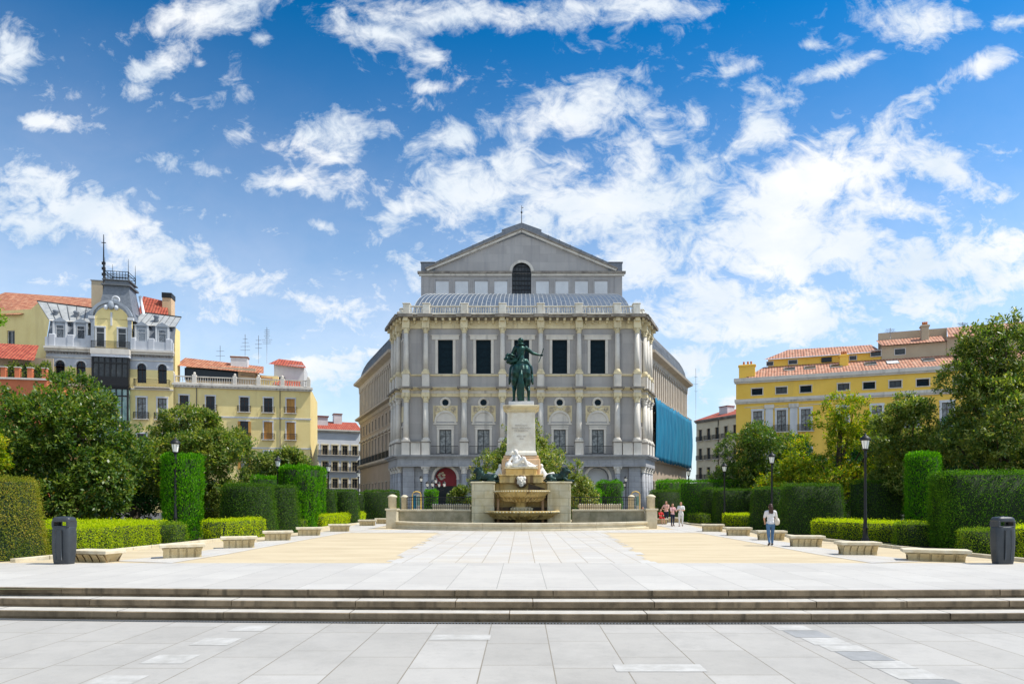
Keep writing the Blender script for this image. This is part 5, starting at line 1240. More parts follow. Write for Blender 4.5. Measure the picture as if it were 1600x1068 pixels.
ll=[(-15.35,29.8,'black lamp post with frosted lantern in front of the tall clipped column on the left'),(X(434,42.3),42.3,'black lamp post rising behind the clipped cones on the left'),(X(513,49.3),49.3,'third lamp post of the left row, before the blue grey houses'),(X(560,60.4),60.4,'farthest lamp post of the left row, beside the theatre wing'),
 (X(1352,28),28,'black lamp post with frosted lantern between the low box hedges on the right'),(X(1206,38.5),38.5,'lamp post behind the clipped cones on the right, second of its row'),(X(1132,49.3),49.3,'third lamp post of the right row, in front of the magnolia'),(X(1076,57),57,'farthest lamp post of the right row, below the blue sheet'),
 (X(658,75),75,'single lamp post at the left front of the theatre'),(X(978,75),75,'single lamp post at the right front of the theatre')]
for i,(x,y,lab) in enumerate(ll):
    o=LP if i==0 else dup(LP); o.location=(x,y,0); o['label']=lab; o['group']='lamp posts of the garden'
def candelabra(x,y,lab):
    t=thing('branched_street_lamp',lab,'street lamp',(x,y,0),group='branched lamps before the theatre'); b=MB()
    b.lathe([(.24,0),(.2,.4),(.12,.8),(.09,1.1),(.07,3.2),(.1,3.3),(.05,3.5)],M['iron'],10); b.build('pole', t)
    for dx,dy,dz in ((0,0,3.75),(-.95,0,3.35),(.95,0,3.35),(-.25,-.9,3.35),(.25,.9,3.35)):
        if dz<3.7: b=MB(); b.tube([(0,0,2.9),(dx*.5,dy*.5,2.85),(dx*.95,dy*.95,3.0),(dx,dy,3.25)],.035,M['iron'],6); b.build('arm', t)
        g=MB(); c=MB(); lamp_head(g,c,dx,dy,dz); o=g.build('lamp_glass', t); c.build('lamp_cap', t)
candelabra(X(680,75),75.5,'five-lantern lamp post before the left arches of the theatre'); candelabra(X(964,75),75.5,'five-lantern lamp post before the right arches of the theatre')
# information totems
def totem(x,y,lab):
    t=thing('information_sign',lab,'sign',(x,y,0),group='framed information signs'); b=MB()
    b.tube([(-.42,0,0),(-.42,0,2.4),(-.3,0,2.6),(0,0,2.68),(.3,0,2.6),(.42,0,2.4),(.42,0,0)],.04,M['yellow2'],8); b.build('frame', t)
    b=MB(); b.box(-.37,.37,-.03,.03,.7,2.4,M['slabwhite']); b.build('board', t)
    b=MB(); b.box(-.33,-.02,-.036,-.031,1.0,2.3,M['tarp']); b.box(.04,.32,-.036,-.031,1.3,2.2,M['greenglass']); b.build('map_print', t)
totem(X(651,66),66,'yellow framed information board by the left corner of the theatre'); totem(X(993,66),66,'yellow framed information board by the right corner of the theatre')

# ------------------------------------------------------------------ clipped hedges
HG='clipped yews and cypresses'
hedge(('cone',-16.05,20.35,1.40,1.08,2.40),'big clipped cone with sunburnt brown top at the left edge of the picture','yewgold',.05,1500,1,HG,lumps=.02)
hedge(('cone',-15.45,30.6,.72,.82,3.75),'tall clipped cypress column behind the nearest left lamp post','cypress',.13,700,2,HG,vert=.9,lumps=.05)
hedge(('cone',-13.9,34.2,1.42,1.12,2.55),'large clipped dark cone left of its slimmer twin on the left side','yew',.065,950,3,HG,lumps=.02)
hedge(('cone',X(436,37.5),37.5,1.12,.88,2.55),'narrower clipped dark cone behind the large one on the left side','yew',.065,850,4,HG,lumps=.02)
hedge(('cone',X(470,42.5),42.5,.85,1.28,3.8),'flaring bright green cypress column wider at its top on the left','cypress',.15,520,5,HG,vert=.9,lumps=.09)
hedge(('cone',X(494,46.5),46.5,.50,.62,3.9),'slim bright green cypress column just behind the flaring one','cypress',.15,420,6,HG,vert=.9,lumps=.07)
hedge(('cone',X(511,49.0),49.0,.78,.55,2.5),'small clipped cone at the foot of the third left lamp','yew',.08,480,7,HG,lumps=.02)
hedge(('cone',X(540,52),52,1.08,.85,2.55),'clipped cone next to the far end of the left box hedge','yew',.08,480,8,HG,lumps=.02)
hedge(('box',[(X(572,61),61),(X(622,61),61)],1.6,2.65),'clipped dark block beside the left end of the fountain','yew',.09,330,9,HG,lumps=.03)
hedge(('box',[(X(553,66),66),(X(575,66),66)],1.6,2.5),'clipped dark block behind the farthest left lamp','yew',.10,260,10,HG,lumps=.03)
hedge(('box',[(X(398,47),47),(X(431,47),47)],1.4,3.4),'bright clipped cypress block rising behind the left cones','cypress',.12,300,11,HG,vert=.8)
hedge(('box',[(X(350,45),45),(X(385,46),46)],1.4,2.3),'low clipped block behind the large left cone','yew',.1,260,110,HG)
# right side
hedge(('box',[(X(1018,61),61),(X(1066,61),61)],1.8,2.65),'clipped dark block beside the right end of the fountain','yew',.09,330,12,HG,lumps=.03)
hedge(('box',[(X(1028,68),68),(X(1075,68),68)],2.2,3.7),'bright uneven cypress block behind the right dark block','cypress',.15,260,13,HG,vert=.8,lumps=.12)
hedge(('box',[(X(1070,56.5),57.3),(X(1151,56),55.2)],1.7,3.4),'tall long clipped hedge behind the standing people','cypress',.11,380,14,HG,vert=.5,lumps=.04)
hedge(('oval',X(1112,54),53.2,.95,.9,.85,.85,2.72,0),'narrow clipped block left of the wide dark one on the right','yew',.08,480,15,HG,lumps=.03)
hedge(('oval',X(1150,50.5),50.5,1.6,1.0,1.5,.95,2.58,0),'wide clipped dark block behind the fourth right bench','yew',.075,560,16,HG,lumps=.03)
hedge(('cone',X(1204,41),41,1.28,.98,2.52),'clipped cone directly behind the walking woman','yew',.07,700,17,HG,lumps=.02)
hedge(('oval',X(1268,35.8),35.8,1.6,1.0,1.35,.85,2.60,0),'broad clipped mound with brownish top right of the walking woman','yew',.06,900,18,HG,lumps=.03)
hedge(('box',[(X(1337,42),42),(X(1398,42),42)],1.6,2.95),'clipped dark block behind the nearest right lamp','yew',.08,420,19,HG,lumps=.03)
hedge(('cone',X(1446,31),31.2,.66,.66,3.9),'slim clipped cypress pillar behind the largest hedge','cypress',.11,800,20,HG,vert=.8,lumps=.03)
hedge(('oval',19.55,25.15,3.9,1.05,4.0,1.05,2.78,0),'largest clipped hedge block on the right edge, bright at its near corner','yewbright',.058,1150,21,HG,lumps=.05)
hedge(('box',[(X(880,64),64),(X(937,64),64)],2.0,2.75),'clipped dark block behind the right railing','cypress',.12,300,22,HG)
hedge(('oval',X(952,67),67,1.1,1.0,1.2,1.1,3.6,0),'tall bright cypress block behind the right railing','cypress',.14,300,23,HG,vert=.8,lumps=.1)
hedge(('box',[(X(665,62),62),(X(682,62),62)],1.0,2.7),'small clipped block behind the left railing','cypress',.12,300,24,HG)
hedge(('box',[(X(700,64),64),(X(740,64),64)],1.2,2.0),'low clipped hedge behind the left railing beside the monument','yew',.1,260,25,HG)
LG='low box hedges of the garden beds'
hedge(('box',[(-27,52),(-16.5,50)],1.5,2.1),'dark clipped hedge closing the garden behind the left magnolias','yew',.12,220,51,HG)
hedge(('box',[(17.5,50),(27,50)],1.5,2.3),'dark clipped hedge closing the garden behind the right magnolias','yew',.12,220,52,HG)
hedge(('box',[(-15.25,21.7),(-15.1,24),(-14.95,26.6)],1.3,.86),'low yellow-green box hedge running back from the left litter bin','box',.05,1500,31,LG,name='box_hedge')
hedge(('box',[(-15.1,27.7),(-14.0,27.6)],.9,.80),'short dark box hedge corner at the nearest left lamp','boxdark',.05,1100,32,LG,name='box_hedge')
hedge(('box',[(-24,28.4),(-15.4,28.2)],2.2,.86),'deep low box hedge beyond the left bin, crossing behind the near one','box',.07,600,33,LG,name='box_hedge')
hedge(('box',[(-13.7,29.8),(-13.15,33.2)],1.1,.85),'low box hedge between the tall column and the large left cone','box',.06,900,34,LG,name='box_hedge')
hedge(('box',[(-14.2,36.5),(-13.4,40.5)],1.0,.6),'low box hedge under the slimmer left cone','boxdark',.07,600,35,LG,name='box_hedge')
hedge(('box',[(X(492,44.5),44.3),(X(560,56),56)],1.1,.75),'far low box hedge of the left row at the small cones','box',.08,600,36,LG,name='box_hedge')
hedge(('box',[(X(1243,36.5),33.0),(X(1330,31.5),30.6),(X(1428,28.5),28.0)],1.5,.80),'long yellow-green box hedge at the right lamp post','box',.055,1100,37,LG,name='box_hedge')
hedge(('box',[(X(1395,27.3),27.1),(X(1455,27),26.3)],1.0,.84),'short box hedge left of the largest hedge','boxdark',.055,1100,38,LG,name='box_hedge')
hedge(('box',[(X(1510,22.2),22.4),(X(1580,21.8),22.0)],1.0,.78),'dark box hedge behind the right litter bin','boxdark',.05,1200,39,LG,name='box_hedge')
hedge(('box',[(X(1593,20.4),20.6),(X(1680,20.2),20.3)],1.2,.95),'bright box hedge cut by the right edge of the picture','box',.05,1300,40,LG,name='box_hedge')
hedge(('box',[(X(1133,48),47.5),(X(1180,46),45.5)],1.1,.80),'low box hedge behind the fourth and fifth right benches','box',.075,700,41,LG,name='box_hedge')
hedge(('box',[(X(1083,53.5),53.5),(X(1100,52.5),52)],.9,.7),'tiny box hedge left of the narrow right block','boxdark',.08,500,42,LG,name='box_hedge')

# ------------------------------------------------------------------ trees
tree(-23.6,34,8.8,4.7,'large dark magnolia filling the left side behind the litter bin','magnolia',11,.22,62000,.1,lobes=34,gap=.12)
tree(-19.9,41,7.9,3.6,'rounded magnolia behind the tall clipped column on the left','magnolia_light',12,.21,46000,.3,lobes=26)
tree(-18.9,53,6.7,3.3,'smaller magnolia in front of the yellow corner house','magnolia_light',13,.23,30000,.3,lobes=20)
tree(-30.5,37,7.5,4.2,'dark magnolia cut by the left edge of the picture','magnolia',14,.23,34000,.2,lobes=24)
tree(-26.5,46,6.4,5.0,'dark tree filling the gap between the two big left magnolias','darktree',15,.24,34000,.0,lobes=26)
tree(X(398,60),60,5.6,1.9,'small dark green tree behind the left clipped block','darktree',16,.22,12000,.4,lobes=12,name='garden_tree')
tree(-22.6,27.0,11.4,1.55,'bright lime-green tree at the left edge above the magnolia','limetree',17,.16,15000,7.4,lobes=12,name='lime_tree')
tree(-19.9,24.6,4.7,.95,'young magnolia with golden shoots at the left edge','golden',18,.17,5200,2.2,lobes=10,spread=.42)
tree(X(818,58),58,9.4,6.0,'conical magnolia standing behind the fountain pedestal','magnolia_pale',19,.24,36000,.8,cone=1,lobes=44,spread=.34)
tree(X(722,60),60,3.6,1.5,'low variegated shrub behind the left railing','magnolia_light',20,.2,7000,.2,lobes=10,name='shrub',cat='shrub',group='shrubs')
tree(X(906,56),56,5.2,1.7,'leaning magnolia branch clump right of the fountain block','magnolia_pale',21,.24,5500,.6,lobes=14,gap=.5,spread=.42)
tree(X(1180,56),56,8.4,4.6,'broad magnolia in front of the cream and yellow houses on the right','magnolia',22,.22,48000,.3,lobes=30)
tree(X(1312,47),47,9.4,4.0,'loose golden-green tree with visible branches on the right','golden',23,.21,26000,1.2,lobes=26,gap=.35)
tree(X(1252,66),66,9.0,3.0,'dark green tree squeezed between magnolia and yellow house','darktree',24,.24,16000,.6,lobes=16,name='garden_tree')
tree(X(1418,42),42,8.7,3.2,'tall golden-tinged magnolia beside the slim clipped pillar','magnolia_light',25,.21,42000,.5,lobes=28,gap=.15)
tree(X(1572,38),38,12.7,3.9,'tall dark magnolia reaching highest on the right','magnolia_light',26,.22,48000,.4,lobes=30,gap=.15)
tree(X(1650,40),40,13.2,4.3,'dark magnolia cut by the right edge of the picture','magnolia',27,.22,36000,.4,lobes=28)
tree(X(1350,56),56,6.8,4.2,'dark background magnolia between the right lamps','darktree',28,.24,22000,.2,lobes=20)
tree(X(1490,52),52,8.6,4.0,'darkest background tree behind the right magnolias','darktree',29,.24,24000,.2,lobes=20)
tree(X(1215,50),47.5,5.0,2.6,'low golden-green magnolia right of the second lamp','golden',30,.2,18000,.2,lobes=16)
# ------------------------------------------------------------------ houses around the square
def pt(u, v, d): return (X(u,d), d, Z(v,d))
def roofpoly(b, pts, m): b.polyuv(pts, m)
# yellow corner house, left
A=(X(271,102),102); B=(X(485,106.5),106.5); T,W_=frame(A,B)
t = thing('yellow_corner_house','pale yellow four-storey house with white balustrade and wooden shutters left of the theatre','house',(*A,0))
T0 = Matrix.Translation((-A[0],-A[1],0)) @ T
hpx = (782-594)*102/FPX+EYE      # eaves height
cols = [(u-271)/(485-271)*W_ for u in (287,327,379.5,417,453)]
rows = [(17.05,2.4,'t'),(12.6,2.9,'m'),(7.9,3.2,'m'),(3.6,3.2,'m')]
b=MB(); b.T=T0; H=[]
hts=[15.55,11.35,6.6,1.8]; hh=[2.25,2.75,2.9,2.9]
for c_ in cols:
    for z,h_ in zip(hts,hh): H.append((c_-.62,c_+.62,z,z+h_))
wall_holes(b, W_, 0, 19.6, H, M['yellow'], .3); b.quad((W_,0,0),(W_,16,0),(W_,16,19.6),(W_,0,19.6),M['yellow']); b.quad((0,0,19.4),(W_,0,19.4),(W_,16,19.4),(0,16,19.4),M['beige']); b.build('wall', t)
b=MB(); b.T=T0
for c_ in cols:
    for z,h_ in zip(hts,hh): surr(t,T0,c_,z,1.24,h_,M['whitewall'],.17,.06,False)
b.box(0,W_+.1,-.06,0,14.55,14.8,M['whitewall']); b.box(0,W_+.1,-.06,0,9.9,10.1,M['whitewall']); b.build('trim', t)
b=MB(); b.T=T0; b.box(-.1,W_+.2,-.25,0,19.0,19.3,M['trim']); b.box(-.1,W_+.35,-.5,.2,19.3,19.62,M['trim']); n=36
for i in range(n): xx=W_*(i+.5)/n; b.box(xx-.1,xx+.1,-.42,0,19.05,19.3,M['trim'])
b.build('cornice', t)
kinds=[['dark','','door','door','wood'],['','wood','open','wood','wood'],['glass','glass','open','glass','glass'],['glass']*5]
for r_,(z,h_) in enumerate(zip(hts,hh)):
    for i,c_ in enumerate(cols):
        k=kinds[r_][i]
        o=window(t,T0,c_,z,1.24,h_,.2,'darkwood' if k!='wood' else 'wood','curtain' if r_==2 else 'dark',1,1,shut='wood' if k=='wood' else None)
        if r_<2: balcony(t,T0,c_,z-.02,1.9,.45,.95,'trim')
        if k=='open':
            b=MB(); b.T=T0
            for sg in (-1,1): b.box(c_+sg*.62-.04 if sg>0 else c_-.62-.32,c_+.62+.32 if sg>0 else c_-.62+.04,-.08,-.03,z,z+h_,M['wood'])
            b.build('shutter', t)
px = [271,303,365,402,440,482]
for i in range(5):
    b=MB(); b.T=T0; x0=(px[i]-271)/214*W_+.35; x1=(px[i+1]-271)/214*W_-.3; balustrade(b, Matrix.Identity(4), x0, x1, 19.62, 20.75, M['trim'], -.1, .34); b.build('balustrade', t)
for i in range(6):
    b=MB(); b.T=T0; xx=(px[i]-271)/214*W_; b.bbox(xx-.3,xx+.3,-.4,.2,19.62,20.95,M['trim'],.03); b.ell((xx,-.1,21.15),(.2,.2,.26),M['trim'],n=10); b.build('balustrade_post', t)
for u in (306,436):
    b=MB(); b.T=T0; xx=(u-271)/214*W_; b.tube([(xx,-.1,.5),(xx,-.1,19.1)],.06,M['pole'],6); b.build('drainpipe', t)
# set-back attic with tiled roofs
b=MB(); b.T=T0
b.box(1.0,11.2,3.2,12,19.45,22.9,M['beige']); b.box(9.2,14.6,3.5,12,19.45,21.9,M['yellow']); b.box(13.8,18.5,5,12,19.45,24.1,M['whitewall']); b.build('attic_wall', t)
for bx in ((.8,8.6,3.12,3.19,20.7,22.6),(14.6,15.5,4.93,4.99,20.8,22.0),(9.6,10.6,3.42,3.49,20.9,21.5)): b=MB(); b.T=T0; b.box(*bx,M['dark']); b.build('attic_opening', t)
b=MB(); b.T=T0
roofpoly(b,[(-.3,2.2,22.7),(12.6,2.2,22.0),(11.8,8,24.2),(-.3,8,25.1)],M['tile']); roofpoly(b,[(9.0,2.9,21.7),(13.9,2.9,21.4),(13.6,4.9,22.1),(9.0,4.9,22.4)],M['tile'])
roofpoly(b,[(13.0,4.4,24.0),(18.9,4.4,23.6),(17.9,8,25.3),(14.2,8,25.6)],M['tilered']); roofpoly(b,[(14.0,2.0,20.3),(18.3,2.0,19.9),(18.0,4.9,21.4),(14.0,4.9,21.6)],M['tilered']); b.build('roof', t)
b=MB(); b.T=T0; b.bbox(7.0,9.6,6,7.2,23.5,25.4,M['whitewall'],.04); b.box(6.9,9.7,5.9,7.3,25.1,25.3,M['tile']); b.build('chimney', t)
def antenna(lab,x,y,z,h,kind,grp='rooftop aerials'):
    t_=thing('aerial',lab,'aerial',(x,y,z),group=grp); b=MB(); b.tube([(0,0,0),(0,0,h)],.035,M['pole'],5)
    b.build('mast', t_); b=MB(); rg=random.Random(int(abs(x)*7))
    for k in range(kind): zz=h*(.55+.42*k/kind); w_=rg.uniform(.3,.8); b.tube([(-w_,0,zz),(w_,.1,zz+.05)],.022,M['pole'],4); [b.tube([(-w_+2*w_*i/4,-.2,zz),(-w_+2*w_*i/4,.25,zz)],.014,M['pole'],4) for i in range(5)]
    b.build('elements', t_)
antenna('thin rooftop aerial on the tiled attic, left of three close together',X(383,112),112,23.6,Z(522,112)-23.6,4)
antenna('short rooftop aerial beside the white attic of the yellow corner house',X(404,112),112,24.6,Z(524,112)-24.6,3)
antenna('tallest lattice aerial above the white attic of the yellow corner house',X(417,112),112,24.6,Z(511,112)-24.6,8)
antenna('small aerial above the tiled roof right of the chimney',X(344,112),112,23.8,Z(540,112)-23.8,2)

# mansarded mansion with tower, left
A=(X(72,98),98); B=(X(271,101.6),101.6); T,W_=frame(A,B)
t = thing('mansard_mansion','ornate yellow mansion with white mansard storey, glazed bay and slate tower on the left','house',(*A,0))
T0 = Matrix.Translation((-A[0],-A[1],0)) @ T
def sx_(u): return (u-72)/(271-72)*W_
H=[]; cols=[93,125,220,253]; cw=[sx_(u) for u in cols]
for c_ in cw:
    H += [(c_-.62,c_+.62,19.4,22.3),(c_-.62,c_+.62,14.0,17.2),(c_-.6,c_+.6,8.8,11.8),(c_-.6,c_+.6,3.5,6.6)]
b=MB(); b.T=T0; wall_holes(b, W_, 0, 21.4, H[0:0]+[(a,c,e,min(f,21.4)) for a,c,e,f in H], M['yellow'], .35)
b.build('wall', t)
b=MB(); b.T=T0; wall_holes(b, W_, 21.4, 23.9, [(c_-.62,c_+.62,21.4,22.3) for c_ in cw], M['dimwhite'], .35)
for c_ in cw: arch_fill(b, c_, .62, 21.7, -.003, M['dimwhite'], .35, ztop=22.32)
b.build('upper_wall', t)
b=MB(); b.T=T0; b.box(-.1,W_+.1,-.35,0,23.6,23.95,M['trim']); b.box(-.1,W_+.15,-.6,.1,23.95,24.25,M['trim']); b.box(-.05,W_+.05,-.1,0,22.7,22.85,M['trim']); b.box(0,W_,-.15,0,18.35,18.6,M['trim'])
n=40
for i in range(n): xx=W_*(i+.5)/n; b.box(xx-.14,xx+.14,-.36,-.02,23.35,23.5,M['dirty'])
b.box(-.05,W_,-.25,.3,24.25,25.6,M['dimwhite'])
for u in (82,110,138,206,236,264): b.bbox(sx_(u)-.45,sx_(u)+.45,-.32,.35,24.25,26.1,M['dimwhite'],.1)
b.build('cornice', t)
for c_ in cw:
    for (z,h_) in ((14.0,3.2),(8.8,3.0),(3.5,3.1)): surr(t,T0,c_,z,1.24,h_,M['whitewall'],.2,.08,False)
    b=MB(); b.T=T0; ring_arch(b, c_, .64, .84, 21.7, -.07, 0, M['whitewall']); b.build('arch_moulding', t)
for c_ in cw:
    window(t,T0,c_,19.4,1.24,2.9,.25,'darkwood','dark',1,1); window(t,T0,c_,14.0,1.24,3.2,.2,'darkwood','curtain',1,1); window(t,T0,c_,8.8,1.2,3.0,.2,'darkwood','glass'); window(t,T0,c_,3.5,1.2,3.1,.2,'darkwood','glass')
    balcony(t,T0,c_,14.0,2.0,.5,1.0,'trim')
for (a,c_) in ((84,139),(210,266)): 
    balcony(t,T0,(sx_(a)+sx_(c_))/2,18.75,sx_(c_)-sx_(a),.8,1.15,'trim')
# mansard roof
for (x0,x1) in ((0,sx_(146)),(sx_(200),W_)):
    b=MB(); b.T=T0; b.add([(x0,.35,25.5),(x1,.35,25.5),(x1,1.3,28.3),(x0,1.3,28.3)],[(0,1,2,3)],M['slate']); b.build('mansard_slope', t)
for (x0,x1,tl,tr) in ((0,sx_(146),-3.0,0.2),(sx_(200),W_,.5,-.6)):
    b=MB(); b.T=T0; P=[(x0,1.0,28.3),(x1,1.0,28.3),(x1,4.2,31.1 if x0<1 else 30.6),(x0+tl,4.2,31.9 if x0<1 else 31.0)]
    b.add(P,[(0,1,2,3)],M['whitezinc']); k=7
    for i in range(k+1):
        f=i/k; p=Vector(P[0]).lerp(Vector(P[1]),f); q=Vector(P[3]).lerp(Vector(P[2]),f); b.tube([p,q],.05,M['leadroof'],4)
    b.tube([P[3],P[2]],.12,M['iron'],5); b.tube([P[0],P[1]],.10,M['trim'],5); b.build('zinc_roof', t)
# yellow gable wall beyond the left verge
b=MB(); b.T=T0; b.add([(0,.2,12),(0,.2,25.5),(0,1.0,28.2),(-2.6,4.2,31.9),(-4.7,6,31.0),(-4.7,6,12)],[(0,1,2,3,4,5)],M['yellow']); b.build('gable_wall', t)
for c_ in cw:   # dormers
    b=MB(); b.T=T0; b.box(c_-.85,c_+.85,.05,1.6,25.2,27.9,M['bluegrey']); b.add([(c_-1.1,-.1,27.9),(c_+1.1,-.1,27.9),(c_,-.1,28.6),(c_-1.1,1.9,27.9),(c_+1.1,1.9,27.9),(c_,1.9,28.6)],[(0,1,2),(0,2,5,3),(1,4,5,2)],M['bluegrey'])
    b.box(c_-.95,c_-.7,-.05,.05,25.2,27.9,M['whitewall']); b.box(c_+.7,c_+.95,-.05,.05,25.2,27.9,M['whitewall']); o=b.build('dormer', t)
    window(t,T0,c_,25.5,1.1,2.0,.0,'white','glass',0,1)
    b=MB(); b.T=T0; b.lathe([(.2,0),(.35,.3),(.3,.8),(.45,1.0),(.3,1.2)],M['slate'],10,(c_-1.5,2.3,29.0)); b.build('roof_vent', t)
# central bay: yellow gabled attic and glazed verandas
xa,xb = sx_(146), sx_(203); xc=(xa+xb)/2
b=MB(); b.T=T0; b.box(xa-.1,xb+.1,-.5,.4,24.1,28.6,M['yellow']); n=14
pts=[(xa-.1,28.6)]+[(xc+(xb-xa)/2*math.cos(math.pi-math.pi*i/n)*.92,28.6+1.9*math.sin(math.pi*i/n)) for i in range(n+1)]+[(xb+.1,28.6)]
for (p,q) in zip(pts[:-1],pts[1:]): b.quad((p[0],-.5,28.5),(q[0],-.5,28.5),(q[0],-.5,q[1]),(p[0],-.5,p[1]),M['yellow'])
b.build('bay_attic', t)
b=MB(); b.T=T0; ring_arch(b,xc,2.55,2.95,28.4,-.8,-.35,M['bluegrey'],18,.25,math.pi-.25)
for sg in (-1,1): b.box(xc+sg*2.45-.22,xc+sg*2.45+.22,-.7,-.35,24.2,28.6,M['bluegrey']); b.box(xc+sg*2.6-.4,xc+sg*2.6+.4,-.8,-.3,28.5,28.9,M['whitewall'])
b.ell((xc,-.7,30.6),(.45,.3,.7),M['bluegrey'],n=10); b.ell((xc-.7,-.6,30.3),(.35,.25,.4),M['palegrey'],n=8); b.ell((xc+.7,-.6,30.3),(.35,.25,.4),M['palegrey'],n=8)
b.box(xc-.12,xc+.12,-.6,-.5,27.6,29.6,M['whitewall']); b.build('bay_ornament', t)
for sg in (-1,1):
    window(t,T0,xc+sg*1.45,24.4,1.15,2.9,-.62,'white','glass',0,1,name='bay_window'); b=MB(); b.T=T0; surround(b,xc+sg*1.45,24.4,1.1,2.9,M['whitewall'],.15,.62,False); b.build('trim', t)
balcony(t,T0,xc,24.15,xb-xa+.2,1.0,1.1,'trim')
b=MB(); b.T=T0; b.box(xa-.15,xb+.15,-1.2,.0,23.3,24.1,M['trim']); b.box(xa-.1,xb+.1,-1.1,0,22.9,23.3,M['palegrey']); b.build('bay_cornice', t)
for k,(z0,z1,gm) in enumerate(((18.9,22.9,'glass'),(13.4,18.3,'greenglass'),(8.0,12.8,'greenglass'),(2.2,7.4,'greenglass'))):
    b=MB(); b.T=T0; zr=z0+1.15 if k==0 else z0
    y0=-1.0
    b.quad((xa+.1,y0+.06,z0),(xb-.1,y0+.06,z0),(xb-.1,y0+.06,z1),(xa+.1,y0+.06,z1),M[gm])
    b.quad((xb-.1,y0+.06,z0),(xb-.1,0,z0),(xb-.1,0,z1),(xb-.1,y0+.06,z1),M[gm]); o=b.build('veranda_glazing', t)
    b=MB(); b.T=T0
    for i in range(7): xx=xa+.1+(xb-xa-.2)*i/6; w_=.07 if i%3 else .12; b.box(xx-w_,xx+w_,y0-.05,y0+.05,z0,z1,M['iron'])
    for zz in (z0,z0+(z1-z0)*.78,z1): b.box(xa,xb,y0-.06,y0+.06,zz-.09,zz+.09,M['iron'])
    b.box(xa-.1,xb+.1,y0-.25,y0,z0-.25,z0+.0,M['iron'])
    if k==0: b.box(xa,xb,y0-.3,y0-.24,z0-.3,z0+1.1,M['iron'])
    b.build('veranda_frame', t)
    b=MB(); b.T=T0; b.box(xa,xb,y0-.2,.0,z0-.55,z0-.25,M['iron']); b.build('veranda_floor', t)
# tower roof
b=MB(); b.T=T0; ty=3.0
prof=[(3.0,28.6),(2.45,30.0),(2.1,31.4),(1.85,32.8),(1.68,34.2)]
vs=[(xc+sx*w_,ty+sy*w_*.9,z) for w_,z in prof for sx,sy in ((-1,-1),(1,-1),(1,1),(-1,1))]
b.add(vs,[(4*j+i,4*j+(i+1)%4,4*j+4+(i+1)%4,4*j+4+i) for j in range(4) for i in range(4)],M['slate']); b.box(xc-2.0,xc+2.0,ty-1.9,ty+1.9,34.1,34.35,M['leadroof']); b.box(xc-1.6,xc+1.6,ty-1.5,ty+1.5,34.35,34.9,M['slate']); b.box(xc-1.9,xc+1.9,ty-1.8,ty+1.8,34.9,35.05,M['leadroof']); b.build('tower_roof', t)
b=MB(); b.T=T0 @ Matrix.Translation((xc,ty-1.88,31.9)) @ Matrix.Rotation(R(90),4,'X'); b.lathe([(.35,-.1),(.5,.12),(.62,0)],M['palegrey'],16); b.T=T0; b.build('tower_oculus', t)
b=MB(); b.T=T0
for sx,sy in ((-1,-1),(1,-1),(1,1),(-1,1)): b.tube([(xc+sx*1.6,ty+sy*1.5,35.0),(xc+sx*1.6,ty+sy*1.5,36.4)],.08,M['iron'],5); b.tube([(xc+sx*1.6,ty+sy*1.5,36.4),(xc+sx*1.6,ty+sy*1.5,38.3)],[.05,.02],M['iron'],4)
for zz in (35.3,35.9,36.3): b.box(xc-1.6,xc+1.6,ty-1.53,ty-1.47,zz-.04,zz+.04,M['iron']); b.box(xc-1.6,xc+1.6,ty+1.47,ty+1.53,zz-.04,zz+.04,M['iron']); b.box(xc+1.57,xc+1.63,ty-1.5,ty+1.5,zz-.04,zz+.04,M['iron']); b.box(xc-1.63,xc-1.57,ty-1.5,ty+1.5,zz-.04,zz+.04,M['iron'])
for i in range(9): xx=xc-1.6+3.2*i/8; b.box(xx-.03,xx+.03,ty-1.52,ty-1.48,35.0,36.3,M['iron']); ring_arch(b,xx,.12,.17,35.6,ty-1.53,ty-1.49,M['iron'],8,0,6.28)
b.build('tower_cresting', t)
b=MB(); b.T=T0; b.box(sx_(115),sx_(143),6,10,24,36.0,M['beige']); b.box(sx_(115)-.1,sx_(143)+.1,5.9,10.1,36.0,36.15,M['pole']); b.build('lift_housing', t)
b=MB(); b.T=T0; xm=sx_(143.5); b.tube([(xm,4,30),(xm,4,37.5),(xm,4,42.6)],[.12,.12,.05],M['iron'],6); 
for z in (36.3,37.2,38.0): b.box(xm-.25,xm+.25,3.9,4.1,z,z+.4,M['iron'])
b.box(xm-.3,xm+.3,3.95,4.05,41.3,41.4,M['iron']); b.build('flagpole', t)
b=MB(); b.T=T0; x0,x1=sx_(226),sx_(242); b.bbox(x0,x1,8,10,28,34.6,M['peachwall'],.03); b.box(x0-.05,x1+.05,7.9,10.1,34.6,35.4,M['iron']); b.build('chimney', t)
b=MB(); b.T=T0; b.tube([(sx_(210),4,30.2),(sx_(203),4.5,32.6),(sx_(201),4.5,33.6)],.22,M['palegrey'],6); b.build('flue', t)
b=MB(); b.T=T0; roofpoly(b,[(sx_(190),5,29.5),(sx_(243)+.4,5,29.3),(sx_(232),9,34.2),(sx_(190),9,34.9)],M['tilered']); pass; b.build('tiled_roof', t)
b=MB(); b.T=T0; b.box(.3,W_-.15,1.4,4.1,.01,28.3,M['yellow']); b.build('inner_block', t)

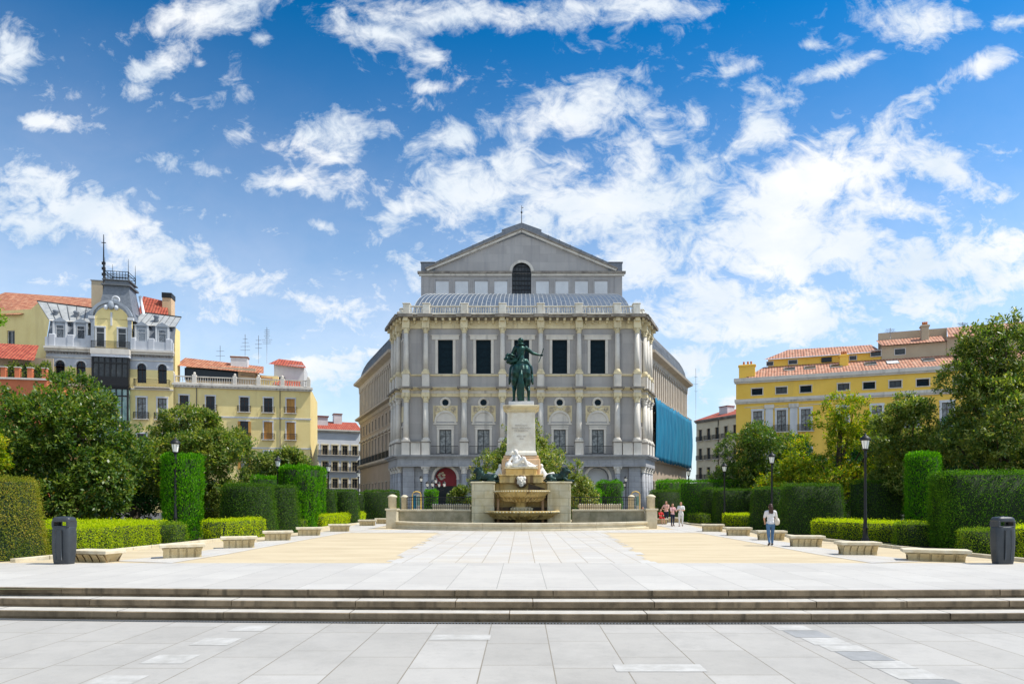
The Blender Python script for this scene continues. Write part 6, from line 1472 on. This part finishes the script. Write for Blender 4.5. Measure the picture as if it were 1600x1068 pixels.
# houses at the far left edge
A=(X(-90,108),108); B=(X(74,105),105); T,W_=frame(A,B)
t=thing('tiled_left_house','yellow house with large red tiled roof at the far left edge','house',(*A,0)); T0=Matrix.Translation((-A[0],-A[1],0))@T
b=MB(); b.T=T0; sc=W_/164
def ux(u): return (u+90)*sc
wall_holes(b, ux(60), 0, Z(488,108)-.2, [(ux(12),ux(24),26.0,28.6)], M['yellow'], .3); b.build('wall', t); window(t,T0,ux(18),26.0,12*sc,2.6,.2,'white','glass',1,0)
b=MB(); b.T=T0; roofpoly(b,[(0,-.6,31.0),(ux(36),-.6,30.9),(ux(52),3,32.6),(ux(112),5,33.0),(ux(116),12,36.2),(ux(-90),11,38.6)],M['tile']); b.build('roof', t)
A=(X(-60,90),90); B=(X(73,92),92); T,W_=frame(A,B)
t=thing('salmon_house','salmon red house with roof terrace, brick piers and plants on the left','house',(*A,0)); T0=Matrix.Translation((-A[0],-A[1],0))@T; sc=W_/133
def ux(u): return (u+60)*sc
b=MB(); b.T=T0; hz=[(ux(u)-.5,ux(u)+.5,z,z+2.0) for u in (-30,12,50) for z in (5,10,14.3)]; wall_holes(b, W_, 0, 18.2, hz, M['orange'], .3); b.quad((W_,0,0),(W_,8,0),(W_,8,18.2),(W_,0,18.2),M['orange']); b.box(-.1,W_+.1,-.3,.1,18.2,18.45,M['trim']); b.quad((0,0,18.3),(W_,0,18.3),(W_,8,18.3),(0,8,18.3),M['beige']); b.build('wall', t)
for u in (-30,12,50):
    for z in (5,10,14.3): window(t,T0,ux(u),z,1.0,2.0,.2,'iron','dark',1,1)
for u in (5,27,47,70):
    b=MB(); b.T=T0; b.bbox(ux(u)-.3,ux(u)+.3,-.2,.3,18.45,19.8,M['orange'],.02); b.box(ux(u)-.36,ux(u)+.36,-.26,.36,19.8,19.92,M['trim']); b.build('terrace_pier', t)
b=MB(); b.T=T0; b.box(0,W_,0,.04,19.3,19.38,M['iron']); [b.box(W_*i/60,W_*i/60+.03,.0,.03,18.4,19.3,M['iron']) for i in range(60)]; b.build('terrace_railing', t)
b=MB(); b.T=T0; b.box(0,ux(55),5.0,5.2,18.3,22.2,M['beige']); b.box(ux(-40),ux(10),4.93,4.98,18.5,20.9,M['dark']); b.box(ux(18),ux(48),4.93,4.98,18.5,20.9,M['dark']); b.build('penthouse_wall', t)
b=MB(); b.T=T0; roofpoly(b,[(0,2.2,21.6),(ux(40),2.2,21.3),(ux(25),6,24.2),(0,6,24.3)],M['tilered']); b.build('roof', t)
hl = hedge(('box',[(X(6,93),93.5),(X(66,93.5),94.5)],1.6,1.5),'green terrace planting on top of the salmon house','magnolia_light',.28,110,61,'rooftop plants',lumps=.4,name='terrace_plants',cat='plants'); hl.location.z=18.9
hl = hedge(('cone',X(60,93),94.5,.9,.3,2.6),'green climbing bush at the right end of the salmon terrace','magnolia_light',.28,110,62,'rooftop plants',lumps=.3,name='terrace_plants',cat='plants'); hl.location.z=18.6

# blue-grey far house between the corner house and the theatre
def far_house(name,label,A,B,h,wm,nc,rowz,ww,wh,tm,roofm,bal=True,cor='trim'):
    T,W_=frame(A,B); t=thing(name,label,'house',(*A,0)); T0=Matrix.Translation((-A[0],-A[1],0))@T
    H=[]; cs=[W_*(i+.5)/nc for i in range(nc)]
    for c_ in cs:
        for z in rowz: H.append((c_-ww/2,c_+ww/2,z,z+wh))
    b=MB(); b.T=T0; wall_holes(b,W_,0,h,H,M[wm],.3); b.quad((0,14,0),(0,0,0),(0,0,h),(0,14,h),M[wm]); b.quad((W_,0,0),(W_,14,0),(W_,14,h),(W_,0,h),M[wm]); b.quad((0,0,h-.02),(W_,0,h-.02),(W_,14,h-.02),(0,14,h-.02),M[wm]); b.build('wall', t)
    b=MB(); b.T=T0; b.box(-.2,W_+.2,-.5,.1,h-.15,h+.15,M[cor]); b.box(-.1,W_+.1,-.25,0,h-.45,h-.15,M[cor]); b.build('cornice', t)
    for c_ in cs:
        for z in rowz: surr(t,T0,c_,z,ww,wh,M[tm],.2,.07,False)
    for c_ in cs:
        for k,z in enumerate(rowz): window(t,T0,c_,z,ww,wh,.2,'darkwood' if wm=='creamwall' else 'beige','glass',1,1); 
        if bal:
            for z in rowz: balcony(t,T0,c_,z,ww+.9,.45,.95,'trim')
    b=MB(); b.T=T0; roofpoly(b,[(-.4,-.5,h+.15),(W_+.4,-.5,h+.15),(W_+.4,7,h+2.6),(-.4,7,h+2.6)],M[roofm]); b.build('roof', t)
    return t,T0,W_
t,T0,W_=far_house('blue_grey_house','blue-grey balconied house beside the left wing of the theatre',(X(484,138),138),(X(562,142),142),Z(672,140),'palegrey',5,[11.3,7.9,4.4,.9],1.1,2.0,'cream','tilered')
b=MB(); b.T=T0; b.box(1,4,3,6,16,19.5,M['whitewall']); b.box(5.5,7.2,5,7,17,20.4,M['whitewall']); b.box(.8,4.2,2.8,6.2,19.5,19.7,M['tilered']); b.box(5.4,7.3,4.9,7.1,20.4,20.6,M['tile']); b.build('chimney', t)
t,T0,W_=far_house('cream_far_house','cream balconied house between the theatre and the bright yellow house',(X(1088,150),150),(X(1156,138),138),Z(655,146),'creamwall',5,[15.0,10.8,6.6,2.4],1.1,2.5,'creamwall','tilered',cor='dirty')
b=MB(); b.T=T0; b.box(4,6.5,3,5,19.5,22.2,M['whitewall']); b.box(3.9,6.6,2.9,5.1,22.2,22.4,M['tilered']); b.tube([(W_*.53,-.1,1),(W_*.53,-.1,19)],.08,M['iron'],5); b.build('chimney', t)
antenna('distant aerial above the roofs right of the theatre',X(1089,150),151,20,11.5,3)

# bright yellow palace, right
A=(X(1150,105),105); B=(X(1500,94.2),94.2); T,W_=frame(A,B)
t=thing('bright_yellow_house','bright yellow house with white pilasters and stepped red tiled roofs behind the right trees','house',(*A,0)); T0=Matrix.Translation((-A[0],-A[1],0))@T
def sy(u):      # distance along the facade for a photo column
    k=(u-UC)/FPX; ex,ey=T[0][0],T[1][0]; return (k*A[1]-A[0])/(ex-k*ey)
W2=sy(1640); h=20.3
b=MB(); b.T=T0; cols=[1184,1221,1259,1317,1370,1425,1480,1540]; H=[]
for u in cols:
    c_=sy(u); H.append((c_-.65,c_+.65,12.3,15.6)); H.append((c_-.65,c_+.65,6.3,9.6)); H.append((c_-.65,c_+.65,1.5,4.6))
su=[1183,1221,1259,1318,1358,1399,1442,1500,1560]
for u in su: c_=sy(u); H.append((c_-.78,c_+.78,18.1,19.1))
wall_holes(b,W2,0,h,H,M['yellow2'],.3); b.quad((0,12,0),(0,0,0),(0,0,h),(0,12,h),M['yellow2']); b.quad((0,0,h-.05),(W2,0,h-.05),(W2,12,h-.05),(0,12,h-.05),M['yellow2']); b.build('wall', t)
b=MB(); b.T=T0; b.box(-.3,W2,-.55,.1,h-.1,h+.45,M['trim']); b.box(-.2,W2,-.3,0,h-.35,h-.1,M['trim']); b.box(-.2,W2,-.4,0,17.05,17.5,M['trim']); b.box(-.1,W2,-.2,0,16.8,17.05,M['trim']); b.build('cornice', t)
for u in (1202,1240):
    b=MB(); b.T=T0; c_=sy(u); b.box(c_-.55,c_+.55,-.16,0,0,16.0,M['whitewall']); b.box(c_-.7,c_+.7,-.3,0,15.9,16.5,M['trim']); b.build('pilaster', t)
for u in cols:
    c_=sy(u)
    for z,hh_ in ((12.3,3.3),(6.3,3.3),(1.5,3.1)): surr(t,T0,c_,z,1.3,hh_,M['whitewall'],.3,.08,False)
for u in su: surr(t,T0,sy(u),18.1,1.56,1.0,M['trim'],.12,.05)
b=MB(); b.T=T0
b.box(sy(1163),sy(1300),-.04,0,16.2,16.3,M['trim']); b.build('trim', t)
for u in cols:
    c_=sy(u); window(t,T0,c_,12.3,1.3,3.3,.2,'darkwood','curtain',1,1); window(t,T0,c_,6.3,1.3,3.3,.2,'darkwood','glass',1,1); window(t,T0,c_,1.5,1.3,3.1,.2,'darkwood','glass',1,1)
    balcony(t,T0,c_,12.3,2.3,.5,1.0,'trim')
for i,u in enumerate(su): window(t,T0,sy(u),18.1,1.56,1.0,.2,'iron','shutter' if i in (0,2,4,6) else 'glass',1 if i%2 else 0,1 if i%2==0 else 0)
b=MB(); b.T=T0; xs=sy(1160)
zt=lambda u,v,y: None
roofpoly(b,[(sy(1164),-.4,h+.45),(W2,-.4,h+.45),(W2,5.2,h+3.0),(sy(1192),5.2,h+3.0)],M['tile2'])
b.build('lower_roof', t)
b=MB(); b.T=T0; x0=sy(1199); b.box(x0,sy(1385),5.2,14,h+1,h+4.15,M['yellow2']); b.box(sy(1385),sy(1492),5.0,14,h+1,h+4.9,M['beige']); b.box(sy(1492)+.01,W2,4.9,14,h+1,h+5.6,M['beige']); b.build('attic_wall', t)
b=MB(); b.T=T0; roofpoly(b,[(x0-.6,4.6,h+4.1),(sy(1384),4.6,h+4.1),(sy(1374),9.5,h+6.2),(sy(1232),9.5,h+6.4)],M['tile2']); roofpoly(b,[(sy(1384),4.4,h+4.9),(sy(1492),4.4,h+4.9),(sy(1492),8,h+6.5),(sy(1380),8,h+6.5)],M['tile2']); roofpoly(b,[(sy(1492),4.2,h+5.4),(W2,4.2,h+5.4),(W2,8,h+7.6),(sy(1500),8,h+7.6)],M['tile2']); b.build('upper_roof', t)
b=MB(); b.T=T0; b.box(sy(1384),sy(1500),8.0,8.3,h+4,h+7.6,M['beige']); b.build('parapet_wall', t)
for i,(u,w_) in enumerate(((1224,1.1),(1262,1.4),(1318,1.5),(1362,1.1))):
    window(t,T0,sy(u)-2.0,h+3.1,w_,.75,5.12-.06,'white' if i!=2 else 'iron','glass' if i!=2 else 'dark',0,0)
for u in (1400,1440): window(t,T0,sy(u)-2.0,h+3.4,1.5,1.0,4.93,'white','glass',0,0)
for u in (1245,1278,1320,1376,1412,1470):
    b=MB(); b.T=T0; c_=sy(u)-1; y=2.9; z=h+.45+(y+.4)*2.55/5.6; b.add([(c_-.8,y-.7,z-.32+.08),(c_+.8,y-.7,z-.32+.08),(c_+.8,y+.7,z+.32+.08),(c_-.8,y+.7,z+.32+.08)],[(0,1,2,3)],M['glass'] if u!=1412 else M['offwhite_flat']); b.tube([(c_-.8,y-.7,z-.24),(c_+.8,y-.7,z-.24),(c_+.8,y+.7,z+.40),(c_-.8,y+.7,z+.40),(c_-.8,y-.7,z-.24)],.06,M['pole'],4); b.build('skylight', t)
for (u,y,z0,z1,w_) in ((1167,.8,h+.4,h+2.7,1.2),(1339,3.4,h+1,h+3.7,.6),(1478,6.5,h+5,h+7.9,.5)):
    b=MB(); b.T=T0; c_=sy(u)-(0 if u<1200 else 1.5); b.bbox(c_-w_,c_+w_,y-.5,y+.5,z0,z1,M['yellow2' if u<1400 else 'beige'],.04); b.box(c_-w_-.12,c_+w_+.12,y-.62,y+.62,z1-.3,z1-.1,M['yellow2' if u<1400 else 'beige'])
    for q in (-.4,.1,.5): b.lathe([(.14,0),(.16,.5)],M['clay'],8,(c_+q*w_,y,z1))
    b.build('chimney', t)
antenna('thin rooftop aerial in the middle of the bright yellow house',X(1391,102),102,h+6,Z(512,102)-h-6,4)
antenna('rooftop aerial at the right end of the bright yellow house',X(1504,99),99,h+6.8,Z(503,99)-h-6.8,3)
# ------------------------------------------------------------------ people
M['teeshirt']=mat('white_teeshirt_cloth',(.72,.72,.74),.85,(.62,.62,.65),9,.5); M['denim']=mat('blue_denim',(.06,.14,.28),.85,(.09,.19,.34),12,.5); M['hair']=mat('dark_brown_hair',(.045,.018,.012),.5); M['hair2']=mat('light_brown_hair',(.20,.10,.05),.5); M['bag']=mat('canvas_bag',(.62,.56,.47),.85)
M['redcloth']=mat('red_cloth',(.55,.03,.03),.85); M['navy']=mat('navy_cloth',(.015,.02,.05),.85); M['pinkcloth']=mat('pale_pink_cloth',(.72,.42,.36),.85); M['shoe']=mat('dark_shoe',(.06,.05,.05),.7); M['floral']=mat('patterned_cloth',(.70,.66,.66),.85,(.55,.08,.10),22,.5); M['whitecloth']=mat('white_cloth',(.76,.75,.74),.85)
def person(label, x, y, rz, h=1.65, top='teeshirt', bottom='denim', hair='hair', longhair=True, step=.0, arms=((.0,0),(0,0)), seat=0., bag=None, group=None, shoe='shoe', z=0., shorts=False):
    """rz = 0 faces away from the camera (+Y). Body is one continuous surface; clothes and hair are children."""
    k=h/1.70; t=thing('person',label,'person',(x,y,z),rz,group)
    sk=M['skin']; hip=.90*k if not seat else seat+.08
    def J(*p): return tuple(q*k for q in p)
    H_=Vector((0,0,hip)); ds=hip-.90*k
    P=lambda a,b_,c: (a*k,b_*k,c*k+ds)
    L=[]    # legs: hip, knee, ankle, toe
    for sx in (-1,1):
        sgn = sx*step
        if not seat: L.append([P(sx*.095,0,.88),P(sx*.105,.05*sgn*2+.02,.48),P(sx*.10,.16*sgn-.02 if sgn>0 else .22*sgn,.09+(.04 if sgn<0 else 0)),P(sx*.12,(.16*sgn+.13) if sgn>=0 else .22*sgn+.10,.03+(.0 if sgn<0 else 0))])
        else: L.append([P(sx*.10,0,.90),(sx*.13*k,.42*k,seat+.07),(sx*.13*k,.44*k,.09),(sx*.14*k,.58*k,.03)])
    A_=[]
    for (sx,(fw,out)) in zip((-1,1),arms):
        sh=P(sx*.185,0,1.38); el=P(sx*(.235+out*.4),.02+fw*.16,1.10+max(0,fw)*.03); wr=P(sx*(.25-fw*.16+out*.1),.06+fw*.30,.87+fw*.30); A_.append((sh,el,wr))
    def torso(b,m,g=0.,lo=.86):
        b.ell(P(0,0,.93),(.165*k+g,.115*k+g,.12*k+g),m); b.ell(P(0,0,1.08),(.135*k+g,.095*k+g,.15*k+g),m); b.ell(P(0,0,1.27),(.165*k+g,.105*k+g,.17*k+g),m); b.cap(P(-.13,0,1.385),P(.13,0,1.385),.06*k+g,.06*k+g,m,10)
    b=MB(); torso(b,sk); b.cap(P(0,.0,1.42),P(0,.015,1.50),.052*k,.05*k,sk,10)
    b.ell(P(0,.02,1.595),(.075*k,.095*k,.112*k),sk); b.ell(P(0,.115,1.585),(.016*k,.022*k,.022*k),sk,n=8); b.ell(P(0,.085,1.53),(.035*k,.03*k,.03*k),sk,n=8)
    for sx in (-1,1): b.ell(P(sx*.078,.01,1.59),(.012*k,.022*k,.032*k),sk,n=8)
    for sh,el,wr in A_:
        b.cap(sh,el,.048*k,.038*k,sk,10); b.cap(el,wr,.037*k,.025*k,sk,10)
        d=(Vector(wr)-Vector(el)).normalized(); pm=Vector(wr)+d*.05*k; b.ell(pm,(.032*k,.022*k,.05*k),sk,n=8); sd_=Vector((1,0,0)) if abs(d.x)<.8 else Vector((0,1,0)); sgx=1 if wr[0]<0 else -1
        for i in range(4):
            o_=sd_*((i-1.5)*.016*k); q0=pm+o_+d*.04*k; q1=q0+d*(.035-.004*abs(i-1.3))*k; q2=q1+d*.02*k+Vector((0,.012*k,0)); b.cap(q0,q1,.009*k,.008*k,sk,6); b.cap(q1,q2,.008*k,.007*k,sk,6)
        th=pm+sd_*sgx*.03*k; b.cap(th,th+d*.03*k+sd_*sgx*.02*k,.010*k,.008*k,sk,6)
    for hp,kn,an,to in L:
        b.cap(hp,kn,.082*k,.055*k,sk,10); b.cap(kn,an,.052*k,.035*k,sk,10); b.cap(an,to,.036*k,.028*k,sk,8)
    body=b.organic('body',t,.010,2)
    # face details
    b=MB()
    for sx in (-1,1): b.ell(P(sx*.03,.108,1.61),(.012*k,.006*k,.008*k),M['dark'],n=6)
    b.build('eyes',t); b=MB(); b.ell(P(0,.112,1.548),(.024*k,.006*k,.006*k),M['redcloth'],n=6); b.build('mouth',t)
    b=MB(); tm=M[top]; torso(b,tm,.012*k)
    b.ell(P(0,0,.93),(.175*k,.13*k,.10*k),tm)
    for sh,el,wr in A_: e2=Vector(sh).lerp(Vector(el),.75); b.cap(sh,tuple(e2),.060*k,.055*k,tm,10)
    b.organic('shirt',t,.014,3)
    b=MB(); bmx=M[bottom]
    b.ell(P(0,0,.90),(.17*k,.122*k,.12*k),bmx)
    for hp,kn,an,to in L:
        b.cap(hp,kn,.094*k,.066*k,bmx,10)
        if not shorts: b.cap(kn,tuple(Vector(kn).lerp(Vector(an),.95)),.063*k,.048*k,bmx,10)
    b.organic('trousers' if not shorts else 'shorts',t,.014,2)
    b=MB()
    for hp,kn,an,to in L: b.cap((an[0],an[1]-.03,max(.045,an[2]-.03)),(to[0],to[1],.035+(an[2]-.09*1)*.3 if an[2]>.1 else .035),.046*k,.038*k,M[shoe],8)
    b.organic('shoes',t,.010,2)
    b=MB(); hm=M[hair]; b.ell(P(0,-.005,1.625),(.092*k,.108*k,.105*k),hm); b.ell(P(0,-.045,1.58),(.085*k,.075*k,.11*k),hm)
    if longhair:
        rg=random.Random(5); b.cap(P(0,-.06,1.57),P(0,-.085,1.36),.08*k,.06*k,hm,12)
        for i in range(10): a=rg.uniform(-.07,.07); b.cap(P(a,-.09,1.55),P(a*1.3,-.105,1.30+rg.uniform(-.04,.06)),.025*k,.014*k,hm,6)
    # carve the face free: keep the hair behind the face plane
    o=b.organic('hair',t,.012,2)
    for v in o.data.vertices:
        if v.co.y > .055*k: v.co.y = .055*k+(v.co.y-.055*k)*.25
        if v.co.y > .04*k and v.co.z < (1.63*k+ds): v.co.y = .03*k
    if bag:
        b=MB(); b.ell(P(.25,-.03,1.0),(.10*k,.17*k,.15*k),M['bag']); b.ell(P(.24,-.02,.93),(.11*k,.16*k,.09*k),M['bag']); b.organic('bag_body',None,.02,3) if False else None
        g=thing('shoulder_bag','pale canvas bag on the right shoulder of the walking woman','bag',(x,y,0),rz); b.organic('bag_body',g,.018,3)
        b=MB(); b.tube([P(.26,-.12,1.1),P(.2,-.09,1.30),P(.17,0,1.455),P(.2,.08,1.3),P(.26,.08,1.1)],.014*k,M['bag'],6); b.build('strap',g)
    return t
person('woman walking away in white top and blue jeans with long dark hair', X(1204,26.3),26.3, R(-6), 1.62, 'teeshirt','denim','hair',True,1.0,((.35,0),(.75,.1)), bag=True)
G='people gathered by the right end of the fountain'
person('person in white trousers and pale pink top standing rightmost of the group',X(1065,46),46.2,R(165),1.66,'whitecloth','whitecloth','hair2',False,.3,((.9,0),(.9,0)),group=G)
person('person in patterned top and navy leggings standing beside the one in white',X(1051.5,46.5),46.6,R(200),1.55,'floral','navy','hair2',True,.2,((.8,0),(.6,0)),group=G)
person('person with bare arms and pale pink top standing behind the seated child',X(1041,53),53.0,R(150),1.72,'pinkcloth','navy','hair2',True,.1,((.8,0),(.7,.2)),group=G)
person('child in red shorts and shirt sitting on the far right bench',X(1031,50.5),50.2,R(200),1.35,'redcloth','redcloth','hair2',False,0,((.8,0),(.8,0)),seat=.40,group=G,shorts=True)
o=dup(BP); o.location=(X(1030,50.8),50.7,-.005); o.rotation_euler.z=R(-4); o.scale=(1,1,1); o['label']='stone bench under the seated child in red'; o['group']='stone benches along the garden walk'
G2='people sitting behind the right railing'
for i,(u,d,tp,lab) in enumerate(((968,50,'pinkcloth','seated person in pink leftmost behind the right railing'),(983,50.5,'redcloth','seated person in red behind the right railing'),(1004,51,'whitecloth','seated person in white rightmost behind the right railing'))):
    person(lab,X(u,d),d,R(170+i*12),1.6,tp,'navy','hair' if i!=1 else 'hair2',i==0,0,((.7,0),(.7,0)),seat=.45,group=G2)
t=thing('stone_bench','long low stone bench under the people behind the right railing','bench',(X(985,50.6),50.95,0),group='stone benches along the garden walk')
b=MB(); b.bbox(-1.7,1.7,-.22,.25,0,.36,M['bench'],.02); b.build('base',t); b=MB(); b.bbox(-1.8,1.8,-.28,.3,.36,.46,M['benchtop'],.03); b.build('seat',t)
